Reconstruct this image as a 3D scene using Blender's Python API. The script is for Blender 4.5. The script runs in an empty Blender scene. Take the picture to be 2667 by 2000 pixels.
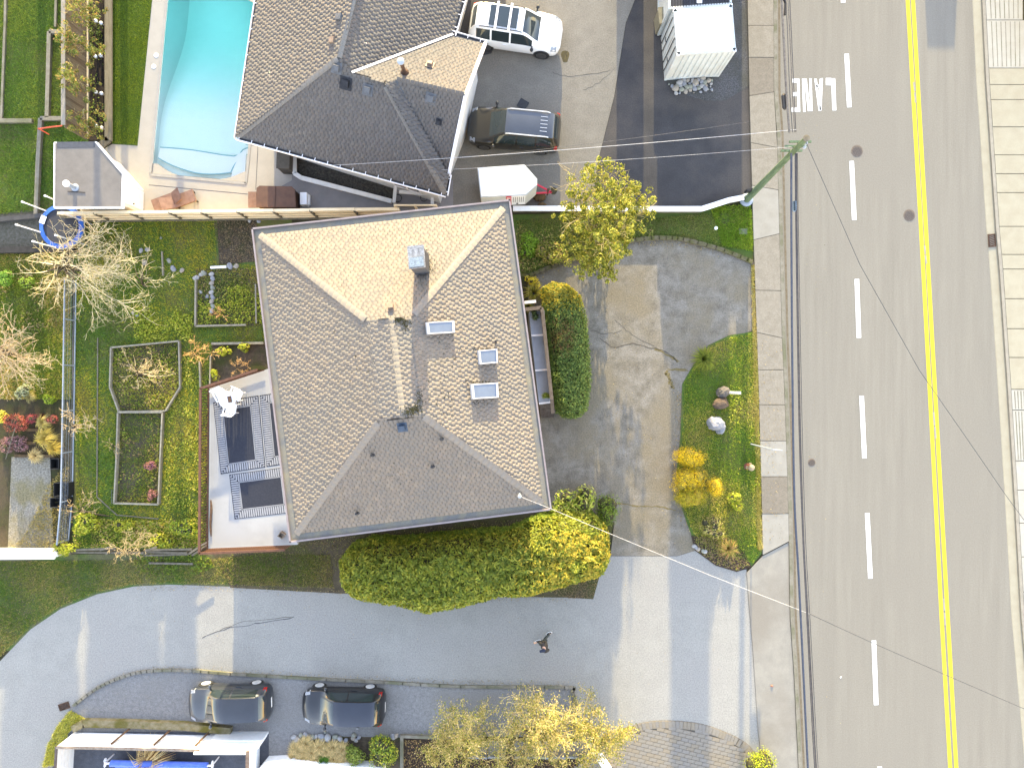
import bpy, math, random
import numpy as np
from mathutils import Vector, Matrix
random.seed(7)
R = math.radians
C = bpy.context.scene.collection
SC = bpy.context.scene

# ------------------------------------------------------------------ camera, sky, sun, exposure
H = 35.0            # camera height in metres
S = 50.0            # photo pixels per metre on the ground
CX, CY = 1333.5, 1000.0
cam = bpy.data.cameras.new('camera')
cam.sensor_width = 36.0
cam.lens = 36.0 / (2 * (CX / S) / H)
cam.clip_end = 500
co = bpy.data.objects.new('camera', cam)
co.location = (0, 0, H)
C.objects.link(co)
SC.camera = co

SUN_EL, SUN_STRENGTH, SKY_STRENGTH, EXPOSURE = 10.5, 2.0, 0.15, 3.2
w = bpy.data.worlds.new('World')
SC.world = w
w.use_nodes = True
nt = w.node_tree
sky = nt.nodes.new('ShaderNodeTexSky')
sky.sky_type = 'NISHITA'
sky.sun_disc = False
sky.sun_elevation = R(SUN_EL)
sky.sun_rotation = 0.0
sky.air_density = 1.35
sky.dust_density = 0.2
sky.ozone_density = 0.8
bg = nt.nodes['Background']
wb = nt.nodes.new('ShaderNodeMix')          # the camera's warm white balance, applied evenly to the whole sky
wb.data_type = 'RGBA'; wb.blend_type = 'MULTIPLY'; wb.inputs[0].default_value = 1.0
wb.inputs[7].default_value = (1.20, 1.0, 1.05, 1.0)
nt.links.new(sky.outputs[0], wb.inputs[6])
nt.links.new(wb.outputs[2], bg.inputs[0])
bg.inputs[1].default_value = SKY_STRENGTH
sl = bpy.data.lights.new('sun', 'SUN')
sl.energy = SUN_STRENGTH
sl.angle = R(0.5)
sl.color = (1.0, 0.83, 0.46)
so = bpy.data.objects.new('sun', sl)
so.rotation_euler = (-(math.pi / 2 - R(SUN_EL)), 0, 0)
so.location = (0, 40, 30)
C.objects.link(so)
SC.view_settings.view_transform = 'Standard'
SC.view_settings.look = 'None'
SC.view_settings.gamma = 1.0
SC.view_settings.use_curve_mapping = False
SC.view_settings.exposure = EXPOSURE
SC.cycles.max_bounces = 6
SC.cycles.transparent_max_bounces = 12

# ------------------------------------------------------------------ helpers
def P(px, py, z=0.0):
    k = (H - z) / H / S
    return Vector(((px - CX) * k, (CY - py) * k, z))

def PL(pts, z=0.0):
    return [P(p[0], p[1], z) for p in pts]

def worg(o):
    v = Vector((0, 0, 0))
    while o is not None:
        v += o.location
        o = o.parent
    return v

def tag(o, label=None, cat=None, group=None, kind=None):
    if label: o['label'] = label
    if cat: o['category'] = cat
    if group: o['group'] = group
    if kind: o['kind'] = kind
    return o

def empty(name, loc, label, cat, group=None, rz=0.0):
    o = bpy.data.objects.new(name, None)
    o.location = loc
    o.rotation_euler = (0, 0, rz)
    o.empty_display_size = 0.2
    C.objects.link(o)
    return tag(o, label, cat, group)

def link(name, me, parent=None):
    o = bpy.data.objects.new(name, me)
    C.objects.link(o)
    if parent is not None:
        o.parent = parent
    return o

class MB:
    def __init__(self):
        self.v, self.f = [], []
    def add(self, vs, fs):
        b = len(self.v)
        self.v += [tuple(p) for p in vs]
        self.f += [tuple(i + b for i in f) for f in fs]
        return self
    def hexa(self, b4, t4):
        return self.add(list(b4) + list(t4), [(3, 2, 1, 0), (4, 5, 6, 7), (0, 1, 5, 4), (1, 2, 6, 5), (2, 3, 7, 6), (3, 0, 4, 7)])
    def box(self, c, s, rz=0.0):
        x, y, z = s[0] / 2, s[1] / 2, s[2] / 2
        ca, sa = math.cos(rz), math.sin(rz)
        q = [(c[0] + ca * a - sa * b, c[1] + sa * a + ca * b) for a, b in ((-x, -y), (x, -y), (x, y), (-x, y))]
        return self.hexa([(a, b, c[2] - z) for a, b in q], [(a, b, c[2] + z) for a, b in q])
    def beam(self, p, q, wd, ht, up=(0, 0, 1)):
        p, q = Vector(p), Vector(q)
        d = (q - p)
        if d.length < 1e-6: return self
        d.normalize()
        u = Vector(up)
        if abs(d.dot(u)) > 0.98: u = Vector((0, 1, 0))
        s = d.cross(u).normalized()
        t = s.cross(d).normalized()
        a, b = s * wd / 2, t * ht / 2
        return self.hexa([p - a - b, p + a - b, q + a - b, q - a - b], [p - a + b, p + a + b, q + a + b, q - a + b])
    def tube(self, pts, r, n=6, caps=True):
        pts = [Vector(p) for p in pts]
        m = len(pts)
        rs = r if isinstance(r, (list, tuple)) else [r] * m
        base = len(self.v)
        prev = None
        for i, p in enumerate(pts):
            d = (pts[min(i + 1, m - 1)] - pts[max(i - 1, 0)])
            d = d.normalized() if d.length > 1e-9 else Vector((0, 0, 1))
            if prev is None:
                u = Vector((0, 0, 1)) if abs(d.z) < 0.9 else Vector((1, 0, 0))
                s = d.cross(u).normalized()
            else:
                s = prev - d * prev.dot(d)
                s = s.normalized() if s.length > 1e-6 else d.orthogonal().normalized()
            prev = s
            t = d.cross(s)
            for k in range(n):
                a = 2 * math.pi * k / n
                self.v.append(tuple(p + (s * math.cos(a) + t * math.sin(a)) * rs[i]))
        for i in range(m - 1):
            for k in range(n):
                k2 = (k + 1) % n
                self.f.append((base + i * n + k, base + i * n + k2, base + (i + 1) * n + k2, base + (i + 1) * n + k))
        if caps:
            self.f.append(tuple(base + k for k in range(n))[::-1])
            self.f.append(tuple(base + (m - 1) * n + k for k in range(n)))
        return self
    def prism(self, poly, z0, z1, bottom=True):
        n = len(poly)
        ar = sum(poly[i][0] * poly[(i + 1) % n][1] - poly[(i + 1) % n][0] * poly[i][1] for i in range(n))
        if ar < 0: poly = list(poly)[::-1]
        vs = [(p[0], p[1], z0) for p in poly] + [(p[0], p[1], z1) for p in poly]
        fs = [tuple(range(n, 2 * n))] + [(i, (i + 1) % n, n + (i + 1) % n, n + i) for i in range(n)]
        if bottom: fs.append(tuple(range(n))[::-1])
        return self.add(vs, fs)
    def sheet(self, poly, z=None):
        n = len(poly)
        ar = sum(poly[i][0] * poly[(i + 1) % n][1] - poly[(i + 1) % n][0] * poly[i][1] for i in range(n))
        if ar < 0: poly = list(poly)[::-1]
        return self.add([(p[0], p[1], p[2] if z is None else z) for p in poly], [tuple(range(n))])
    def strip(self, a, b):
        n = len(a)
        return self.add(list(a) + list(b), [(i, i + 1, n + i + 1, n + i) for i in range(n - 1)])
    def lathe(self, c, prof, n=16, axis='z'):
        base = len(self.v)
        for r, z in prof:
            for k in range(n):
                a = 2 * math.pi * k / n
                x, y = r * math.cos(a), r * math.sin(a)
                if axis == 'z': q = (c[0] + x, c[1] + y, c[2] + z)
                elif axis == 'y': q = (c[0] + x, c[1] + z, c[2] + y)
                else: q = (c[0] + z, c[1] + x, c[2] + y)
                self.v.append(q)
        m = len(prof)
        for i in range(m - 1):
            for k in range(n):
                k2 = (k + 1) % n
                self.f.append((base + i * n + k, base + i * n + k2, base + (i + 1) * n + k2, base + (i + 1) * n + k))
        self.f.append(tuple(base + k for k in range(n))[::-1])
        self.f.append(tuple(base + (m - 1) * n + k for k in range(n)))
        return self
    def ball(self, c, r, nu=12, nv=8):
        rx, ry, rz = r if isinstance(r, (tuple, list)) else (r, r, r)
        prof = [(math.sin(math.pi * (i + .001) / (nv + .002)), -math.cos(math.pi * i / nv)) for i in range(nv + 1)]
        base = len(self.v)
        self.lathe((0, 0, 0), prof, nu)
        for i in range(base, len(self.v)):
            x, y, z = self.v[i]
            self.v[i] = (c[0] + x * rx, c[1] + y * ry, c[2] + z * rz)
        return self
    def mesh(self, name, mat, off=(0, 0, 0), smooth=False):
        me = bpy.data.meshes.new(name)
        vs = self.v if tuple(off) == (0, 0, 0) else [(x - off[0], y - off[1], z - off[2]) for x, y, z in self.v]
        me.from_pydata(vs, [], self.f)
        me.materials.append(mat)
        if smooth: me.shade_smooth()
        return me
    def build(self, name, mat, parent=None, smooth=False, local=False):
        off = worg(parent) if (parent is not None and not local) else (0, 0, 0)
        return link(name, self.mesh(name, mat, off, smooth), parent)

def thing(name, mb, mat, label, cat, group=None, smooth=False, base=None):
    """one mesh = one thing, its origin at its base"""
    if base is None:
        a = np.array(mb.v)
        base = Vector(((a[:, 0].min() + a[:, 0].max()) / 2, (a[:, 1].min() + a[:, 1].max()) / 2, a[:, 2].min()))
    o = link(name, mb.mesh(name, mat, base, smooth))
    o.location = base
    return tag(o, label, cat, group)

def struct(name, mb, mat, smooth=False, label=None):
    o = mb.build(name, mat, None, smooth)
    return tag(o, label, None, None, 'structure')

def npmesh(name, verts, faces, mat, cols=None, smooth=False):
    """fast mesh from numpy arrays; faces is (n, 3|4); cols is per vertex rgb"""
    me = bpy.data.meshes.new(name)
    verts = np.ascontiguousarray(verts, dtype=np.float32)
    faces = np.ascontiguousarray(faces, dtype=np.int32)
    n, k = faces.shape
    me.vertices.add(len(verts)); me.vertices.foreach_set('co', verts.ravel())
    me.loops.add(n * k); me.loops.foreach_set('vertex_index', faces.ravel())
    me.polygons.add(n)
    me.polygons.foreach_set('loop_start', np.arange(0, n * k, k, dtype=np.int32))
    me.polygons.foreach_set('loop_total', np.full(n, k, dtype=np.int32))
    me.update(calc_edges=True)
    if cols is not None:
        ca = me.color_attributes.new('tint', 'FLOAT_COLOR', 'POINT')
        c4 = np.ones((len(verts), 4), dtype=np.float32); c4[:, :3] = cols
        ca.data.foreach_set('color', c4.ravel())
    me.materials.append(mat)
    if smooth: me.shade_smooth()
    return me

# ------------------------------------------------------------------ materials
def lin(r, g=None, b=None):
    if g is None: g = b = r
    f = lambda c: (c / 255 / 12.92) if c / 255 <= 0.04045 else ((c / 255 + 0.055) / 1.055) ** 2.4
    return (f(r), f(g), f(b))

def alb(r, g, b, gain=2.75):
    """surface colour that reads as this sRGB value in the photograph's sunlight"""
    return tuple(min(0.9, c / gain) for c in lin(r, g, b))

def newmat(name):
    m = bpy.data.materials.new(name)
    m.use_nodes = True
    return m, m.node_tree, m.node_tree.nodes['Principled BSDF']

def noise(nt, vec, scale, detail=4, rough=0.6):
    n = nt.nodes.new('ShaderNodeTexNoise')
    n.inputs['Scale'].default_value = scale
    n.inputs['Detail'].default_value = detail
    n.inputs['Roughness'].default_value = rough
    if vec is not None: nt.links.new(vec, n.inputs['Vector'])
    return n.outputs['Fac']

def ramp(nt, fac, lo, hi, c0=0.0, c1=1.0):
    n = nt.nodes.new('ShaderNodeMapRange')
    n.inputs[1].default_value, n.inputs[2].default_value = lo, hi
    n.inputs[3].default_value, n.inputs[4].default_value = c0, c1
    nt.links.new(fac, n.inputs[0])
    return n.outputs[0]

def mixc(nt, fac, a, b, mode='MIX'):
    n = nt.nodes.new('ShaderNodeMix')
    n.data_type = 'RGBA'; n.blend_type = mode
    for sock, val in ((n.inputs[0], fac), (n.inputs[6], a), (n.inputs[7], b)):
        if isinstance(val, bpy.types.NodeSocket): nt.links.new(val, sock)
        elif isinstance(val, (int, float)): sock.default_value = val
        else: sock.default_value = (*val, 1.0)
    return n.outputs[2]

def M(name, col, col2=None, scale=3.0, speck=0.25, sscale=60.0, rough=0.85, bump=0.0, metal=0.0, coat=0.0,
      stretch=None, rot=0.0, col3=None, scale3=0.4, tint=False, spec=0.3):
    """layered procedural: base colour, blotches of col2, large patches of col3, fine speckle, optional bump"""
    m, nt, b = newmat(name)
    tc = nt.nodes.new('ShaderNodeTexCoord')
    vec = tc.outputs['Object']
    v2 = vec
    if stretch:
        mp = nt.nodes.new('ShaderNodeMapping')
        mp.inputs['Scale'].default_value = stretch
        mp.inputs['Rotation'].default_value = (0, 0, rot)
        nt.links.new(vec, mp.inputs['Vector'])
        v2 = mp.outputs['Vector']
    out = col
    if tint:
        at = nt.nodes.new('ShaderNodeAttribute'); at.attribute_name = 'tint'
        out = mixc(nt, 1.0, col, at.outputs['Color'], 'MULTIPLY')
    if col2 is not None:
        out = mixc(nt, ramp(nt, noise(nt, v2, scale, 5, 0.65), 0.38, 0.66), out, col2)
    if col3 is not None:
        out = mixc(nt, ramp(nt, noise(nt, vec, scale3, 4, 0.6), 0.45, 0.62), out, col3)
    if speck > 0:
        s = ramp(nt, noise(nt, vec, sscale, 3, 0.8), 0.25, 0.75, 1 - speck, 1 + speck)
        cc = nt.nodes.new('ShaderNodeCombineColor')
        for i in range(3): nt.links.new(s, cc.inputs[i])
        out = mixc(nt, 1.0, out, cc.outputs[0], 'MULTIPLY')
    if isinstance(out, bpy.types.NodeSocket): nt.links.new(out, b.inputs['Base Color'])
    else: b.inputs['Base Color'].default_value = (*out, 1)
    b.inputs['Roughness'].default_value = rough
    b.inputs['Metallic'].default_value = metal
    b.inputs['Coat Weight'].default_value = coat
    b.inputs['Coat Roughness'].default_value = 0.04
    b.inputs['Specular IOR Level'].default_value = spec
    if bump > 0:
        bp = nt.nodes.new('ShaderNodeBump')
        bp.inputs['Strength'].default_value = min(1.0, bump)
        bp.inputs['Distance'].default_value = 0.02
        nt.links.new(noise(nt, vec, sscale * 0.6, 4, 0.7), bp.inputs['Height'])
        nt.links.new(bp.outputs[0], b.inputs['Normal'])
    return m

def leafmat(name, translucent=0.38, rough=0.55):
    m, nt, b = newmat(name)
    at = nt.nodes.new('ShaderNodeAttribute'); at.attribute_name = 'tint'
    gain_ = mixc(nt, 1.0, at.outputs['Color'], (1.48, 1.38, 1.02), 'MULTIPLY')
    nt.links.new(gain_, b.inputs['Base Color'])
    b.inputs['Roughness'].default_value = rough
    b.inputs['Specular IOR Level'].default_value = 0.25
    if translucent > 0:
        tr = nt.nodes.new('ShaderNodeBsdfTranslucent')
        nt.links.new(gain_, tr.inputs['Color'])
        mx = nt.nodes.new('ShaderNodeMixShader')
        mx.inputs[0].default_value = translucent
        nt.links.new(b.outputs[0], mx.inputs[1]); nt.links.new(tr.outputs[0], mx.inputs[2])
        nt.links.new(mx.outputs[0], nt.nodes['Material Output'].inputs['Surface'])
    return m

LEAF = leafmat('leaf')
TWIG = leafmat('twig', 0.0, 0.9)
road_m = M('road_asphalt', alb(188, 180, 164), alb(176, 168, 153), 2.2, 0.16, 15, 0.9, 0.25, stretch=(1, 0.05, 1), rot=R(-3), col3=alb(181, 173, 158), scale3=0.12)
alley_m = M('alley_asphalt', (.252, .238, .208), (.226, .212, .186), 1.2, 0.34, 15, 0.9, 0.35, col3=(.238, .222, .196), scale3=0.25)
parking_m = M('parking_asphalt', (.19, .182, .172), (.14, .134, .127), 6, 0.32, 20, 0.95, 0.7, col3=(.16, .152, .14), scale3=0.5)
drive_m = M('old_driveway', alb(192, 182, 166), alb(154, 144, 126), 1.6, 0.4, 14, 0.92, 0.5, col3=alb(176, 162, 136), scale3=0.35)
greydrive_m = M('grey_driveway', alb(186, 178, 163), alb(172, 164, 150), 1.5, 0.3, 15, 0.92, 0.45, col3=alb(172, 164, 150), scale3=0.4)
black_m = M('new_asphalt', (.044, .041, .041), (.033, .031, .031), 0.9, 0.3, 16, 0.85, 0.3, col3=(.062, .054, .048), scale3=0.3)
walk_m = M('sidewalk_concrete', alb(198, 187, 168), alb(184, 173, 154), 3, 0.22, 16, 0.9, 0.3)
walk2_m = M('sidewalk_pale', alb(214, 207, 192), alb(203, 195, 179), 2, 0.13, 40, 0.9, 0.2)
walk3_m = M('sidewalk_dark', alb(180, 168, 150), alb(168, 156, 138), 4, 0.3, 16, 0.9, 0.3)
cream_m = M('cream_concrete', alb(228, 218, 190), alb(218, 206, 178), 2, 0.1, 40, 0.9, 0.2)
kerb_m = M('kerb_concrete', alb(190, 182, 164), alb(166, 157, 136), 4, 0.25, 30, 0.9, 0.4, col3=alb(150, 148, 118), scale3=0.9)
deckc_m = M('pool_deck_concrete', alb(240, 230, 214), alb(230, 221, 206), 1.5, 0.1, 50, 0.85, 0.2)
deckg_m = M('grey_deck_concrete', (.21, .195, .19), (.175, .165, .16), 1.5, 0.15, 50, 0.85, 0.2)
soil_m = M('garden_soil', alb(128, 112, 92), alb(94, 82, 68), 5, 0.5, 24, 1.0, 0.8, col3=alb(95, 98, 52), scale3=0.7)
mulch_m = M('dark_mulch', alb(84, 72, 64), alb(60, 52, 48), 7, 0.5, 22, 1.0, 0.9)
brownmulch_m = M('brown_mulch', alb(112, 94, 78), alb(84, 68, 55), 7, 0.45, 22, 1.0, 0.9)
gravel_m = M('gravel', alb(212, 202, 180), alb(160, 152, 138), 10, 0.6, 12, 0.95, 0.9, col3=alb(176, 164, 124), scale3=0.8)
lawn_m = M('lawn_ground', (.075, .115, .02), (.05, .08, .014), 4, 0.45, 30, 1.0, 0.6, col3=(.10, .095, .03), scale3=0.5)
lawn2_m = M('smooth_lawn_ground', (.065, .10, .012), (.05, .08, .01), 1.2, 0.4, 40, 1.0, 0.6, stretch=(2.5, .2, 1))
white_m = M('white_paint', (0.78, 0.78, 0.77), (0.72, 0.71, 0.69), 4, 0.05, 30, 0.5)
marking_m = M('road_marking_white', (0.72, 0.72, 0.70), (0.60, 0.59, 0.57), 6, 0.12, 40, 0.7)
yellow_m = M('road_marking_yellow', (.44, .36, .02), (.40, .33, .025), 5, 0.1, 40, 0.7)
trim_m = M('white_trim', (0.74, 0.72, 0.72), (0.66, 0.64, 0.64), 3, 0.05, 30, 0.5)
mauve_m = M('mauve_fascia', alb(205, 190, 188), alb(190, 172, 170), 3, 0.08, 30, 0.6)
gutter_m = M('gutter_trough', (.135, .13, .12), (.20, .175, .12), 3, 0.3, 30, 0.7, 0.2, stretch=(.6, .6, 1))
siding_m = M('white_siding', (0.6, 0.59, 0.57), (0.54, 0.53, 0.51), 3, 0.06, 30, 0.7)
tansiding_m = M('tan_siding', (0.42, 0.36, 0.30), (0.36, 0.31, 0.26), 3, 0.08, 30, 0.8)
wood_m = M('weathered_wood', alb(170, 160, 140), alb(135, 124, 104), 5, 0.25, 30, 0.9, 0.3, stretch=(1, 1, .1))
cedar_m = M('pale_fence_wood', (.72, .60, .40), (.60, .48, .31), 4, 0.15, 30, 0.85, 0.2, stretch=(.3, 2, 2))
board_m = M('grey_fence_boards', alb(168, 148, 122), alb(128, 112, 92), 4, 0.2, 30, 0.9, 0.3, tint=False)
brownrail_m = M('brown_railing', alb(150, 105, 80), alb(124, 84, 64), 6, 0.15, 30, 0.7)
porchwood_m = M('porch_rail_wood', alb(160, 144, 128), alb(128, 112, 98), 6, 0.25, 30, 0.9, 0.2)
bark_m = M('bark', alb(150, 132, 104), alb(110, 96, 74), 9, 0.3, 40, 1.0, 0.5)
stone_m = M('pale_stone', (.42, .41, .40), (.30, .295, .29), 6, 0.25, 24, 0.9, 0.4)
stone2_m = M('grey_stone', alb(150, 143, 136), alb(118, 110, 104), 7, 0.3, 24, 0.9, 0.5)
brownstone_m = M('brown_stone', alb(150, 128, 108), alb(110, 92, 78), 6, 0.3, 20, 0.9, 0.6)
galv_m = M('galvanised_steel', (.28, .31, .35), (.22, .25, .29), 8, 0.1, 50, 0.5)
steel_m = M('dark_steel', alb(84, 84, 88), alb(66, 66, 70), 8, 0.2, 40, 0.5, metal=0.5)
rust_m = M('rusty_iron', alb(140, 108, 88), alb(112, 88, 74), 14, 0.35, 40, 0.8, 0.5, metal=0.2)
black_mat = M('black_plastic', (0.02, 0.02, 0.022), (0.03, 0.03, 0.03), 8, 0.1, 40, 0.45)
tyre_m = M('tyre_rubber', (0.018, 0.018, 0.018), (0.028, 0.028, 0.027), 12, 0.1, 60, 0.85)
polegreen_m = M('pole_green', alb(146, 172, 136), alb(116, 140, 106), 8, 0.2, 40, 0.9, 0.3, stretch=(1, 1, .2))
# ------------------------------------------------------------------ ground sheets
def lerpx(line, y):
    """x of a polyline [(x, y), ...] (y ascending) at photo row y"""
    for (x0, y0), (x1, y1) in zip(line, line[1:]):
        if y <= y1: return x0 + (x1 - x0) * (y - y0) / (y1 - y0)
    return line[-1][0]

POOL = [(448, -130), (700, -130), (637.5, 475), (394, 452)]
pw = PL(POOL)
gb = MB()
outer = [(-120, 120), (120, 120), (120, -120), (-120, -120)]
for i in range(4):
    j = (i + 1) % 4
    gb.sheet([(*outer[i], -0.03), (*outer[j], -0.03), (pw[j].x, pw[j].y, -0.03), (pw[i].x, pw[i].y, -0.03)])
struct('ground', gb, M('rough_ground', alb(92, 96, 50), alb(84, 72, 52), 2.5, 0.5, 26, 1.0, 0.8, col3=alb(112, 98, 76), scale3=0.35))

def sheet(name, px, z, mat):
    return struct(name, MB().prism(PL(px, z), z - 0.02, z), mat)

# lawns and beds on the left
sheet('lawn', [(-150, -130), (168, -130), (230, 0), (230, 366), (145, 560), (0, 566), (-150, 566)], -0.004, lawn_m)
sheet('lawn', [(150, 566), (600, 560), (760, 560), (760, 1000), (600, 960), (540, 980), (528, 1430), (190, 1430), (196, 700)], -0.006, lawn_m)
sheet('lawn', [(-150, 640), (188, 640), (186, 1040), (-150, 1040)], -0.005, lawn_m)
sheet('grass_verge', [(-150, 1445), (900, 1440), (900, 1560), (-150, 1720)], -0.008, M('verge_ground', (.11, .105, .045), (.08, .075, .04), 3, 0.5, 20, 1.0, 0.6, col3=(.06, .095, .02), scale3=0.6))
sheet('lawn', [(1330, 560), (1945, 540), (1962, 560), (1962, 680), (1887, 652), (1797, 627), (1735, 619), (1656, 625), (1489, 677), (1377, 720), (1340, 720)], -0.005, lawn_m)
sheet('smooth_lawn', [(292, -130), (409, -130), (358, 380), (292, 375)], 0.03, lawn2_m)
sheet('planting_bed', [(231, -130), (273, -130), (273, 366), (231, 366)], 0.02, mulch_m)
sheet('gravel_path', [(-150, 572), (150, 540), (240, 560), (240, 640), (-150, 648)], 0.0, M('dusty_gravel', alb(150, 140, 125), alb(110, 108, 84), 7, 0.4, 24, 0.95, 0.8))
sheet('gravel_path', [(30, 1190), (130, 1190), (140, 1430), (20, 1435)], 0.0, gravel_m)
sheet('garden_soil', [(565, 565), (665, 565), (680, 680), (570, 690)], 0.004, soil_m)
sheet('garden_soil', [(288, 905), (465, 890), (468, 1008), (430, 1070), (308, 1072), (285, 1010)], 0.01, soil_m)
sheet('garden_soil', [(308, 1074), (422, 1074), (412, 1314), (300, 1310)], 0.01, soil_m)
sheet('garden_soil', [(552, 895), (700, 890), (700, 960), (545, 1010)], 0.01, soil_m)
sheet('garden_soil', [(510, 700), (700, 700), (700, 848), (510, 848)], 0.01, soil_m)
sheet('house_side_soil', [(545, 1425), (1440, 1330), (1600, 1360), (1545, 1560), (1480, 1556), (880, 1545), (600, 1530)], 0.001, M('side_soil', alb(136, 120, 92), alb(104, 92, 72), 4, 0.5, 18, 1.0, 0.8, col3=alb(112, 114, 62), scale3=0.5))
sheet('grass_island', [(1936, 868), (1900, 873), (1845, 899), (1800, 960), (1777, 1000), (1772, 1141), (1762, 1230), (1777, 1328), (1800, 1390), (1811, 1433), (1863, 1470), (1919, 1487), (1957, 1474), (1985, 1440), (1976, 1000), (1968, 862)], 0.03, lawn_m)
sheet('mulch_bed', [(1800, 1395), (1811, 1433), (1863, 1472), (1919, 1489), (1957, 1475), (1940, 1440), (1900, 1400)], 0.045, brownmulch_m)

# pool deck (around the pool, not over it)
sheet('pool_deck', [(409, -130), (448, -130), (394, 452), (357, 470), (358, 380)], 0.02, deckc_m)
sheet('pool_deck', [(292, 376), (358, 380), (394, 452), (637.5, 475), (735, 482), (735, 552), (150, 556), (150, 420), (250, 400)], 0.021, deckc_m)
sheet('pool_deck', [(700, -130), (800, -130), (760, 470), (735, 484), (637.5, 475)], 0.019, deckc_m)
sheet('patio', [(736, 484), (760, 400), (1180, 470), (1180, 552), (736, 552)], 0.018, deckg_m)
jt = MB()
for a, b in (((672, 378), (666, 495)), ((388, 482), (645, 506)), ((640, 378), (672, 378))):
    jt.beam(P(*a, .024), P(*b, .024), 0.02, 0.004)
struct('deck_joint', jt, steel_m)

# north-east driveways
sheet('grey_driveway', [(1080, -130), (1690, -130), (1654, 0), (1630, 60), (1600, 250), (1555, 430), (1543, 546), (1160, 548), (1160, 300)], 0.0, greydrive_m)
sheet('black_driveway', [(1691, -130), (1944, -130), (1949, 60), (1953, 250), (1959, 515), (1935, 516), (1830, 544), (1544, 546), (1556, 430), (1601, 250), (1631, 60), (1655, 0)], 0.0, black_m)
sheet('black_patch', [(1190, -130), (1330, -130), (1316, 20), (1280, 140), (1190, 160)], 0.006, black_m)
sheet('gravel_strip', [(1700, -130), (1946, -130), (1949, 60), (1951, 225), (1925, 240), (1890, 262), (1835, 262), (1790, 250), (1740, 222), (1735, 100)], 0.008, M('dark_gravel', alb(140, 138, 136), alb(84, 82, 84), 16, 0.6, 22, 0.95, 0.9, col3=alb(110, 108, 100), scale3=0.8))

# main road, kerbs, markings
WL = [(1943, -130), (1946, -50), (1952, 250), (1960, 530), (1967, 750), (1976, 1000), (1985, 1343), (1987, 1445)]
WR = [(2022, -130), (2024, -50), (2025, 240), (2033, 350), (2039, 600), (2046, 880), (2053, 1030), (2063, 1336), (2067, 1600), (2077, 1750), (2089, 2000), (2096, 2130)]
RR = [(2527, -130), (2534.6, 0), (2544, 199), (2571, 600), (2580, 702), (2601, 1010), (2623, 1362), (2636, 1600), (2663, 1899), (2672, 2000), (2684, 2130)]
road = [(x - 3, y) for x, y in WR] + [(x + 3, y) for x, y in RR[::-1]]
struct('road', MB().prism(PL(road, 0), -0.02, 0.0), road_m)

def ribbon(line, wd, z, dashes=None):
    mb = MB()
    pts = [P(x, y, z) for x, y in line]
    a = [p + Vector((-wd / 2, 0, 0)) for p in pts]
    b = [p + Vector((wd / 2, 0, 0)) for p in pts]
    mb.strip(b, a)
    return mb
yl = [[(2357, -130), (2364, 0), (2399, 600), (2426, 1100), (2452, 1600), (2475, 2000), (2483, 2130)],
      [(2371, -130), (2378, 0), (2412, 600), (2440, 1100), (2468, 1600), (2491, 2000), (2499, 2130)]]
roadmark = bpy.data.objects.new('road_marking', None)
C.objects.link(roadmark); tag(roadmark, None, None, None, 'structure')
for l in yl:
    mb = MB()
    pts = [P(x, y, 0.004) for x, y in l]
    mb.strip([p + Vector((.108, 0, 0)) for p in pts], [p - Vector((.108, 0, 0)) for p in pts])
    mb.build('centre_line', yellow_m, roadmark)
for (x0, y0), (x1, y1) in (((2190, -120), (2196, 8)), ((2205, 141), (2212, 280)), ((2218, 420), (2225, 573)), ((2231.6, 727), (2237, 880)),
                           ((2244, 1031), (2251.5, 1193)), ((2258.7, 1336), (2267, 1506)), ((2276, 1667), (2282, 1835)), ((2291, 1995), (2297, 2120))):
    a, b = P(x0, y0, .004), P(x1, y1, .004)
    MB().beam(a, b, 0.23, 0.003).build('lane_dash', marking_m, roadmark)
# the word LANE, painted to be read by drivers coming from the top (upside down here)
def letter(polys):
    mb = MB()
    for q in polys: mb.prism([P(x, y, .005) for x, y in q], .002, .005)
    mb.build('painted_letter', marking_m, roadmark)
letter([[(2165, 205), (2175, 205), (2178, 288), (2168, 288)], [(2151, 204), (2165, 204), (2165, 223), (2151, 222)]])
letter([[(2121, 206), (2127, 206), (2139, 289), (2132, 289)], [(2135, 206), (2143, 204), (2139.5, 288.5), (2134, 286)], [(2125, 221), (2135, 221), (2135.5, 229), (2126.5, 229)]])
letter([[(2089, 206), (2095, 206), (2098, 292), (2092, 292)], [(2108, 205), (2114, 205), (2116, 290), (2110, 290)], [(2095.2, 206), (2101, 206), (2110, 290), (2104, 290)]])
letter([[(2076, 206), (2082, 206), (2084, 292), (2078, 292)], [(2062, 206), (2075.8, 206), (2076, 216), (2062, 216)], [(2063, 241), (2076.5, 241), (2077, 251), (2063, 251)], [(2062, 281), (2077.5, 281), (2077.8, 292), (2062, 292)]])
# reflector patches between the yellow lines
for x0, y0, x1, y1 in ((2380, 215, 2383, 238), (2382.5, 241, 2385, 268), (2408, 640, 2410, 662), (2410, 665, 2412.5, 687), (2431.5, 1073, 2434, 1108), (2434.5, 1111, 2437, 1141), (2457.5, 1558, 2460, 1590), (2460, 1595, 2462, 1628)):
    MB().beam(P(x0, y0, .006), P(x1, y1, .006), 0.09, 0.006).build('lane_reflector', walk2_m, roadmark)

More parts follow.
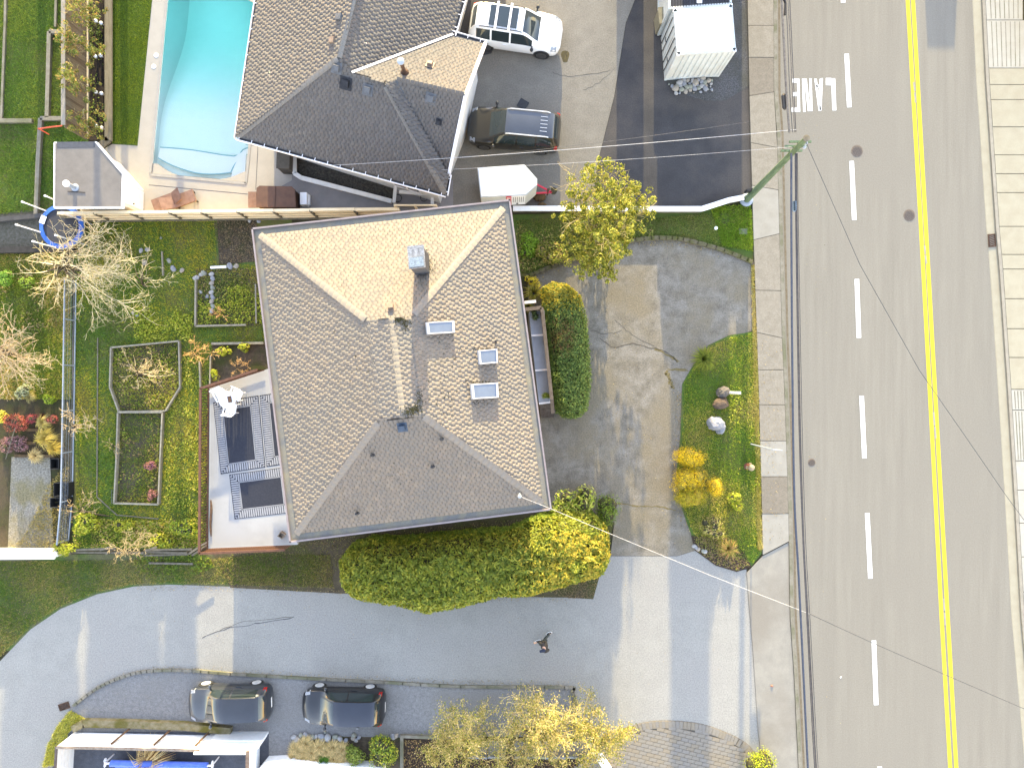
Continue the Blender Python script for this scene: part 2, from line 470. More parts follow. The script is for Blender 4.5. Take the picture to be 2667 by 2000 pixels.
# left pavement: kerb + separate slabs
walk = bpy.data.objects.new('sidewalk', None); C.objects.link(walk); tag(walk, None, None, None, 'structure')
Z = 0.10
kb = MB()
ys = list(range(-130, 2131, 30))
kl = [P(lerpx(WR, y) - 9, y, Z) for y in ys]; kr = [P(lerpx(WR, y), y, Z) for y in ys]
kb.strip(kr, kl)
kb.strip([Vector((p.x + .04, p.y, 0)) for p in kr], kr)
kb.build('kerb', kerb_m, walk)
gt = MB()
g0 = [P(lerpx(WR, y) + 2.5, y, .003) for y in ys]; g1 = [P(lerpx(WR, y) + 8, y, .003) for y in ys]
gt.strip(g1, g0)
gt.build('gutter_dirt', M('gutter_dirt', alb(150, 134, 108), alb(172, 158, 134), 4, 0.3, 30, 0.95, 0.3), walk)
js = [(-130, -130), (-40, -40), (67, 67), (150, 150), (250, 240), (372, 385), (483, 495), (625, 609), (756, 757), (866, 880), (963, 963), (1054, 1054), (1148, 1148), (1241, 1241), (1338, 1337), (1445, 1410)]
tone = [0, 0, 0, 0, 2, 0, 0, 1, 0, 0, 0, 0, 0, 1, 2, 1]
for i in range(len(js) - 1):
    (a0, a1), (b0, b1) = js[i], js[i + 1]
    q = [P(lerpx(WL, a0) + .5, a0 + .7, Z), P(lerpx(WR, a1) - 9.5, a1 + .7, Z), P(lerpx(WR, b1) - 9.5, b1 - .7, Z), P(lerpx(WL, b0) + .5, b0 - .7, Z)]
    MB().prism(q, -.02, Z + random.uniform(-.006, .006)).build('slab', (walk_m, walk2_m, walk3_m)[tone[i + 1]], walk)
# apron where the alley meets the road
apron = [(1988, 1447), (lerpx(WR, 1412) - 10, 1412)] + [(lerpx(WR, y) - 10, y) for y in range(1450, 2131, 40)] + [(1990, 2130), (1985, 1990), (1975, 1900), (1962, 1700), (1950, 1560), (1945, 1492)]
MB().prism(PL(apron, .05), -.02, .05).build('apron', M('apron_concrete', alb(206, 198, 182), alb(192, 184, 170), 1.5, 0.18, 34, 0.9, 0.3, col3=alb(186, 176, 160), scale3=0.3), walk)

# right pavement
rwalk = bpy.data.objects.new('sidewalk', None); C.objects.link(rwalk); tag(rwalk, None, None, None, 'structure')
kb = MB()
a = [P(lerpx(RR, y), y, .02) for y in ys]; b = [P(lerpx(RR, y) + 22, y, .03) for y in ys]
kb.strip(b, a)
kb.strip(a, [Vector((p.x - .03, p.y, 0)) for p in a])
kb.build('gutter', cream_m, rwalk)
kb = MB()
b2 = [P(lerpx(RR, y) + 24, y, .12) for y in ys]; b3 = [P(lerpx(RR, y) + 32, y, .12) for y in ys]
kb.strip(b2, b); kb.strip(b3, b2)
kb.build('kerb', M('kerb_cream', alb(214, 204, 184), alb(196, 186, 168), 3, 0.12, 40, 0.9), rwalk)
js = [-130, -30, 53, 178, 221, 260, 331, 404, 453, 502, 590, 663, 701, 778, 856, 931, 1014, 1068, 1200, 1276, 1362, 1450, 1542, 1640, 1735, 1830, 1925, 2025, 2130]
paleconc = M('pale_concrete', alb(238, 232, 216), alb(230, 222, 204), 2, 0.08, 40, 0.9, 0.2)
for i, (y0, y1) in enumerate(zip(js, js[1:])):
    x0, x1 = lerpx(RR, y0) + 33, lerpx(RR, y1) + 33
    far = 2700 if y1 > 200 else 2663 + (y0 + y1) * .02
    grooved = y1 <= 180 or 1010 <= y0 < 1200
    q = [P(x0, y0 + .9, .12), P(far, y0 + .9, .12), P(far, y1 - .9, .12), P(x1, y1 - .9, .12)]
    mb = MB().prism(q, -.02, .12 + random.uniform(-.004, .004))
    mb.build('slab', paleconc if grooved or y0 >= 1014 else cream_m, rwalk)
    if grooved:
        g = MB()
        n = 8
        for k in range(1, n):
            t = k / n
            g.beam(P(x0 + (far - x0) * t, y0 + 4, .124), P(x1 + (far - x1) * t, y1 - 4, .124), .035, .008)
        g.build('groove', kerb_m, rwalk)
struct('dark_yard', MB().prism(PL([(2668, -130), (2760, -130), (2760, 200), (2676, 200)], .05), -.02, .05), black_m)

# alley, parking strip, old driveway
alley = [(-150, 1800), (0, 1721), (79, 1639), (158, 1585), (253, 1547), (348, 1527), (443, 1522), (585, 1527), (696, 1528), (878, 1538), (1200, 1552), (1480, 1556), (1545, 1552), (1560, 1500),
         (1590, 1448), (1764, 1448), (1811, 1434), (1863, 1471), (1919, 1488), (1944, 1482), (1949, 1560), (1961, 1700), (1974, 1900), (1984, 1990), (1989, 2130), (-150, 2130)]
struct('alley', MB().prism(PL(alley, 0), -.02, 0.0), alley_m)
drive = [(1375, 720), (1377, 717), (1489, 677), (1656, 625), (1735, 619), (1797, 627), (1887, 652), (1963, 682), (1967, 860), (1936, 868), (1900, 873), (1845, 899), (1800, 960), (1777, 1000), (1772, 1141), (1762, 1230), (1777, 1328), (1800, 1390), (1811, 1434), (1764, 1447), (1590, 1447), (1600, 1360), (1440, 1330), (1375, 1330)]
struct('driveway', MB().prism(PL(drive, .004), -.02, .004), drive_m)
struct('parking_strip', MB().prism(PL([(185, 1840), (240, 1800), (285, 1776), (340, 1756), (400, 1747), (500, 1747), (600, 1755), (800, 1767), (1000, 1777), (1200, 1788), (1480, 1792), (1494, 1802), (1500, 1850), (1500, 2130), (140, 2130), (110, 2000), (125, 1940), (150, 1890)], .01), -.02, .01), parking_m)
def kerb(name, line, wd, ht, mat):
    pts = [P(x, y, ht) for x, y in line]
    mb = MB()
    for p, q in zip(pts, pts[1:]):
        d = (q - p).normalized() * .02
        mb.beam((p.x - d.x, p.y - d.y, ht / 2), (q.x + d.x, q.y + d.y, ht / 2), wd, ht)
    return struct(name, mb, mat)
def smooth_line(line, n=6):
    out = []
    L = [line[0]] + list(line) + [line[-1]]
    for i in range(1, len(L) - 2):
        for k in range(n):
            t = k / n
            out.append(tuple(0.5 * (2 * L[i][c] + (L[i + 1][c] - L[i - 1][c]) * t + (2 * L[i - 1][c] - 5 * L[i][c] + 4 * L[i + 1][c] - L[i + 2][c]) * t * t + (3 * L[i][c] - L[i - 1][c] - 3 * L[i + 1][c] + L[i + 2][c]) * t ** 3) for c in range(2)))
    out.append(line[-1])
    return out
kerb('kerb', smooth_line([(190, 1838), (240, 1800), (285, 1776), (340, 1756), (400, 1747), (500, 1747), (600, 1755), (800, 1767), (1000, 1777), (1200, 1788), (1470, 1790), (1492, 1802), (1500, 1850), (1502, 1900)], 4), .14, .1, kerb_m)
kerb('mossy_kerb', smooth_line([(1370, 722), (1420, 700), (1489, 677), (1560, 650), (1656, 625), (1735, 619), (1797, 627), (1887, 652), (1960, 682)], 4), .2, .14, M('mossy_kerb', alb(150, 138, 110), alb(120, 122, 52), 4, 0.35, 24, 0.95, 0.6))

# block-paved drive at the bottom: every block its own
pav = bpy.data.objects.new('paved_drive', None); C.objects.link(pav); tag(pav, None, None, None, 'structure')
arc = smooth_line([(1560, 1925), (1600, 1905), (1680, 1880), (1750, 1876), (1830, 1885), (1900, 1910), (1945, 1935), (1966, 1960)], 4)
base = [P(x, y, .006) for x, y in arc] + PL([(1985, 1990), (1989, 2130), (1450, 2130), (1500, 1960)], .006)
MB().prism(base, -.02, .006).build('bedding', M('paver_sand', alb(140, 130, 116), alb(152, 142, 126), 4, 0.3, 40, 1), pav)
pm = [M('paver_%s' % n, alb(*c), alb(*d), 5, 0.25, 40, 0.9, 0.3) for n, c, d in (('buff', (192, 182, 166), (180, 169, 152)), ('grey', (188, 180, 168), (176, 168, 156)), ('tan', (194, 180, 158), (180, 166, 144)))]
pmesh = [MB().box((0, 0, .012), (.375, .185, .03)).mesh('paver', m) for m in pm]
am = [P(x, y, 0) for x, y in arc]
ang = R(-14)
e1, e2 = Vector((math.cos(ang), math.sin(ang), 0)), Vector((-math.sin(ang), math.cos(ang), 0))
o0 = P(1760, 1940, 0)
npv = 0
extra = MB()
for r in range(-24, 16):
    for c in range(-16, 17):
        p = o0 + e1 * (c * .39 + (r % 2) * .195) + e2 * (r * .2)
        px = p.x * S + CX; py = CY - p.y * S
        if py > 2040 or px < 1480 or px > 1972: continue
        ay = lerpx(arc, px) if False else None
        top = None
        for (x0, y0), (x1, y1) in zip(arc, arc[1:]):
            if x0 <= px <= x1: top = y0 + (y1 - y0) * (px - x0) / (x1 - x0)
        if top is None: top = 1925 + max(0, 1560 - px) * .8
        if py < top + 20: continue
        if npv < 300 and py < 2006:
            o = link('paver', random.choice(pmesh), pav)
            o.location = (p.x, p.y, .006 + random.uniform(-.004, .004)); o.rotation_euler = (0, 0, ang)
            npv += 1
        else:
            extra.box((p.x, p.y, .016), (.375, .185, .03), ang)
if extra.v:
    tag(extra.build('paver_field', pm[0], pav), kind='stuff')
for p, q in zip(am, am[1:]):          # soldier course along the edge
    d = q - p
    n = max(1, round(d.length / .193))
    for k in range(n):
        m = p + d * ((k + .5) / n)
        nrm = Vector((d.y, -d.x, 0)).normalized()
        o = link('edge_paver', random.choice(pmesh), pav)
        o.location = (m.x + nrm.x * .2, m.y + nrm.y * .2, .003); o.rotation_euler = (0, 0, math.atan2(nrm.y, nrm.x))

# swimming pool: plaster basin, steps, bench and a body of water
tilec = M('pool_plaster', (0.90, 0.88, 0.76), (0.88, 0.86, 0.74), 2, 0.05, 30, 0.6)
pool = bpy.data.objects.new('swimming_pool', None)
pool.location = P(520, 200, 0); C.objects.link(pool)
tag(pool, 'rectangular turquoise swimming pool with white steps at its shallow end', 'swimming pool')
TL, TR, BR, BL = [Vector((p.x, p.y, 0)) for p in pw]
def pp(s, t, z):                      # s across 0..1, t from shallow (bottom) end 0..1
    a = BL.lerp(BR, s); b = TL.lerp(TR, s)
    q = a.lerp(b, t)
    return Vector((q.x, q.y, z))
def pdepth(s, t):
    k = min(1, max(0, (t - .22) / .55)); k = k * k * (3 - 2 * k)
    q = min(1, max(0, 1 - s / (.10 + .22 * t))); q = q * q * (3 - 2 * q)
    return -.36 - 1.75 * k - .06 * q
mb = MB()
NS, NT = 22, 26
for j in range(NT + 1):
    for i in range(NS + 1): mb.v.append(tuple(pp(i / NS, j / NT, pdepth(i / NS, j / NT))))
for j in range(NT):
    for i in range(NS):
        k = j * (NS + 1) + i; mb.f.append((k, k + 1, k + NS + 2, k + NS + 1))
for s in (0, 1):
    for j in range(NT):
        t0, t1 = j / NT, (j + 1) / NT
        mb.add([pp(s, t0, pdepth(s, t0)), pp(s, t1, pdepth(s, t1)), pp(s, t1, .018), pp(s, t0, .018)], [(0, 1, 2, 3) if s else (3, 2, 1, 0)])
for t in (0, 1):
    for i in range(NS):
        s0, s1 = i / NS, (i + 1) / NS
        mb.add([pp(s0, t, pdepth(s0, t)), pp(s1, t, pdepth(s1, t)), pp(s1, t, .018), pp(s0, t, .018)], [(3, 2, 1, 0) if t == 0 else (0, 1, 2, 3)])
mb.build('basin', tilec, pool)
def bench(name, px, z, mat):
    MB().prism([P(x, y, z) for x, y in px], -.96, z).build(name, mat, pool)
whitep = M('white_plaster', (0.90, 0.87, 0.76), (0.88, 0.85, 0.74), 2, 0.04, 30, 0.6)
bench('pool_bench', smooth_line([(417, 384), (500, 391), (609, 407), (632, 391), (649, 384)], 3) + [(643, 420), (640, 460)] + smooth_line([(601, 450), (560, 454), (510, 451), (450, 432), (412, 412)], 3), -.17, whitep)
bench('pool_step', smooth_line([(641, 400), (616, 422), (604, 450)], 4) + [(600, 471), (637, 474)], -.10, whitep)
bench('pool_corner', [(396, 426)] + smooth_line([(410, 427), (450, 452), (500, 464), (560, 468), (600, 462), (625, 452), (643, 446)], 3) + [(638, 473.5), (396, 451.5)], -.02, deckc_m)
bench('pool_step', smooth_line([(612, 408), (640, 390), (648, 386)], 3) + [(645, 400), (618, 424)], -.14, whitep)
edge = M('pool_edge_tile', (.22, .42, .38), (.26, .46, .42), 6, 0.1, 40, 0.4)
mb = MB()
for ln in (smooth_line([(417, 384), (500, 391), (609, 407), (632, 391), (649, 384)], 3), smooth_line([(412, 412), (450, 432), (510, 451), (560, 454), (601, 450)], 3), smooth_line([(601, 450), (612, 428), (630, 412), (644, 402)], 3)):
    q = [P(x, y, -.16) for x, y in ln]
    for a, b in zip(q, q[1:]): mb.beam(a, b, .05, .012)
mb.build('step_edge', edge, pool)
wm, nt, b = newmat('pool_water')
tr = nt.nodes.new('ShaderNodeBsdfTransparent')
gl = nt.nodes.new('ShaderNodeBsdfGlossy'); gl.inputs['Roughness'].default_value = 0.03
fr = nt.nodes.new('ShaderNodeFresnel'); fr.inputs[0].default_value = 1.33
mx = nt.nodes.new('ShaderNodeMixShader')
bp = nt.nodes.new('ShaderNodeBump'); bp.inputs['Strength'].default_value = .25; bp.inputs['Distance'].default_value = .05
tc = nt.nodes.new('ShaderNodeTexCoord')
nt.links.new(noise(nt, tc.outputs['Object'], 5, 3, .5), bp.inputs['Height'])
nt.links.new(bp.outputs[0], gl.inputs['Normal']); nt.links.new(bp.outputs[0], fr.inputs['Normal'])
nt.links.new(fr.outputs[0], mx.inputs[0]); nt.links.new(tr.outputs[0], mx.inputs[1]); nt.links.new(gl.outputs[0], mx.inputs[2])
ab = nt.nodes.new('ShaderNodeVolumeAbsorption')
ab.inputs['Color'].default_value = (0.12, 0.99, 0.93, 1); ab.inputs['Density'].default_value = 0.27
nt.links.new(mx.outputs[0], nt.nodes['Material Output'].inputs['Surface'])
nt.links.new(ab.outputs[0], nt.nodes['Material Output'].inputs['Volume'])
wz = -.07
mb = MB()
q = [pp(.002, .001, 0), pp(.998, .001, 0), pp(.998, .999, 0), pp(.002, .999, 0)]
mb.prism([(v.x, v.y) for v in q], -2.2, wz)
mb.build('water', wm, pool)
mb = MB()
for a, b in ((0, 3), (0, 1)):
    pa, pb = pw[(3, 2)[0]] if False else pw[3], pw[2]
for (x0, y0), (x1, y1) in (((445, -125), (391, 452)), ((391, 455), (640, 478)), ((640, 478), (703, -125))):
    mb.beam(P(x0, y0, .03), P(x1, y1, .03), .14, .03)
mb.build('coping', M('pool_coping', alb(228, 222, 212), alb(214, 208, 198), 3, 0.08, 40, .8), pool)
# the skewed slab at the pool's top right corner
struct('pool_deck', MB().prism(PL([(628, -130), (705, -130), (684, 21), (640, -3), (630, -20)], .045), .0, .045), deckc_m)
for x, y in ((407, 145), (400.5, 174)):
    thing('skimmer_lid', MB().lathe((*P(x, y, .021)[:2], .021), [(.12, 0), (.12, .012), (.1, .016)], 18), white_m,
          'round white skimmer lid in the deck, %s the pool' % ('upper of two beside' if y < 160 else 'lower of two beside'), 'lid')
# ------------------------------------------------------------------ roofs
def newell(poly):
    n = Vector((0, 0, 0))
    for a, b in zip(poly, list(poly[1:]) + [poly[0]]):
        n += Vector(((a.y - b.y) * (a.z + b.z), (a.z - b.z) * (a.x + b.x), (a.x - b.x) * (a.y + b.y)))
    n.normalize()
    return n if n.z > 0 else -n

def onplane(px, py, poly, lift=0.0):
    """point of the roof plane that shows at photo pixel (px, py)"""
    n = newell(poly); o = sum(poly, Vector((0, 0, 0))) / len(poly) + n * lift
    c = Vector((0, 0, H)); d = P(px, py, 0) - c
    return c + d * ((o - c).dot(n) / d.dot(n))

TABW = .205
TINTS = [(1, 1, 1), (1, 1, 1), (.92, .915, .91), (1.07, 1.06, 1.04), (.97, .96, .98), (.86, .855, .85)]

def tab_geo(w, h, ex):
    v = [(0.006, -.012, 0), (w - .006, -.012, 0), (w - .006, ex + .03, .004), (.006, ex + .03, .004),
         (.006, -.012, h), (w - .006, -.012, h), (w - .006, ex + .03, .007), (.006, ex + .03, .007)]
    f = [(4, 5, 6, 7), (0, 1, 5, 4), (1, 2, 6, 5), (3, 0, 4, 7)]
    return v, f

def shingle_roof(roof, faces, mat, ex=.145, nsingle=300, hmin=.016, hmax=.036, seed=1, focus=None):
    """faces: polygons whose first edge is the eave (uphill is found from the plane)"""
    rng = random.Random(seed)
    V, F, T, singles = [], [], [], []
    for poly in faces:
        n = newell(poly)
        u = (poly[1] - poly[0]); u -= n * u.dot(n); u.normalize()
        v = n.cross(u)
        if v.z < 0: u, v = -u, -v
        o = poly[0]
        uv = [((p - o).dot(u), (p - o).dot(v)) for p in poly]
        vmin, vmax = min(b for a, b in uv), max(b for a, b in uv)
        r = 0
        vv = vmin
        while vv < vmax - .03:
            vm = min(vv + ex * .5, vmax - .01)
            xs = []
            for (a0, b0), (a1, b1) in zip(uv, uv[1:] + [uv[0]]):
                if (b0 - vm) * (b1 - vm) < 0: xs.append(a0 + (a1 - a0) * (vm - b0) / (b1 - b0))
            xs.sort()
            for lo, hi in zip(xs[::2], xs[1::2]):
                w = TABW; k = math.floor(lo / w) - 1
                while (k + .5 * (r % 2)) * w < hi:
                    x = (k + .5 * (r % 2)) * w + .02 * math.sin(r * 2.4)
                    a, b = max(x, lo), min(x + w, hi); k += 1
                    if b - a < .03: continue
                    h = hmax if (k + r // 2) % 2 == (rng.random() < .2) else hmin
                    t = rng.choice(TINTS)
                    p = o + u * a + v * vv + n * .004
                    if b - a > w - 1e-6: singles.append((p, u, v, n, w, h, t))
                    else: V.append((p, u, v, n, b - a, h, t))
            vv += ex; r += 1
    rng.shuffle(singles)
    if focus is not None: singles.sort(key=lambda s: (s[0] - focus).length)
    cache = {}
    for p, u, v, n, w, h, t in singles[:nsingle]:
        k = (w, round(h, 4), t)
        if k not in cache:
            vs, fs = tab_geo(w, h, ex)
            cache[k] = npmesh('shingle', np.array(vs), np.array(fs), mat, np.tile(np.array(t), (8, 1)))
        o = link('shingle', cache[k], roof)
        m = Matrix((u, v, n)).transposed().to_4x4(); m.translation = p - worg(roof)
        o.matrix_basis = m
    rest = V + singles[nsingle:]
    vs = np.zeros((len(rest) * 8, 3)); fs = np.zeros((len(rest) * 4, 4), dtype=int); cs = np.zeros((len(rest) * 8, 3))
    off = np.array(worg(roof))
    for i, (p, u, v, n, w, h, t) in enumerate(rest):
        g, f = tab_geo(w, h, ex)
        B = np.array([list(u), list(v), list(n)])
        vs[i * 8:i * 8 + 8] = np.array(g) @ B + np.array(p) - off
        fs[i * 4:i * 4 + 4] = np.array(f) + i * 8
        cs[i * 8:i * 8 + 8] = t
    if len(rest):
        o = link('shingle_field', npmesh('shingle_field', vs, fs, mat, cs), roof); tag(o, kind='stuff')

def cap_row(roof, a, b, na, nb, mat, name='hip_cap', wd=.15, step=.26, lift=.03, skip=0.0):
    """a row of folded cap shingles from a to b between the planes na and nb"""
    d = (b - a); L = d.length; d.normalize()
    s1, s2 = na.cross(d), nb.cross(d)
    s1.normalize(); s2.normalize()
    up = (na + nb).normalized()
    s1 = s1 if s1.dot(na.cross(d)) > 0 else -s1
    # side vectors that run down each plane away from the hip
    def side(n, other):
        s = n.cross(d).normalized()
        return s if s.dot(other - n) < 0 else -s
    sa, sb = side(na, nb), side(nb, na)
    vs = []
    for y, l in ((-.02, .026), (step + .05, .006)):
        vs += [sa * wd + d * y + na * (l - .004), up * (l + .012) + d * y, sb * wd + d * y + nb * (l - .004)]
    vs += [sa * wd - d * .02 + na * -.01, up * 0 - d * .02, sb * wd - d * .02 + nb * -.01]
    fs = [(0, 1, 4, 3), (1, 2, 5, 4), (6, 7, 1, 0), (7, 8, 2, 1)]
    me = npmesh(name, np.array([list(v) for v in vs]), np.array(fs), mat, np.ones((9, 3)))
    k = int((L - skip) / step)
    for i in range(k):
        o = link(name, me, roof)
        o.location = a + d * (i * step) + up * lift - worg(roof)

def inset(poly, dist):
    n = len(poly); out = []
    c = sum(poly, Vector((0, 0, 0))) / n
    for i in range(n):
        p, q, r = poly[i - 1], poly[i], poly[(i + 1) % n]
        e1, e2 = (q - p).normalized(), (r - q).normalized()
        n1, n2 = Vector((-e1.y, e1.x, 0)), Vector((-e2.y, e2.x, 0))
        if n1.dot(c - q) < 0: n1 = -n1
        if n2.dot(c - q) < 0: n2 = -n2
        out.append(q + (n1 + n2) * (dist / (1 + n1.dot(n2))))
    return out

glass_m, _nt, _b = newmat('window_glass')
_b.inputs['Base Color'].default_value = (.03, .04, .05, 1); _b.inputs['Roughness'].default_value = .05

def wall_window(house, a, b, t, z0, z1, wd, frame_mat, name='window'):
    """a window in the wall that runs from a to b (outside on the right-hand side), at fraction t"""
    d = Vector((b.x - a.x, b.y - a.y, 0)); L = d.length; d.normalize()
    n = Vector((d.y, -d.x, 0))
    c = Vector((a.x, a.y, 0)) + d * (L * t)
    p, q = c - d * wd / 2, c + d * wd / 2
    f = MB()
    for zz in (z0, z1): f.beam(p + n * .02 + Vector((0, 0, zz)), q + n * .02 + Vector((0, 0, zz)), .06, .07)
    for pp_ in (p, q, c): f.beam(pp_ + n * .02 + Vector((0, 0, z0)), pp_ + n * .02 + Vector((0, 0, z1)), .06, .07, up=d)
    fr = f.build(name, frame_mat, house)
    g = MB().beam(c - d * (wd / 2 - .03) + n * .012 + Vector((0, 0, (z0 + z1) / 2)), c + d * (wd / 2 - .03) + n * .012 + Vector((0, 0, (z0 + z1) / 2)), .01, z1 - z0 - .06)
    me = g.mesh('pane', glass_m, worg(fr)); o = link('pane', me, fr)

# ------------------------------------------------------------------ the hip-roofed house in the middle
EZ = 5.4
house = empty('house', P(1050, 1000, 0), 'large house with a beige shingled hip roof, chimney and three skylights', 'house')
ev = [P(657, 596, EZ), P(1327, 522, EZ), P(1435, 1326, EZ), P(756, 1411, EZ)]       # NW NE SE SW
inn = inset(ev, .34)
TZ = 7.2
tp = [P(955, 834, TZ), P(1071, 826, TZ), P(1104, 1085, TZ), P(990, 1094, TZ)]
rg = [P(1020, 829, TZ + .16), P(1050, 1089, TZ + .16)]
inn = [p + Vector((0, 0, .04)) for p in inn]
roof_m = M('beige_shingle', (.154, .138, .120), (.132, .120, .107), 2.2, .18, 24, .95, 0, tint=True, col3=(.128, .120, .110), scale3=.45)
rN, rE, rS, rW = [inn[1], inn[0], tp[0], tp[1]], [inn[2], inn[1], tp[1], tp[2]], [inn[3], inn[2], tp[2], tp[3]], [inn[0], inn[3], tp[3], tp[0]]
uN, uE, uS, uW = [tp[1], tp[0], rg[0]], [tp[2], tp[1], rg[0], rg[1]], [tp[3], tp[2], rg[1]], [tp[0], tp[3], rg[1], rg[0]]
faces = [rN, rE, rS, rW, uE, uW]
mb = MB()
for f in faces + [uN, uS]: mb.sheet([p - Vector((0, 0, .012)) for p in f])
roof = mb.build('roof', roof_m, house)
shingle_roof(roof, faces + [uN, uS], roof_m, seed=3, hmin=.004, hmax=.014, focus=P(1180, 960, 7))
cap_m = M('hip_cap_shingle', (.185, .168, .145), (.155, .142, .126), 8, .3, 60, .95, .2)
nN, nE, nS, nW = newell(rN), newell(rE), newell(rS), newell(rW)
cap_row(roof, inn[0], tp[0], nW, nN, cap_m); cap_row(roof, inn[1], tp[1], nN, nE, cap_m)
cap_row(roof, inn[2], tp[2], nE, nS, cap_m); cap_row(roof, inn[3], tp[3], nS, nW, cap_m)
cap_row(roof, rg[0], rg[1], newell(uE), newell(uW), roof_m, name='ridge_cap', wd=.12, lift=.012)
# gutters: a wide trough inside a pale fascia lip
lip = MB(); tr_ = MB()
for i in range(4):
    a, b = ev[i], ev[(i + 1) % 4]; c, d = inn[(i + 1) % 4], inn[i]
    e = (b - a).normalized() * .03
    lip.beam(a - e + Vector((0, 0, -.06)), b + e + Vector((0, 0, -.06)), .07, .2)
    tr_.sheet([a + Vector((0, 0, -.08)), b + Vector((0, 0, -.08)), c + Vector((0, 0, -.075)), d + Vector((0, 0, -.075))])
    tr_.add([c + Vector((0, 0, -.08)), d + Vector((0, 0, -.08)), d, c], [(0, 1, 2, 3)])
lip.build('fascia', mauve_m, house); tr_.build('gutter', gutter_m, house)
wl = inset(ev, .75)
MB().prism([(p.x, p.y) for p in wl], 0, EZ - .1).build('wall', tansiding_m, house)
so_ = MB().prism([(p.x, p.y) for p in inset(ev, .06)], EZ - .17, EZ - .13); so_.build('soffit', trim_m, house)
for i in range(4):
    a, b = wl[i], wl[(i + 1) % 4]
    for t in (.22, .5, .78):
        for z0, z1 in ((.9, 2.1), (3.4, 4.6)): wall_window(house, b, a, t, z0, z1, 1.3, trim_m)

# chimney
zt = 8.2
ch = [P(1063, 644, zt), P(1101, 640, zt), P(1105, 693, zt), P(1067, 698, zt)]
mb = MB().prism([(p.x, p.y) for p in ch], 5.8, zt - .12)
chim = mb.build('chimney', M('chimney_render', (.055, .057, .066), (.042, .044, .05), 6, .3, 40, .9, .3), roof)
g = inset(ch, -.04)
MB().prism([(p.x, p.y) for p in g], zt - .12, zt).build('chimney_cap', M('lichen_cap', (.27, .275, .285), (.12, .12, .125), 9, .45, 20, .9, .4), roof)
gg = inset([(g[0] * .52 + g[3] * .48), (g[1] * .52 + g[2] * .48), g[2], g[3]], .05)
MB().prism([(p.x, p.y) for p in gg], zt + .002, zt + .07).build('flue_lid', M('flue_metal', (.23, .27, .30), (.12, .145, .165), 14, .4, 30, .6, .2), roof)
# skylights
for (x0, y0, x1, y1, sk) in ((1106, 842, 1178, 872, 4), (1241, 914, 1289, 950, 4), (1222, 1001, 1291, 1040, 4)):
    q = [(x0, y0), (x1, y0 - sk), (x1 + 2, y1 - sk), (x0 + 4, y1)]
    b4 = [onplane(x, y, rE, -.05) for x, y in q]; t4 = [onplane(x, y, rE, .24) for x, y in q]
    n = newell(rE)
    t4 = [p + n * .29 for p in b4]
    ce = sum(t4, Vector((0, 0, 0))) / 4
    fr = MB()
    i4 = [p.lerp(ce, .16 if k else .16) for k, p in enumerate(t4)]
    for k in range(4):
        j = (k + 1) % 4
        fr.add([b4[k], b4[j], t4[j], t4[k], i4[j], i4[k], i4[j] - n * .03, i4[k] - n * .03], [(0, 1, 2, 3), (3, 2, 4, 5), (5, 4, 6, 7)])
    f_ = fr.build('skylight', M('skylight_frame', (.50, .48, .46), (.40, .37, .35), 8, .1, 40, .5), roof)
    MB().add([p - n * .02 for p in i4], [(0, 1, 2, 3)]).build('skylight_pane', M('skylight_pane', (.13, .155, .195), (.11, .13, .165), 1.5, .08, 50, .12, spec=.6), roof)
# vents, pipes and the wire mast
def roof_box(parent, px, py, face, s, h, mat, name='roof_vent', rz=0.0):
    c = onplane(px, py, face); n = newell(face)
    e = (face[1] - face[0]).normalized(); f2 = n.cross(e)
    a = [c + e * (i * s / 2) + f2 * (j * s / 2) for i, j in ((-1, -1), (1, -1), (1, 1), (-1, 1))]
    b = [c + n * h + e * (i * s * .42) + f2 * (j * s * .42) for i, j in ((-1, -1), (1, -1), (1, 1), (-1, 1))]
    mb = MB().hexa([p - n * .02 for p in a], b)
    fl = [c + n * .035 + e * (i * s * .8) + f2 * (j * s * .8) for i, j in ((-1, -1), (1, -1), (1, 1), (-1, 1))]
    mb.hexa([p - n * .02 for p in fl], fl)
    return mb.build(name, mat, parent)
vent_m = M('vent_beige', alb(196, 172, 150), alb(176, 152, 132), 6, .1, 40, .6)
roof_box(roof, 1019, 801, rN, .24, .2, vent_m)
roof_box(roof, 1048, 1112, rS, .26, .18, M('vent_blue', alb(96, 116, 140), alb(80, 98, 120), 6, .1, 40, .5))
for x, y in ((971, 1184), (1150, 1142), (1127, 1214), (931, 1335)):
    c = onplane(x, y, rS)
    MB().lathe(c, [(.1, 0), (.1, .03), (.05, .05), (.05, .3), (.03, .3)], 10).build('vent_pipe', black_mat, roof)
c = onplane(1292, 892, rE)
MB().tube([c - Vector((0, 0, .05)), c + Vector((0, 0, .8))], .045, 8).build('vent_pipe', steel_m, roof)
c = onplane(1353, 1285, rS)
MAST = c + Vector((0, 0, .75))
MB().tube([c - Vector((0, 0, 2.)), MAST], .045, 8).ball(MAST, .09, 8, 6).build('service_mast', galv_m, roof)
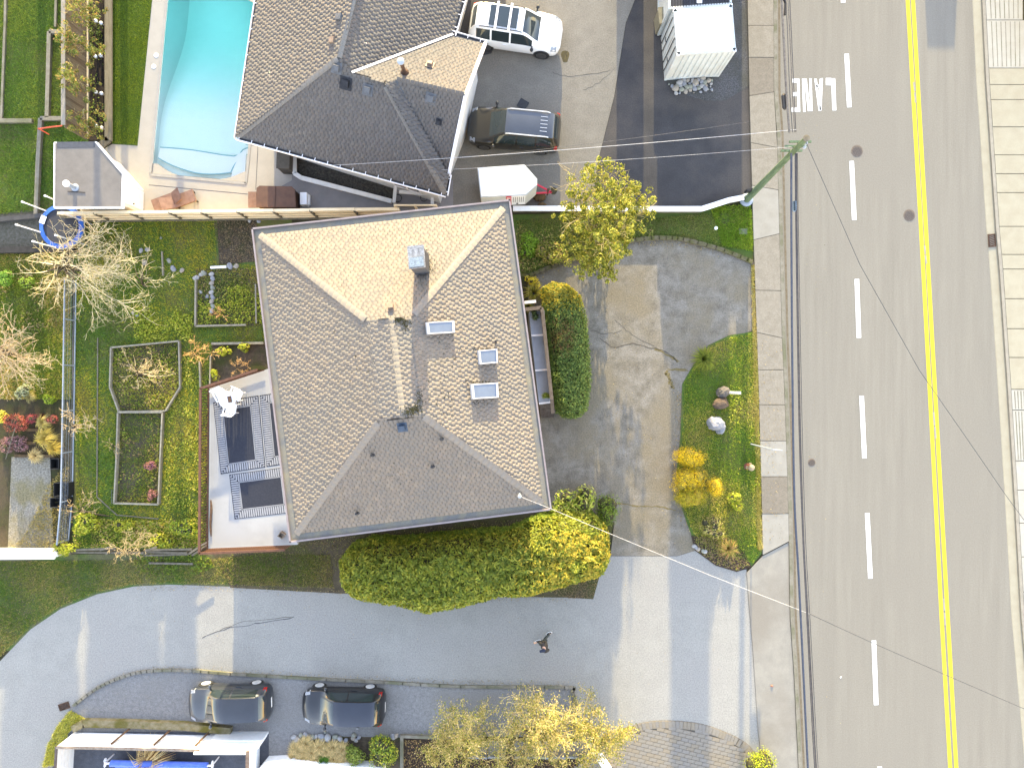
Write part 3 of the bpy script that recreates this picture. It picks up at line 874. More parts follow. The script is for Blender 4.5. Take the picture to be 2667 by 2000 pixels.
# moss specks along the upper edges and under the skylights
rng = np.random.default_rng(5)
mp_, md = [], []
for x, y, sx, sy, nn, f in ((1042, 836, 16, 6, 90, uE), (1056, 845, 8, 12, 50, uE), (1080, 1066, 14, 10, 120, uE), (1062, 1072, 14, 8, 70, uE), (1092, 1040, 7, 22, 50, rE), (1178, 856, 4, 14, 26, rE), (1262, 909, 22, 3, 26, rE), (1254, 996, 26, 3, 34, rE), (1296, 1020, 4, 16, 26, rE), (1112, 676, 6, 18, 50, rN), (1120, 694, 10, 12, 40, rN), (1240, 1045, 30, 8, 16, rE), (1170, 930, 40, 60, 26, rE), (1150, 1040, 40, 50, 30, rE), (900, 950, 60, 90, 18, rW), (1000, 1250, 90, 40, 16, rS)):
    for _ in range(nn):
        q = onplane(x + rng.normal(0, sx * .7), y + rng.normal(0, sy * .7), f, .03)
        mp_.append(q)
mb = MB()
for p in mp_: mb.ball(p, (rng.uniform(.01, .035), rng.uniform(.01, .035), .012), 5, 3)
tag(mb.build('roof_moss', M('moss', alb(96, 92, 48), alb(60, 56, 34), 9, .3, 40, 1), roof), kind='stuff')

# ------------------------------------------------------------------ west deck of the middle house
DZ = 2.7
deck = empty('deck', P(640, 1200, 0), 'raised west deck with pale membrane floor and brown balustrade', 'deck')
dk = PL([(546, 1011), (700, 960), (775, 1418), (543, 1428)], DZ)
MB().prism([(p.x, p.y) for p in dk], DZ - .25, DZ).build('deck_floor', M('deck_membrane', (.32, .31, .295), (.285, .275, .26), 1.2, .08, 40, .7, col3=(.30, .29, .28), scale3=.5), deck)
MB().prism([(p.x, p.y) for p in inset(dk, .25)], 0, DZ - .26).build('skirt_wall', tansiding_m, deck)
for x, y in ((552, 1020), (552, 1215), (552, 1415), (690, 1410)):
    p = P(x, y, DZ); MB().beam((p.x, p.y, 0), (p.x, p.y, DZ - .25), .14, .14).build('post', wood_m, deck)
mb = MB()
for a, b in (((546, 1011), (690, 964)), ((546, 1011), (543, 1428)), ((543, 1428), (760, 1419))):
    p, q = P(*a, DZ), P(*b, DZ); up = Vector((0, 0, 1))
    mb.beam(p + up * .95, q + up * .95, .11, .07)
    mb.beam(p + up * .12, q + up * .12, .05, .05)
mb.build('handrail', brownrail_m, deck)
bal = MB().beam((0, 0, .1), (0, 0, .93), .035, .035).mesh('baluster', brownrail_m)
for a, b, n in (((546, 1011), (690, 964), 24), ((546, 1011), (543, 1428), 58), ((543, 1428), (757, 1419), 36)):
    p, q = P(*a, DZ), P(*b, DZ)
    for i in range(n + 1):
        o = link('baluster', bal, deck); o.location = p.lerp(q, i / n) - worg(deck)

rugdark = M('rug_navy', (.022, .024, .034), (.03, .032, .042), 10, .25, 60, .95)
rugwhite = M('rug_white_stripe', alb(226, 226, 230), alb(212, 212, 218), 6, .08, 50, .95)
def rug(q, label, clip=None, n1=30, n2=14):
    """q: TL TR BR BL pixels on the deck; a dark field inside a border of short white bars"""
    z = DZ + .012
    p = [P(x, y, z) for x, y in q]
    t = empty('rug', (p[0] + p[2]) / 2 - Vector((0, 0, .01)), label, 'rug', 'black rugs with a striped white border on the deck')
    MB().prism([(a.x, a.y) for a in p], DZ + .001, z).build('rug_field', rugdark, t)
    def at(s, r): return (p[0].lerp(p[1], s)).lerp(p[3].lerp(p[2], s), r)
    W_, L_ = (p[1] - p[0]).length, (p[3] - p[0]).length
    bw, bl = .42 / W_, .42 / L_
    st = MB(); up = Vector((0, 0, .004))
    n1, n2 = int(L_ / .105), int(W_ / .105)
    for i in range(1, n1):
        r = i / n1
        k = min(1, r / bl, (1 - r) / bl)
        for s0, s1 in ((.012, bw * k), (1 - bw * k, .988)):
            if abs(s1 - s0) * W_ > .03: st.beam(at(s0, r) + up, at(s1, r) + up, .07, .006)
    for i in range(1, n2):
        s = i / n2
        k = min(1, s / bw, (1 - s) / bw)
        for r0, r1 in ((.012, bl * k), (1 - bl * k, .988)):
            if abs(r1 - r0) * L_ > .03: st.beam(at(s, r0) + up, at(s, r1) + up, .07, .006)
    for a, b in (((bw, bl), (1 - bw, bl)), ((1 - bw, bl), (1 - bw, 1 - bl)), ((1 - bw, 1 - bl), (bw, 1 - bl)), ((bw, 1 - bl), (bw, bl))):
        st.beam(at(*a) + up, at(*b) + up, .06, .006)
    st.build('rug_border', rugwhite, t)
rug([(555, 1048), (673, 1030), (691, 1217), (575, 1235)], 'black rug with striped border under the white chairs, the left one on the deck')
rug([(676, 1030), (790, 1012), (808, 1198), (694, 1216)], 'black striped-border rug half under the roof eave, beside the left rug')
rug([(597, 1236), (752, 1215), (766, 1334), (611, 1352)], 'black striped-border rug nearest the south rail of the deck')
# white folding chairs and a table in a heap on the rug
wp = M('white_plastic', (.8, .8, .8), (.74, .76, .8), 5, .04, 40, .4)
def chair(px, py, rz, label, tilt=0):
    c = P(px, py, DZ + .02)
    t = empty('garden_chair', c, label, 'chair', 'white plastic garden chairs on the deck', rz)
    s = MB().box((0, 0, .42), (.48, .48, .04)); s.build('seat', wp, t, local=True)
    bk = MB()
    for i in range(5): bk.beam((-.2 + i * .1, .23, .44), (-.22 + i * .11, .36, .9), .06, .02, up=(0, 1, 0))
    bk.beam((-.25, .36, .9), (.25, .36, .9), .03, .06); bk.build('backrest', wp, t, local=True)
    for sx in (-1, 1):
        for sy in (-1, 1): MB().beam((sx * .21, sy * .21, 0), (sx * .19, sy * .19, .42), .04, .04).build('leg', wp, t, local=True)
        MB().beam((sx * .25, -.22, .64), (sx * .25, .3, .66), .05, .03).beam((sx * .25, -.2, .42), (sx * .25, -.2, .64), .04, .03).build('armrest', wp, t, local=True)
    return t
chair(588, 1030, R(28), 'white plastic chair at the upper left of the white table on the deck')
chair(626, 1028, R(-24), 'white plastic chair close to the house, right of the white table on the deck')
chair(612, 1062, R(170), 'white plastic chair below the white table, standing on the black rug')
tb = empty('garden_table', P(608, 1040, DZ + .02), 'small round white table between the white chairs on the deck', 'table')
MB().lathe((0, 0, 0), [(.38, .69), (.4, .7), (.4, .73), (.38, .74)], 20).build('table_top', wp, tb, local=True)
for k in range(3):
    a = k * 2.09; MB().beam((.26 * math.cos(a), .26 * math.sin(a), 0), (.2 * math.cos(a), .2 * math.sin(a), .69), .04, .04).build('leg', wp, tb, local=True)
thing('box', MB().box((*P(598, 1040, 3.5)[:2], DZ + .8), (.16, .3, .08), .2), rust_m, 'small rusty-red box lying on the white deck table', 'box')
# rolled mat along the rail and a square pot by the corner
pts = [P(549 + 1.2 * math.sin(i), 1302 + i * 13.5, DZ + .06) for i in range(8)]
thing('driftwood_plank', MB().tube(pts, [.03, .05, .06, .055, .06, .05, .05, .02], 7), M('driftwood', alb(168, 134, 104), alb(128, 98, 76), 8, .2, 40, .9, .3), 'narrow brown driftwood plank lying along the west rail of the deck', 'plank')
c = P(737, 1391, DZ)
mb = MB()
for k in range(4):
    a = k * math.pi / 2 + .2; b = a + math.pi / 2
    mb.hexa([(c.x + r * math.cos(t), c.y + r * math.sin(t), DZ + .002) for r, t in ((.17, a), (.17, b), (.12, b), (.12, a))], [(c.x + r * math.cos(t), c.y + r * math.sin(t), DZ + .26) for r, t in ((.19, a), (.19, b), (.14, b), (.14, a))])
mb.box((c.x, c.y, DZ + .1), (.16, .16, .04), .2 + math.pi / 4)
thing('flower_pot', mb, M('pot_tan', alb(190, 172, 150), alb(170, 152, 130), 6, .1, 40, .8), 'small square tan pot at the south-east corner of the deck', 'pot')

# ------------------------------------------------------------------ east porch stair of the middle house
porch = empty('porch', P(1410, 940, 0), 'narrow east porch ramp with blue floor and brown wooden parapet', 'porch')
blue = M('porch_floor', (.27, .30, .35), (.22, .25, .30), 2, .15, 50, .8)
lv = [((1378, 812), (1418, 810), (1422, 872), (1384, 874), 1.6), ((1384, 874), (1422, 872), (1430, 962), (1394, 965), 1.42), ((1394, 965), (1430, 962), (1438, 1047), (1404, 1051), 1.24)]
for a, b, c, d, z in lv:
    MB().prism([(q.x, q.y) for q in PL([a, b, c, d], z)], 0, z).build('landing', blue, porch)
    p, q = P(*d, z), P(*c, z)
    MB().beam((p.x, p.y, z + .01), (q.x, q.y, z + .01), .09, .03).build('nosing', trim_m, porch)
for i, (y0, z) in enumerate(((1052, 1.0), (1062, .72), (1071, .44), (1078, .2))):
    MB().prism([(q.x, q.y) for q in PL([(1405 + i, y0), (1439 + i, y0 - 2), (1440 + i, y0 + 9), (1406 + i, y0 + 11)], z)], 0, z).build('step', porchwood_m, porch)
rail = [P(1366, 806, 2.35), P(1410, 801, 2.35), P(1413, 812, 2.35), P(1437, 1040, 2.15), P(1440, 1076, 1.5)]
mb = MB()
for a, b in zip(rail, rail[1:]): mb.beam(a, b, .17, .06)
mb.build('parapet_cap', porchwood_m, porch)
mb = MB()
for a, b, za, zb in ((rail[0], rail[1], 1.5, 1.5), (rail[1], rail[3], 1.5, 1.0)):
    mb.hexa([(a.x - .03, a.y, za), (a.x + .03, a.y + .01, za), (b.x + .03, b.y + .01, zb), (b.x - .03, b.y, zb)], [(a.x - .03, a.y, a.z - .03), (a.x + .03, a.y + .01, a.z - .03), (b.x + .03, b.y + .01, b.z - .03), (b.x - .03, b.y, b.z - .03)])
mb.build('parapet_board', porchwood_m, porch)
MB().beam(P(1366, 788, 1.4), P(1396, 785, 1.4), .14, .05).build('side_ledge', trim_m, porch)

# ------------------------------------------------------------------ north-east house
house2 = empty('house', P(920, 100, 0), 'grey-shingled house beside the pool with white gutters and an east gable', 'house')
E2 = 3.2
A2, B2 = P(619, 357, E2), P(1159, 505, E2)
E_ = P(1180, 90, E2); D_ = P(1263, 114, E2); C_ = P(1211, 250, 5.0); Gb = P(1167, 458, E2)
T1 = P(884, 150, 5.35)
T2, T3 = onplane(917, 190, [A2, B2, T1]), onplane(1001, 218, [A2, B2, T1])
R1 = P(1032, 209, T3.z + .05)
C_ = P(1211, 250, T3.z + .02)
Wn, Rn, En = P(690, -130, E2), P(948, -110, 5.35), P(1243, -130, E2)
roof2_m = M('grey_shingle', (.104, .099, .096), (.084, .081, .080), 5, .15, 24, .95, 0, tint=True, col3=(.095, .090, .088), scale3=.3)
f2 = [[A2, B2, T3, T2, T1], [Wn, A2, T1, Rn], [E_, En, Rn, T1, T2], [D_, E_, T2, T3, R1, C_], [B2, Gb, R1, T3], [Gb, C_, R1]]
mb = MB()
for f in f2:
    n_ = newell(f); mb.sheet([p - n_ * ((p - f[0]).dot(n_) + .015) for p in f])
roof2 = mb.build('roof', roof2_m, house2)
# the S slope of the gable falls like the big S slope: its courses run along the ridge C_-R1
shingle_roof(roof2, f2[:5], roof2_m, ex=.15, seed=9, hmin=.004, hmax=.013, focus=P(880, 330, 4.5))
gS = [R1, C_, Gb]
shingle_roof(roof2, [gS], roof2_m, ex=.15, nsingle=0, seed=10)
cap2 = M('grey_hip_cap', (.17, .16, .145), (.135, .128, .118), 8, .3, 60, .95, .2)
nn = [newell(f) for f in f2]
cap_row(roof2, A2, T1, nn[0], nn[1], cap2, wd=.13); cap_row(roof2, B2, T3, nn[0], nn[4], cap2, wd=.13)
cap_row(roof2, T1, Rn, nn[1], nn[2], cap2, name='ridge_cap', wd=.12)
vl = MB().beam(R1 + Vector((0, 0, .02)), Gb + Vector((0, 0, .03)), .12, .02)
vl.build('valley_flashing', M('flashing', alb(120, 124, 128), alb(104, 108, 112), 6, .1, 40, .5), house2)
MB().beam(E_ + Vector((0, 0, .03)), T2 + Vector((0, 0, .04)), .1, .02).build('valley_flashing', trim_m, house2)
lip = MB(); tr_ = MB(); hk = MB()
for a, b, k in ((A2, B2, 1), (Wn, A2, 1), (B2, Gb, 1), (En, E_, 1), (E_, D_, 1)):
    d = (b - a).normalized(); n = Vector((d.y, -d.x, 0))
    mid = (a + b) / 2
    if n.dot(Vector((0, 6, 0)) + P(900, 150, 0) - mid - Vector((0, 6, 0))) > 0: n = -n
    z = Vector((0, 0, 1))
    lip.beam(a + n * .14 - z * .02 - d * .06, b + n * .14 - z * .02 + d * .06, .035, .14)
    tr_.beam(a + n * .06 - z * .06, b + n * .06 - z * .06, .13, .02)
    L = (b - a).length
    for i in range(int(L / .62) + 1):
        p = a + d * (i * .62 + .1); hk.beam(p + n * -.01 + z * .04, p + n * .15 + z * .05, .03, .012)
lip.build('fascia', trim_m, house2); tr_.build('gutter', black_mat, house2); hk.build('gutter_hanger', trim_m, house2)
rk = MB()
for a, b in ((Gb, C_), (C_, D_)): rk.beam(a + Vector((.02, 0, -.02)), b + Vector((.02, 0, -.02)), .13, .16)
rk.build('bargeboard', trim_m, house2)
wb = [Wn + Vector((.5, 0, 0)), A2 + Vector((.55, .45, 0)), B2 + Vector((-.55, .45, 0)), P(1160, 470, 0) * 1.0]
wq = [(Wn.x + .55, Wn.y), (A2.x + .6, A2.y + .45), (B2.x - .55, B2.y + .4), (Gb.x - .55, Gb.y), (C_.x - .35, C_.y), (D_.x - .5, D_.y - .3), (E_.x - .5, E_.y - .4), (En.x - .5, En.y)]
MB().prism([Vector((x, y, 0)) for x, y in wq], 0, E2 - .08).build('wall', siding_m, house2)
gw = MB().add([(Gb.x - .3, Gb.y + .2, E2 - .3), (D_.x - .5, D_.y - .2, E2 - .3), (C_.x - .3, C_.y, C_.z - .2)], [(0, 1, 2)]); gw.build('gable_wall', siding_m, house2)
wa, wb_ = Vector((*wq[1], 0)), Vector((*wq[2], 0))
for t in (.3, .82): wall_window(house2, wa, wb_, t, .9, 2.2, 1.4, trim_m)
wall_window(house2, Vector((*wq[0], 0)), wa, .5, .9, 2.2, 1.8, trim_m)
v2m = M('vent_grey', alb(140, 142, 146), alb(120, 122, 126), 6, .15, 40, .55)
for x, y, fi, m, s in ((886, 48, 1, v2m, .32), (868, 108, 1, vent_m, .3), (877, 178, 0, v2m, .3), (901, 218, 0, steel_m, .34), (958, 235, 0, v2m, .3), (1122, 257, 5, v2m, .3), (1120, 170, 3, vent_m, .24), (1143, 318, 5, steel_m, .18)):
    roof_box(roof2, x, y, f2[fi], s, .17, m)
c = onplane(1054, 190, f2[3])
MB().tube([c - Vector((0, 0, .1)), c + Vector((0, 0, 1.05))], .085, 12).lathe(c + Vector((0, 0, .02)), [(.2, 0), (.12, .1), (.085, .14)], 12).build('stove_pipe', rust_m, roof2)
MB().lathe(c + Vector((0, 0, 1.02)), [(.1, 0), (.16, .02), (.16, .09), (.04, .14)], 14).build('pipe_cap', galv_m, roof2)
# ------------------------------------------------------------------ cars
def catmull(xs, tab, x):
    i = max(0, min(len(xs) - 2, next((k for k in range(len(xs) - 1) if x <= xs[k + 1]), len(xs) - 2)))
    t = (x - xs[i]) / (xs[i + 1] - xs[i])
    p0, p1, p2, p3 = tab[max(i - 1, 0)], tab[i], tab[i + 1], tab[min(i + 2, len(tab) - 1)]
    h = xs[i + 1] - xs[i]
    h0 = xs[i] - xs[max(i - 1, 0)] or h; h2 = xs[min(i + 2, len(xs) - 1)] - xs[i + 1] or h
    out = []
    for a, b, c, d in zip(p0, p1, p2, p3):
        s = (c - b) / h
        m1 = 0 if (b - a) * (c - b) <= 0 else 2 / (h0 / max(1e-6, abs(b - a)) + h / max(1e-6, abs(c - b))) * (1 if c > b else -1)
        m2 = 0 if (c - b) * (d - c) <= 0 else 2 / (h / max(1e-6, abs(c - b)) + h2 / max(1e-6, abs(d - c))) * (1 if d > c else -1)
        t2, t3 = t * t, t ** 3
        out.append((2 * t3 - 3 * t2 + 1) * b + (t3 - 2 * t2 + t) * h * m1 + (-2 * t3 + 3 * t2) * c + (t3 - t2) * h * m2)
    return out

carglass, _nt, _b = newmat('car_glass')
_b.inputs['Base Color'].default_value = (.02, .028, .03, 1); _b.inputs['Roughness'].default_value = .03
_b.inputs['Specular IOR Level'].default_value = .7
lampred = M('tail_lamp_red', (.55, .03, .02), (.45, .02, .02), 8, .1, 40, .25)
lampclear = M('head_lamp', (.5, .52, .55), (.35, .37, .4), 12, .1, 40, .15)
rim_m = M('alloy_rim', (.62, .63, .65), (.5, .51, .53), 9, .08, 40, .35, metal=.4)
rimdark_m = M('dark_rim', (.04, .04, .042), (.06, .06, .06), 9, .1, 40, .4)

def car(px, py, rz, label, st, L, W, paint, ws, rw, sg, pillars, rim, group='cars parked around the two houses', axles=None, roofmat=None, wr=.34, extras=None):
    """st: stations rear to front (x, half width, belt z, roof half width, roof edge z, crown); ws/rw: x of top and bottom of windscreen / rear window; sg: x range of the side glass"""
    t = empty('parked_car', P(px, py, 0), label, 'car', group, rz)
    xs = [s[0] for s in st]
    marks = sorted(set([round(x, 3) for x in list(np.linspace(xs[0], xs[-1], 44)) + list(ws) + list(rw) + list(sg) + [p + d for p in pillars for d in (-.045, .045)]]))
    marks = [marks[0]] + [b for a, b in zip(marks, marks[1:]) if b - a > .012]
    rows = []
    for x in marks:
        w_, zb, wr_, zr, cr = catmull(xs, [s[1:] for s in st], x)
        e = min(1, (x - xs[0]) / .25, (xs[-1] - x) / .25)
        lowz = .24 + .1 * (1 - e)
        half = [(w_ * .93, lowz), (w_ * .99, lowz + .12), (w_, lowz + (zb - lowz) * .55), (w_ * .975, zb)]
        for k in (.09, .5, .9, 1.0):
            bulge = .03 * math.sin(math.pi * k)
            half.append((w_ * .975 + (wr_ - w_ * .975) * k + bulge * (zr - zb) * .8, zb + (zr - zb) * k))
        for k in (.86, .45, 0.0):
            half.append((wr_ * k, zr + cr * (1 - k * k)))
        rows.append(half)
    nc = len(rows[0])
    V = []
    for x, h in zip(marks, rows):
        V += [(x, y, z) for y, z in h] + [(x, -y, z) for y, z in h[-2::-1]]
    n = 2 * nc - 1
    parts = {'body': [], 'windscreen': [], 'rear_window': [], 'side_window': [], 'side_window2': [], 'roof_panel': []}
    inr = lambda x, a: min(a) - 1e-4 <= x <= max(a) + 1e-4
    for i in range(len(marks) - 1):
        xm = (marks[i] + marks[i + 1]) / 2
        for j in range(n - 1):
            c = j if j < nc - 1 else n - 2 - j
            f = (i * n + j, (i + 1) * n + j, (i + 1) * n + j + 1, i * n + j + 1)
            key = 'body'
            if 8 <= c and inr(xm, ws): key = 'windscreen'
            elif 8 <= c and inr(xm, rw): key = 'rear_window'
            elif 4 <= c <= 5 and inr(xm, sg) and not any(abs(xm - p) < .045 for p in pillars): key = 'side_window' if j < nc else 'side_window2'
            elif 7 <= c and roofmat is not None and min(ws) > xm > max(rw): key = 'roof_panel'
            parts[key].append(f)
    for i in (0, len(marks) - 1):
        f = tuple(i * n + j for j in range(n))
        parts['body'].append(f if i == 0 else f[::-1])
    for k, fs in parts.items():
        if not fs: continue
        used = sorted(set(a for f in fs for a in f)); mp = {a: b for b, a in enumerate(used)}
        mb = MB(); mb.v = [V[a] for a in used]; mb.f = [tuple(mp[a] for a in f)[::-1] for f in fs]
        mat = paint if k == 'body' else (roofmat if k == 'roof_panel' else carglass)
        o = mb.build(k.rstrip('2'), mat, t, smooth=True, local=True)
    ax = axles or (-L * .30, L * .31)
    for x in ax:
        for s in (1, -1):
            wp_ = W / 2 - .10
            ty = MB().lathe((x, s * wp_, wr), [(wr * .72, -.11), (wr * .97, -.1), (wr, -.06), (wr, .06), (wr * .97, .1), (wr * .72, .11)], 22, axis='y').build('wheel', tyre_m, t, local=True)
            rb = MB()
            rb.lathe((x, s * (wp_ + .105), wr), [(wr * .74, -.02), (wr * .74, .01), (wr * .66, .012)], 22, axis='y')
            for q in range(5):
                a = q * 2 * math.pi / 5
                rb.beam((x, s * (wp_ + .12), wr), (x + wr * .7 * math.cos(a), s * (wp_ + .115), wr + wr * .7 * math.sin(a)), .075, .02, up=(0, 1, 0))
            rb.lathe((x, s * (wp_ + .12), wr), [(.06, -.01), (.06, .015)], 12, axis='y')
            rb.build('rim', rim, ty, local=True)
            ab_ = MB()
            ab_.lathe((x, s * (W / 2 - .03), wr + .02), [(wr * 1.13, -.03), (wr * 1.13, .012), (wr * 1.02, .014)], 22, axis='y').build('wheel_arch', black_mat, t, local=True)
    for s in (1, -1):        # mirrors, door handles
        w_, zb = catmull(xs, [q[1:] for q in st], ws[1] - .22)[:2]
        MB().beam((ws[1] - .26, s * w_ * .95, zb + .03), (ws[1] - .26, s * (w_ + .12), zb + .07), .07, .05).ball((ws[1] - .25, s * (w_ + .15), zb + .09), (.09, .11, .08), 10, 6).build('mirror', paint if extras != 'white' else black_mat, t, smooth=True, local=True)
        for x in (pillars[0] - .18, pillars[-1] - .02 - .25):
            w2, z2 = catmull(xs, [q[1:] for q in st], x)[:2]
            MB().beam((x - .1, s * (w2 + .008), z2 - .1), (x + .1, s * (w2 + .008), z2 - .1), .035, .03).build('door_handle', paint, t, local=True)
    return t, lambda x: catmull(xs, [q[1:] for q in st], x)

def lamps(t, fn, xf, xr, wf=.3, red=True):
    for s in (1, -1):
        for x0, nm, m in ((xf, 'headlight', lampclear), (xr, 'tail_light', lampred)):
            mb = MB()
            a, b = fn(x0), fn(x0 - .2 if x0 > 0 else x0 + .2)
            xb = x0 - .28 if x0 > 0 else x0 + .16
            z = a[1]
            b = fn(xb)
            p = [(x0, s * (a[0] * .99 + .012), z - .16), (x0, s * (a[0] * .965 + .012), z + .015), (x0, s * (a[0] * .78), z + .035 + (a[3] - z) * .3),
                 (xb, s * (b[0] * .99 + .014), b[1] - .12), (xb, s * (b[0] * .97 + .014), b[1] + .02), (xb, s * (b[0] * .80), b[1] + .04 + (b[3] - b[1]) * (.3 if x0 > 0 else .3))]
            mb.add(p, [(0, 1, 4, 3), (1, 2, 5, 4), (0, 3, 4, 1), (1, 4, 5, 2)])
            mb.build(nm, m, t, local=True)

whitepaint = M('car_white', (.74, .74, .73), (.72, .72, .71), 2, .02, 60, .3, coat=.7)
def darkpaint(name, c): return M(name, c, tuple(x * 1.15 for x in c), 2, .06, 200, .34, coat=.6, metal=.3, spec=.4)
# white SUV by the gable (nose to the right)
suv = [(-2.36, .60, .78, .52, .84, .01), (-2.32, .82, .90, .60, .98, .02), (-2.24, .90, 1.02, .60, 1.18, .03), (-2.02, .935, 1.06, .60, 1.56, .04), (-1.85, .945, 1.06, .62, 1.66, .05), (-1.0, .955, 1.04, .65, 1.72, .05),
       (0, .955, 1.02, .655, 1.72, .05), (.42, .95, 1.02, .64, 1.67, .05), (1.22, .94, 1.02, .72, 1.09, .05), (1.4, .93, 1.0, .74, 1.05, .05), (1.9, .90, .93, .72, .97, .05), (2.2, .80, .82, .62, .86, .04), (2.33, .62, .68, .5, .72, .03), (2.38, .45, .55, .36, .58, .02)]
t, fn = car(1343, 97, R(-8.5), 'white estate SUV with roof bars and dark sunroof, nose pointing to the road', suv, 4.74, 1.9, whitepaint, (.42, 1.22), (-2.22, -1.98), (-1.9, .95), (-1.15, -.18), rimdark_m, wr=.37, extras='white')
lamps(t, fn, 2.2, -2.26)
f = MB(); f.beam((-1.3, 0, 1.785), (.1, 0, 1.785), 1.0, .02); f.build('sunroof', carglass, t, local=True)
for s in (1, -1): MB().tube([(-1.75, s * .6, 1.70), (-1.6, s * .61, 1.77), (.2, s * .61, 1.77), (.38, s * .6, 1.70)], .025, 6).build('roof_rail', black_mat, t, local=True)
for x in (-.95, -.28): MB().beam((x, -.68, 1.84), (x, .68, 1.84), .11, .035).box((x, .64, 1.8), (.1, .06, .08)).box((x, -.64, 1.8), (.1, .06, .08)).build('roof_bar', trim_m, t, local=True)
# dark SUV nose to the left
t, fn = car(1339, 351, R(180 - 5.5), 'dark brown-black SUV with chrome roof rails, nose pointing to the house', suv, 4.74, 1.9, darkpaint('car_brown_black', (.022, .02, .016)), (.42, 1.22), (-2.22, -1.98), (-1.9, .95), (-1.15, -.18), rimdark_m, wr=.36, roofmat=darkpaint('car_roof_grey', (.05, .055, .065)))
lamps(t, fn, 2.2, -2.26)
for s in (1, -1): MB().tube([(-1.75, s * .61, 1.70), (-1.6, s * .62, 1.77), (.2, s * .62, 1.77), (.38, s * .61, 1.70)], .028, 6).build('roof_rail', rim_m, t, local=True)
for k in range(5): MB().beam((-1.65, -.36 + k * .18, 1.765), (-1.3, -.36 + k * .18, 1.775), .02, .015).build('roof_rib', rim_m, t, local=True)
# two hatchbacks on the parking strip, noses to the left
hat = [(-2.14, .5, .62, .42, .68, .01), (-2.08, .76, .78, .56, .86, .03), (-1.98, .84, .92, .60, 1.06, .04), (-1.72, .87, .97, .60, 1.36, .05), (-1.5, .88, .97, .60, 1.45, .05), (-.9, .885, .94, .60, 1.51, .05),
       (-.1, .885, .92, .61, 1.53, .05), (.30, .88, .92, .60, 1.46, .06), (1.08, .87, .91, .68, .98, .08), (1.3, .86, .88, .68, .92, .08), (1.75, .80, .79, .6, .83, .07), (1.98, .68, .68, .5, .72, .05), (2.1, .5, .56, .38, .60, .03), (2.15, .36, .46, .28, .50, .02)]
t, fn = car(611, 1815, R(180 + 1.0), 'dark grey hatchback with silver roof edge, the car nearer the storm drain', hat, 4.28, 1.76, darkpaint('car_slate', (.03, .034, .042)), (.30, 1.08), (-1.96, -1.74), (-1.62, .78), (-.35,), rim_m, wr=.31, roofmat=darkpaint('car_slate_roof', (.022, .025, .032)))
lamps(t, fn, 1.92, -2.02)
MB().box((-2.13, 0, .6), (.03, .5, .12)).build('number_plate', white_m, t, local=True)
t, fn = car(902, 1823, R(180 - 1.5), 'black hatchback beside the rock-edged flower bed', hat, 4.28, 1.76, darkpaint('car_black', (.012, .013, .016)), (.30, 1.08), (-1.96, -1.74), (-1.62, .78), (-.35,), rim_m, wr=.31, roofmat=darkpaint('car_black_roof', (.02, .023, .032)))
lamps(t, fn, 1.92, -2.02)
MB().box((-2.13, 0, .6), (.03, .5, .12)).build('number_plate', white_m, t, local=True)
# the van whose shadow falls into the top of the frame
van = empty('van', P(2455, -545, 0), 'dark van driving away beyond the upper edge of the picture', 'van', rz=R(88))
vb = MB().prism([(-2.6, -.95), (2.3, -.95), (2.6, -.6), (2.6, .6), (2.3, .95), (-2.6, .95)], .35, 1.2); vb.build('body', darkpaint('van_grey', (.05, .06, .07)), van, local=True)
MB().hexa([(-2.5, -.93, 1.2), (1.6, -.93, 1.2), (1.6, .93, 1.2), (-2.5, .93, 1.2)], [(-2.4, -.7, 2.05), (.8, -.7, 2.05), (.8, .7, 2.05), (-2.4, .7, 2.05)]).build('cabin', carglass, van, local=True)
for x in (-1.6, 1.6):
    for s in (1, -1): MB().lathe((x, s * .86, .35), [(.24, -.1), (.35, -.09), (.35, .09), (.24, .1)], 18, axis='y').build('wheel', tyre_m, van, local=True)

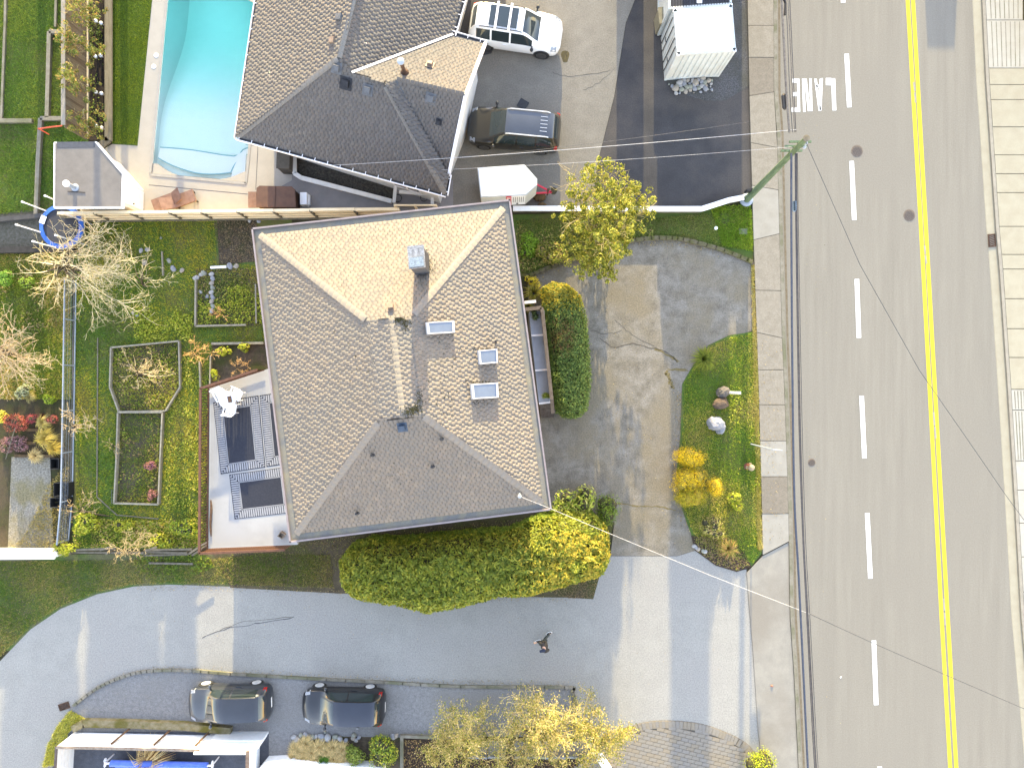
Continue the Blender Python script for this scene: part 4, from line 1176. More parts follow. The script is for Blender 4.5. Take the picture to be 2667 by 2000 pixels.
# ------------------------------------------------------------------ shipping containers, rocks, trailer
def container(cor, z1, label, roofmat, wallmat, name='shipping_container'):
    """cor: the four roof corners TL TR BR BL as photo pixels at height z1"""
    p = PL(cor, z1); c = sum(p, Vector((0, 0, 0))) / 4
    t = empty(name, (c.x, c.y, 0), label, 'container', 'white steel containers beside the black driveway')
    mb = MB().prism([(q.x, q.y) for q in inset(p, .06)], .12, z1 - .05)
    mb.build('shell', wallmat, t)
    MB().prism([(q.x, q.y) for q in inset(p, .05)], z1 - .05, z1 - .01).build('roof', roofmat, t)
    fr = MB()
    for i in range(4):
        a, b = p[i], p[(i + 1) % 4]
        i_ = inset(p, .05); a, b = i_[i], i_[(i + 1) % 4]
        fr.beam((a.x, a.y, z1 - .05), (b.x, b.y, z1 - .05), .1, .12); fr.beam((a.x, a.y, .1), (b.x, b.y, .1), .1, .16)
        fr.beam((a.x, a.y, 0), (a.x, a.y, z1), .12, .12)
    fr.build('frame', wallmat, t)
    for i, (nm, k) in enumerate((('wall_panel', 12), ('wall_panel', 10), ('wall_panel', 12))):
        i_ = inset(p, .05)
        a, b = (i_[1], i_[2]), None
        a, b = ((i_[1], i_[2]), (i_[2], i_[3]), (i_[3], i_[0]))[i]
        if i == 2: continue
        d = (b - a); L = d.length; d.normalize(); n = Vector((-d.y, d.x, 0))
        if n.dot(c - a) > 0: n = -n
        mb = MB(); w_ = L / k
        for q in range(k):
            s = a + d * (w_ * q)
            mb.hexa([(s.x + d.x * w_ * .1 - n.x * .02, s.y + d.y * w_ * .1 - n.y * .02, .18), (s.x + d.x * w_ * .9 - n.x * .02, s.y + d.y * w_ * .9 - n.y * .02, .18), (s.x + d.x * w_ * .75 + n.x * .035, s.y + d.y * w_ * .75 + n.y * .035, .18), (s.x + d.x * w_ * .25 + n.x * .035, s.y + d.y * w_ * .25 + n.y * .035, .18)],
                    [(s.x + d.x * w_ * .1 - n.x * .02, s.y + d.y * w_ * .1 - n.y * .02, z1 - .1), (s.x + d.x * w_ * .9 - n.x * .02, s.y + d.y * w_ * .9 - n.y * .02, z1 - .1), (s.x + d.x * w_ * .75 + n.x * .035, s.y + d.y * w_ * .75 + n.y * .035, z1 - .1), (s.x + d.x * w_ * .25 + n.x * .035, s.y + d.y * w_ * .25 + n.y * .035, z1 - .1)])
        mb.build('corrugated_wall', wallmat, t)
    return t, inset(p, .05), c
contw = M('container_white', (.47, .49, .475), (.41, .43, .41), 1.5, .08, 20, .55, col3=(.43, .43, .40), scale3=.7)
croof = M('container_roof_white', (.78, .78, .77), (.73, .73, .71), 2, .06, 30, .5)
t, q, c = container([(1754, 24), (1907, 12), (1917, 133), (1764, 144)], 2.72, 'short white shipping container with a blank pale roof, above the heap of stones', croof, contw)
# doors on the west side: two leaves, lock bars, handles; corner castings
a, b = q[3], q[0]
d = (b - a).normalized(); n = Vector((-d.y, d.x, 0)); L = (b - a).length
for k in range(2):
    s, e = a + d * (L * (.04 + .47 * k)), a + d * (L * (.49 + .47 * k))
    dr = MB().hexa([(s.x, s.y, .2), (e.x, e.y, .2), (e.x + n.x * .06, e.y + n.y * .06, .2), (s.x + n.x * .06, s.y + n.y * .06, .2)], [(s.x, s.y, 2.6), (e.x, e.y, 2.6), (e.x + n.x * .06, e.y + n.y * .06, 2.6), (s.x + n.x * .06, s.y + n.y * .06, 2.6)]).build('door', contw, t)
    for m in (.3, .75):
        x = s.lerp(e, m) + n * .1
        lb = MB().tube([(x.x, x.y, .15), (x.x, x.y, 2.66)], .022, 6); lb.build('lock_bar', steel_m, dr, local=False)
    MB().beam(tuple(Vector((s.lerp(e, .3).x, s.lerp(e, .3).y, 1.2)) + n * .14), tuple(Vector((s.lerp(e, .55).x, s.lerp(e, .55).y, 1.2)) + n * .14), .03, .04).build('handle', steel_m, dr)
for p in q: MB().box((p.x, p.y, 2.70), (.17, .13, .06), math.atan2(d.y, d.x)).build('corner_casting', croof, t); 
for p in q: MB().box((p.x + (c.x - p.x) * .05, p.y + (c.y - p.y) * .05, 2.735), (.08, .05, .012)).build('casting_hole', steel_m, t)
t2, q2, c2 = container([(1741, -125), (1902, -135), (1906, 13), (1741, 24)], 2.5, 'container with a dark ribbed roof and white sides, behind the white one', M('ribbed_roof_dark', alb(92, 92, 100), alb(76, 76, 84), 3, .1, 40, .6), contw)
mb = MB()
for k in range(1, 22):
    s = k / 22
    mb.beam(q2[0].lerp(q2[1], s) + Vector((0, 0, .0)), q2[3].lerp(q2[2], s) + Vector((0, 0, .0)), .03, .04)
mb.build('roof_rib', steel_m, t2)
MB().box((*P(1822, 2, 2.54)[:2], 2.52), (.25, .25, .05)).build('roof_patch', white_m, t2)
thing('storage_bin', MB().box((*P(1725, 55, .6)[:2], .55), (.55, .75, 1.1), .1).box((*P(1725, 55, .6)[:2], 1.13), (.62, .82, .06), .1), M('bin_beige', alb(190, 180, 150), alb(170, 160, 132), 4, .1, 40, .7), 'beige storage bin between the two containers', 'bin')

def rockmesh(name, seed, mat, sub=2, rough=.28):
    import bmesh
    rng = random.Random(seed)
    bm = bmesh.new(); bmesh.ops.create_icosphere(bm, subdivisions=sub, radius=1)
    ps = [Vector((rng.uniform(-1, 1), rng.uniform(-1, 1), rng.uniform(-1, 1))).normalized() for _ in range(7)]
    hs = [rng.uniform(.62, .95) for _ in ps]
    for v in bm.verts:
        for p, h in zip(ps, hs):
            e = v.co.dot(p) - h
            if e > 0: v.co -= p * e * .85
        v.co *= 1 + rng.uniform(-rough, rough) * .15
    me = bpy.data.meshes.new(name); bm.to_mesh(me); bm.free(); me.materials.append(mat)
    return me
stones = [M('river_stone_%s' % n, alb(*c), alb(*d), 5, .15, 30, .7) for n, c, d in (('pale', (236, 232, 226), (216, 212, 208)), ('blue', (208, 208, 212), (186, 188, 194)), ('buff', (230, 216, 196), (206, 194, 176)), ('green', (208, 208, 190), (186, 188, 168)))]
rocks = [rockmesh('rock', i, stones[i % 4]) for i in range(8)]
for r_ in rocks: r_.shade_smooth()
def rock(px, py, r, i, label, group, sq=.7, z=0.0, me=None, cat='rock', asp=1.2):
    o = link('rock', me or rocks[i % 8])
    o.location = P(px, py, z) + Vector((0, 0, r * sq * .55)); o.scale = (r * asp, r, r * sq); o.rotation_euler = (0, 0, i * 1.7)
    return tag(o, label, cat, group)
cr = [(485, 1330, 45), (375, 1395, 32), (420, 1430, 50), (450, 1385, 32), (505, 1385, 28), (565, 1350, 38), (615, 1300, 32), (600, 1405, 38), (690, 1300, 32), (650, 1345, 22), (740, 1335, 50), (665, 1395, 38), (725, 1370, 34), (735, 1430, 36), (585, 1475, 34), (520, 1445, 38), (430, 1500, 30), (490, 1495, 20), (660, 1450, 28), (795, 1415, 35), (790, 1290, 28), (840, 1315, 36), (860, 1265, 40), (895, 1335, 36), (845, 1390, 36), (900, 1430, 40), (955, 1300, 36), (1000, 1295, 24), (995, 1350, 22), (1000, 1445, 24), (910, 1385, 26), (950, 1435, 15), (985, 1395, 14), (825, 1480, 22), (720, 1490, 10), (320, 1358, 14), (560, 1300, 30), (770, 1370, 28), (540, 1300, 26)]
for i, (u, v, r) in enumerate(cr):
    rock(1690 + u * .1627, v * .1627, r * .1627 / 50 * 1.08, i, 'pale rounded stone in the heap at the foot of the white container', 'stones heaped below the white container', z=.01)

# white box trailer with a pointed nose
zt = 2.15
tp_ = PL([(1243, 437), (1366, 429), (1399, 466), (1399, 482), (1370, 508), (1252, 514)], zt)
tr_ = empty('cargo_trailer', P(1315, 475, 0), 'white box trailer with pointed nose and a red and white sign panel', 'trailer')
MB().prism([(p.x, p.y) for p in tp_], .45, zt - .02).build('box', contw, tr_)
MB().prism([(p.x, p.y) for p in inset(tp_, .05)], zt - .02, zt + .02).build('roof', croof, tr_)
a, b = tp_[5], tp_[4]
d = (b - a).normalized(); n = Vector((d.y, -d.x, 0))
def onside(s0, s1, z0, z1, off, name, mat):
    p, q_ = a + d * s0, a + d * s1
    o_ = n * off; o2 = n * (off - .012)
    return MB().hexa([(p.x + o2.x, p.y + o2.y, z0), (q_.x + o2.x, q_.y + o2.y, z0), (q_.x + o_.x, q_.y + o_.y, z0), (p.x + o_.x, p.y + o_.y, z0)], [(p.x + o2.x, p.y + o2.y, z1), (q_.x + o2.x, q_.y + o2.y, z1), (q_.x + o_.x, q_.y + o_.y, z1), (p.x + o_.x, p.y + o_.y, z1)]).build(name, mat, tr_)
redm = M('sign_red', (.55, .03, .05), (.5, .03, .05), 5, .05, 40, .5)
onside(1.25, 1.5, .5, 2.1, .02, 'sign_panel', redm)
onside(1.5, 2.2, .5, 2.1, .018, 'sign_panel', white_m)
for k in range(3): onside(1.30 + k * .06, 1.33 + k * .06, 1.1, 1.95, .024, 'sign_line', white_m)
for k in range(6): onside(1.58 + k * .1, 1.61 + k * .1, 1.0, 1.9, .022, 'sign_line', steel_m)
onside(1.75, 1.85, .6, .85, .022, 'sign_line', black_mat)
p = P(1399, 474, .4)
MB().beam((p.x - .3, p.y, .42), (p.x + .75, p.y - .55, .42), .08, .08).beam((p.x - .2, p.y - .6, .42), (p.x + .75, p.y - .55, .42), .08, .08).build('drawbar', redm, tr_)
MB().tube([(p.x + .55, p.y - .55, .05), (p.x + .55, p.y - .55, .9)], .04, 8).ball((p.x + .55, p.y - .55, .92), .08, 8, 6).build('jockey_wheel', rust_m, tr_)
for x in (-.35, .35):
    for s in (1, -1):
        c = P(1300, 475, 0); MB().lathe((c.x + x, 9.9 + s * .68, .33), [(.2, -.1), (.33, -.09), (.33, .09), (.2, .1)], 16, axis='y').build('wheel', tyre_m, tr_)
thing('tarpaulin_heap', MB().ball((*P(1405, 512, .2)[:2], .12), (.35, .25, .16), 12, 6).ball((*P(1412, 535, .2)[:2], .1), (.25, .2, .14), 10, 6), M('tan_tarp', alb(160, 128, 84), alb(110, 88, 60), 8, .3, 30, .9), 'small tan heap beside the trailer drawbar', 'heap')

# ------------------------------------------------------------------ manholes, drains, pole, wires, sign posts, hydrant
cover_m = M('manhole_iron', alb(170, 152, 136), alb(154, 138, 122), 12, .3, 30, .8, .3)
cover2_m = M('manhole_tread', alb(140, 126, 112), alb(128, 114, 102), 12, .2, 30, .8)
def manhole(px, py, r, label, mat=cover_m, pat='bars'):
    c = P(px, py, .0)
    t = empty('manhole_cover', c, label, 'manhole cover')
    MB().lathe((0, 0, 0), [(r, .001), (r, .007), (r * .9, .008)], 28).build('frame', mat, t, local=True)
    MB().lathe((0, 0, 0), [(r * .86, .002), (r * .86, .012)], 28).build('lid', mat, t, local=True)
    mb = MB()
    for k in range(-4, 5):
        y = k * r * .19; x = math.sqrt(max(0, (r * .8) ** 2 - y * y))
        mb.beam((-x, y, .015), (x, y, .015), r * .07, .01)
    mb.build('tread', cover2_m, t, local=True)
    t.rotation_euler = (0, 0, R(30 if pat == 'bars' else -20))
    return t
manhole(2232, 394, .31, 'round cast-iron manhole cover in the left lanes near the utility pole')
manhole(2368, 561, .31, 'round cast-iron manhole cover close beside the yellow centre lines')
manhole(2114, 1204, .2, 'small dark manhole cover near the left kerb of the road')
manhole(1886, 569, .3, 'round grey manhole cover on the verge near the utility pole', steel_m)
def drain(px, py, wx, wy, rz, label):
    t = empty('drain_grate', P(px, py, 0), label, 'drain', rz=rz)
    fr = MB()
    for s in (1, -1): fr.box((s * wx / 2, 0, .03), (.05, wy + .05, .05)).box((0, s * wy / 2, .03), (wx - .05, .05, .05))
    fr.build('frame', rust_m, t, local=True)
    MB().box((0, 0, .012), (wx, wy, .02)).build('sump', black_mat, t, local=True)
    n = 7
    for k in range(n):
        y = -wy / 2 + wy * (k + .5) / n
        MB().beam((-wx / 2, y - .04, .04), (wx / 2, y + .04, .04), wy / n * .5, .03).build('bar', rust_m, t, local=True)
drain(2582, 627, .34, .62, R(4), 'rusty drain grate at the right kerb of the road')
drain(168, 1838, .5, .3, R(18), 'slotted drain grate at the end of the curved alley kerb')
thing('water_lid', MB().box((*P(1936, 603, .02)[:2], .02), (.42, .3, .04)), walk2_m, 'pale rectangular utility lid in the grass near the utility pole', 'lid')
thing('valve_cap', MB().lathe((*P(1864, 595, 0)[:2], 0), [(.09, 0), (.09, .08), (.05, .1)], 10), white_m, 'small white valve cap on the verge by the manhole', 'cap')

PZ = 8.1
pb, pt_ = P(1943, 522, 0), P(2100, 361, PZ)
pole = empty('utility_pole', pb, 'tall green-grey wooden utility pole leaning over the pavement', 'utility pole')
MB().tube([pb + Vector((0, 0, -.1)), pb.lerp(pt_, .5), pt_], [.18, .145, .11], 14).build('pole', polegreen_m, pole)
MB().lathe(pb, [(.34, 0), (.34, .12), (.24, .16)], 16).build('base_collar', galv_m, pole)
MB().lathe((pt_.x, pt_.y, PZ), [(.13, -.02), (.14, .02), (.08, .03)], 14).build('pole_top', wood_m, pole)
for k, f in enumerate((.80, .86, .92)):
    c = pb.lerp(pt_, f)
    MB().beam(c + Vector((-.45, .12, 0)), c + Vector((.45, .12, 0)), .08, .08).build('crossarm', polegreen_m, pole)
for k in range(3):
    c = pb.lerp(pt_, .93 + .02 * k); MB().lathe(c + Vector((.12, -.16 + k * .1, 0)), [(.05, 0), (.07, .04), (.05, .08), (.06, .12)], 10).build('insulator', galv_m, pole)
c = pb.lerp(pt_, .17); MB().box(c + Vector((-.28, .05, 0)), (.32, .12, .4), .2).build('sign_plate', steel_m, pole)

WZ = 6.9
def sag(a, b, s, n=22):
    return [a.lerp(b, i / n) - Vector((0, 0, s * 4 * (i / n) * (1 - i / n))) for i in range(n + 1)]
cab_d = M('cable_dark', (.035, .035, .04), (.06, .06, .065), 9, .1, 40, .6)
cab_b = M('cable_blue_grey', alb(70, 84, 110), alb(96, 104, 124), 9, .2, 40, .6)
cab_l = M('cable_light', (.42, .41, .40), (.34, .33, .32), 9, .1, 40, .6)
cab_g = M('cable_grey', alb(150, 146, 142), alb(110, 106, 104), 9, .2, 60, .6)
wires = [  # three photo points per run: top edge, by the pole, bottom edge
    ([(2030, -120), (2039, 60), (2047, 220), (2056, 345)], 7.2, .05, cab_g, 'thick twisted grey cable along the kerb above the pole'),
    ([(2040, -120), (2050, 60), (2056, 220), (2064, 345)], 7.0, .016, cab_d, 'thin dark cable beside the thick twisted one above the pole'),
    ([(2046, -120), (2056, 60), (2063, 220), (2070, 345)], 6.9, .022, cab_g, 'middle grey cable of the bundle above the pole'),
    ([(2050, -120), (2060, 60), (2067, 220), (2073, 345)], 6.8, .018, cab_d, 'dark right-hand cable of the bundle above the pole'),
    ([(2061, 400), (2061, 600), (2064, 1000), (2069, 1300), (2080, 1500), (2096, 1830), (2104, 2000), (2110, 2120)], 7.2, .045, cab_b, 'thick blue-grey cable along the kerb below the pole'),
    ([(2071, 400), (2073, 600), (2081, 1100), (2091, 1400), (2101, 1600), (2116, 1900), (2122, 2000), (2128, 2120)], 7.0, .024, cab_d, 'thick dark middle cable of the bundle below the pole'),
    ([(2074, 400), (2076, 620), (2084, 1100), (2093, 1400), (2104, 1600), (2120, 1900), (2126, 2000), (2132, 2120)], 6.9, .03, cab_d, 'dark cable just right of the middle one below the pole'),
    ([(2077, 400), (2080, 620), (2089, 1100), (2098, 1400), (2109, 1600), (2125, 1900), (2131, 2000), (2137, 2120)], 6.8, .014, cab_d, 'thin rightmost cable of the bundle below the pole'),
]
for pts, z, r, m, lab in wires:
    q = [P(x, y, z) for x, y in smooth_line(pts, 5)]
    thing('overhead_cable', MB().tube(q, r, 7), m, lab, 'cable', 'cables along the road')
lash = MB()
thing('cable_splice', MB().tube([P(2040, 245, 7.05), P(2041, 250, 7.05), P(2044, 280, 7.05), P(2044, 286, 7.05)], [.04, .1, .1, .04], 10), black_mat, 'black cylindrical splice case hanging on the thick cable', 'splice case')
mb = MB()
for k in range(5): mb.beam(P(2064, 528 + k * 5, 7.26), P(2074, 526 + k * 5, 7.26), .06, .05)
mb.beam(P(2068, 524, 7.26), P(2069, 552, 7.26), .08, .05)
thing('cable_clamp', mb, M('clamp_pale_blue', alb(160, 180, 196), alb(140, 160, 176), 6, .1, 40, .5), 'pale blue clamp across the cables just below the pole', 'clamp')
mb = MB().tube([P(2038, -10, 7.1), P(2046, 10, 7.1), P(2044, 40, 7.1)], .05, 8)
thing('cable_loop', mb, steel_m, 'grey loop of slack cable at the top end of the bundle', 'cable')
def drop(a, b, s, r, m, lab): thing('service_wire', MB().tube(sag(a, b, s), r, 6), m, lab, 'wire')
drop(P(2074, 338, 7.0), P(868, 431, 3.3), .3, .011, cab_l, 'bright white service wire from the pole bundle to the lower house')
drop(P(2062, 383, 7.2), P(1140, 443, 3.5), .25, .006, cab_l, 'thin twisted white wire to the house, lower of the three')
drop(P(1950, 318, 7.2), P(1200, 412, 4.0), .25, .008, cab_g, 'faint grey wire above the bright white one')
q = [P(x, y, z) for x, y, z in ((2098, 366, 7.9), (2108, 392, 7.7), (2240, 690, 7.2), (2395, 965, 6.9), (2510, 1130, 6.8), (2620, 1290, 6.8), (2760, 1480, 6.8))]
thing('service_wire', MB().tube(q, .012, 6), cab_d, 'thin dark wire running from the pole top across the road', 'wire')
q = [MAST] + [P(x, y, z) for x, y, z in ((1436, 1325, 6.4), (1590, 1390, 6.45), (1850, 1498, 6.6), (2108, 1598, 6.9))]
thing('service_wire', MB().tube(q, .009, 6), cab_l, 'white service wire from the hip roof corner to the road cables', 'wire')
q = [P(x, y, z) for x, y, z in ((2108, 1598, 6.9), (2260, 1668, 6.7), (2470, 1760, 6.7), (2760, 1885, 6.9))]
thing('service_wire', MB().tube(q, .012, 6), cab_d, 'thin dark wire crossing the road at the lower right', 'wire')

# street sign, white post, hydrant
c = P(1955, 1156, 0)
t = empty('street_sign', c, 'grey street sign post beside the pavement with its plate seen edge-on', 'sign')
MB().tube([c, c + Vector((0, 0, 2.9))], .035, 8).build('post', galv_m, t)
MB().beam(c + Vector((-.05, 0, 2.75)), c + Vector((.5, -.05, 2.75)), .03, .3).build('sign_plate', galv_m, t)
c = P(1895, 1022, 0)
thing('white_post', MB().beam(c, c + Vector((0, 0, 1.85)), .13, .13).beam(c + Vector((-.08, 0, 1.7)), c + Vector((-.4, .05, 1.7)), .05, .08), white_m, 'white wooden post standing beside the brown boulders on the grass island', 'post')
c = P(1946, 1214, 0)
t = empty('fire_hydrant', c, 'red fire hydrant with a cream cap on the grass island', 'fire hydrant')
hr = M('hydrant_red', alb(190, 110, 96), alb(170, 92, 80), 8, .15, 40, .6); hc = M('hydrant_cream', alb(226, 208, 170), alb(206, 186, 150), 8, .1, 40, .6)
MB().lathe((0, 0, 0), [(.19, 0), (.19, .05), (.13, .07), (.13, .55), (.17, .57), (.17, .62)], 16).build('barrel', hr, t, local=True)
MB().lathe((0, 0, .62), [(.17, 0), (.15, .08), (.1, .14), (.04, .17), (.04, .22)], 16).build('bonnet', hc, t, local=True)
for a in (0, math.pi / 2, math.pi):
    MB().tube([(.1 * math.cos(a), .1 * math.sin(a), .45), (.22 * math.cos(a), .22 * math.sin(a), .45)], .065, 10).build('outlet', hc, t, local=True)

# boulders and the wrapped rock on the island
bl = [rockmesh('boulder', 40 + i, m, 3, .5) for i, m in enumerate((stone2_m, brownstone_m, M('boulder_pale_grey', (.25, .25, .26), (.17, .17, .18), 5, .3, 14, .9, .5), stone2_m))]
def boulder(px, py, s, rz, me, label):
    o = link('boulder', me); o.location = P(px, py, .03) + Vector((0, 0, s[2] * .55)); o.scale = s; o.rotation_euler = (.1, .05, rz)
    return tag(o, label, 'boulder', 'boulders on the grass island')
boulder(1879, 1021, (.36, .3, .34), .3, bl[0], 'grey-brown boulder, upper of the touching pair on the island')
boulder(1876, 1050, (.46, .3, .34), .25, bl[1], 'brown flat-topped boulder, lower of the touching pair on the island')
boulder(1861, 1105, (.5, .42, .4), -.4, bl[2], 'pale grey-white crumpled boulder on the island')
boulder(1876, 1118, (.3, .28, .26), .8, bl[2], 'small pale boulder leaning on the grey-white one on the island')
for i, (x, y, w_) in enumerate(((1807, 1421, 'leftmost'), (1812, 1425, 'second'), (1818, 1430, 'third'), (1831, 1434, 'fourth'), (1836, 1436, 'rightmost'))): rock(x, y, .11, i, w_ + ' small pale stone from the left on the edge of the island mulch bed' if w_[0] not in 'lr' else w_ + ' small pale stone on the curved edge of the island mulch bed', 'edging stones of the island bed', z=.03)
# ------------------------------------------------------------------ fences, shed, trampoline, pool furniture
def post_fence_px(a, b, z): return P(*a, z), P(*b, z)
# wooden board fence on the left of the pool
wf = empty('wooden_fence', P(230, 180, 0), 'tall grey board fence with pale cap beside the pool lawn', 'fence')
x0 = P(229, 0, 0).x
ya, yb = P(0, -125, 0).y, P(0, 362, 0).y
MB().beam((x0 - .03, ya, 1.87), (x0 - .03, yb, 1.87), .2, .06).build('cap', M('fence_cap_pale', alb(214, 202, 184), alb(190, 176, 156), 3, .15, 30, .8), wf)
for z in (.3, 1.6): MB().beam((x0 - .06, ya, z), (x0 - .06, yb, z), .05, .1).build('rail', wood_m, wf)
MB().beam((x0 + .02, ya, .06), (x0 + .02, yb, .06), .09, .12).build('kickboard', cedar_m, wf)
bms = [M('grey_board_%d' % i, alb(*c), alb(*d), 6, .2, 30, .9, .3, stretch=(1, 1, .15)) for i, (c, d) in enumerate((((176, 156, 130), (140, 122, 100)), ((160, 140, 116), (126, 110, 90)), ((190, 172, 144), (150, 134, 110))))]
bme = [MB().box((0, 0, .96), (.022, .138, 1.74)).mesh('board', m) for m in bms]
k = 0
yy = ya
while yy > yb:
    o = link('board', random.choice(bme), wf); o.location = Vector((x0 + random.uniform(-.006, .006), yy - .07, 0)) - wf.location
    yy -= .147
for yy in np.arange(ya, yb, -2.4): MB().beam((x0 - .09, yy, 0), (x0 - .09, yy, 1.84), .09, .09).build('post', wood_m, wf)
pwl = empty('planter_wall', P(283, 180, 0), 'low pale timber retaining wall along the pool lawn', 'wall')
MB().beam(P(283, -125, .3), P(283, 368, .3), .36, .1).build('cap', M('planter_cap', alb(190, 176, 146), alb(156, 144, 116), 4, .25, 30, .9, .3, stretch=(2, .3, 1)), pwl)
MB().beam(P(283, -125, .13), P(283, 368, .13), .28, .25).build('wall', wood_m, pwl)
MB().beam(P(283, 364, .3), P(262, 380, .3), .36, .1).build('end_cap', wood_m, pwl)
# globe lights at the feet of the four small trees
globe = M('white_globe', (.8, .8, .8), (.74, .74, .76), 4, .03, 30, .3)
for i, (a, b) in enumerate((((255, 60), (269, 66)), ((254, 152), (268, 150)), ((255, 244), (270, 248)), ((256, 332), (271, 337)))):
    for j, q in enumerate((a, b)):
        c = P(*q, .02)
        mb = MB().lathe(c, [(.03, 0), (.03, .12)], 8).ball(c + Vector((0, 0, .19)), .095, 12, 8)
        thing('globe_light', mb, globe, '%s white globe light by the %s small tree from the top' % (('left', 'right')[j], ('first', 'second', 'third', 'fourth')[i]), 'garden light', 'white globe lights in the planting bed', smooth=True)

# pool shed with a flat roof
SZ = 2.35
sp = PL([(141, 370), (251, 369), (323, 453), (320, 543), (140, 543)], SZ)
shed = empty('pool_shed', P(260, 470, 0), 'flat-roofed grey shed with a cut corner beside the pool', 'shed')
MB().prism([(p.x, p.y) for p in sp], SZ - .16, SZ - .02).build('fascia', white_m, shed)
MB().prism([(p.x, p.y) for p in inset(sp, .07)], SZ - .02, SZ + .012).build('roof', M('shed_roof_felt', alb(176, 166, 156), alb(162, 153, 144), 1.5, .12, 60, .9, .2), shed)
MB().beam(inset(sp, .15)[0] + Vector((0, 0, .016)), inset(sp, .15)[1] + Vector((0, 0, .016)), .28, .02).build('roof_flashing', M('roof_flash', alb(112, 114, 122), alb(98, 100, 108), 4, .15, 40, .7), shed)
for a, b in ((0, 4), (4, 3), (3, 2), (2, 1)):
    i_ = inset(sp, .04); MB().beam(i_[a] + Vector((0, 0, .02)), i_[b] + Vector((0, 0, .02)), .06, .05).build('roof_edge', trim_m, shed)
sw_ = inset(sp, .33)
MB().prism([(p.x, p.y) for p in sw_], 0, SZ - .16).build('wall', siding_m, shed)
a, b = sw_[2], sw_[3]
dd = (b - a).normalized(); nn_ = Vector((-dd.y, dd.x, 0))
d0, d1 = a + dd * .12, a + dd * 1.1
dr = MB().hexa([(d0.x - .01, d0.y, .05), (d1.x - .01, d1.y, .05), (d1.x + .05, d1.y, .05), (d0.x + .05, d0.y, .05)], [(d0.x - .01, d0.y, 2.0), (d1.x - .01, d1.y, 2.0), (d1.x + .05, d1.y, 2.0), (d0.x + .05, d0.y, 2.0)]).build('door', white_m, shed)
MB().ball((d1.x + .09, d1.y + .12, 1.0), .04, 8, 6).build('handle', steel_m, dr)
c = P(196, 489, SZ)
MB().tube([c, c + Vector((0, 0, .55))], .1, 14).build('vent_pipe', galv_m, shed)
MB().lathe(c, [(.2, .0), (.18, .04), (.1, .06)], 14).build('vent_flange', galv_m, shed)
MB().ball(c + Vector((0, 0, .66)), (.17, .17, .14), 14, 8).build('vent_turbine', trim_m, shed)
MB().beam(P(176, 499, SZ + .03), P(222, 502, SZ + .03), .03, .02).build('cable_run', steel_m, shed)

# cream timber fence between the two plots; we see its rails and posts
cf = empty('timber_fence', P(640, 575, 0), 'cream timber fence with rails and posts between the pool patio and the garden', 'fence')
fy = lambda x: 574 - (x - 150) * .012
FP = [150, 245, 340, 441, 524, 618, 712, 808, 923, 1040]
for i, (xa, xb) in enumerate(zip(FP, FP[1:])):
    hz = 1.46 + (.05 if i % 2 else 0)
    k = 1 - hz / H
    a, b = P(xa / 1 if False else CX + (xa - CX) * k, fy(xa), 0), P(CX + (xb - CX) * k, fy(xb), 0)
    MB().beam((a.x, a.y, hz), (b.x, b.y, hz), .14, .05).build('cap', cedar_m, cf)
    for z in (.3, .8, 1.3): MB().beam((a.x, a.y - .05, z), (b.x, b.y - .05, z), .05, .1).build('rail', cedar_m, cf)
    MB().beam((a.x, a.y - .06, 0), (a.x, a.y - .06, hz), .1, .1).build('post', wood_m, cf)
    nb = 12
    for j in range(nb):
        p, q = a.lerp(b, j / nb), a.lerp(b, (j + .94) / nb)
        MB().beam((p.x, p.y + .01, .76), (q.x, q.y + .01, .76), .02, 1.34).build('board', cedar_m, cf)
    MB().beam((a.x, a.y - .1, .12), (b.x, b.y - .1, .12), .04, .22).build('kickboard', wood_m, cf)
# taller bit beside the patio corner, then the white wall along the black driveway
gf = empty('timber_gate', P(1085, 552, 0), 'short cream timber gate section beside the hip roof corner', 'gate')
for z in (.4, 1.0, 1.75): MB().beam(P(1028, 535, z), P(1135, 535, z), .07, .1).build('rail', cedar_m, gf)
for x in (1028, 1080, 1135): MB().beam((*P(x, 535, 1.75)[:2], 0), (*P(x, 535, 1.75)[:2], 1.78), .1, .1).build('post', cedar_m, gf)
ww = empty('garden_wall', P(1600, 552, 0), 'low white-capped wall between the driveways, bending up at its right end', 'wall')
wl_ = [(1336, 543), (1480, 543), (1660, 544), (1828, 544), (1860, 534), (1900, 521), (1938, 514)]
WH = .5
for a, b in zip(wl_, wl_[1:]):
    p, q = P(*a, WH), P(*b, WH)
    d = (q - p).normalized() * .01
    MB().beam((p.x, p.y, WH - .03), (q.x, q.y, WH - .03), .26, .06).build('cap', white_m, ww)
    MB().beam((p.x, p.y, WH / 2 - .04), (q.x, q.y, WH / 2 - .04), .16, WH - .06).build('wall', M('garden_wall_render', alb(196, 184, 160), alb(170, 158, 134), 3, .15, 30, .9, col3=alb(130, 122, 100), scale3=.8), ww)

# trampoline
TZ_ = .85
tc_ = P(160, 590, TZ_)
tm = empty('trampoline', (tc_.x, tc_.y, 0), 'round trampoline with a blue pad and net poles beside the shed', 'trampoline')
rad = 1.12
ring = MB()
N = 40
for i in range(N):
    a0, a1 = 2 * math.pi * i / N, 2 * math.pi * (i + 1) / N
    def pt(a, r, z): return (tc_.x + r * math.cos(a), tc_.y + r * math.sin(a), z)
    ring.hexa([pt(a0, rad, TZ_ - .03), pt(a1, rad, TZ_ - .03), pt(a1, rad - .21, TZ_), pt(a0, rad - .21, TZ_)][::-1], [pt(a0, rad, TZ_ + .01), pt(a1, rad, TZ_ + .01), pt(a1, rad - .21, TZ_ + .045), pt(a0, rad - .21, TZ_ + .045)][::-1])
ring.build('safety_pad', M('pad_blue', (.02, .085, .34), (.03, .11, .40), 3, .1, 40, .5), tm)
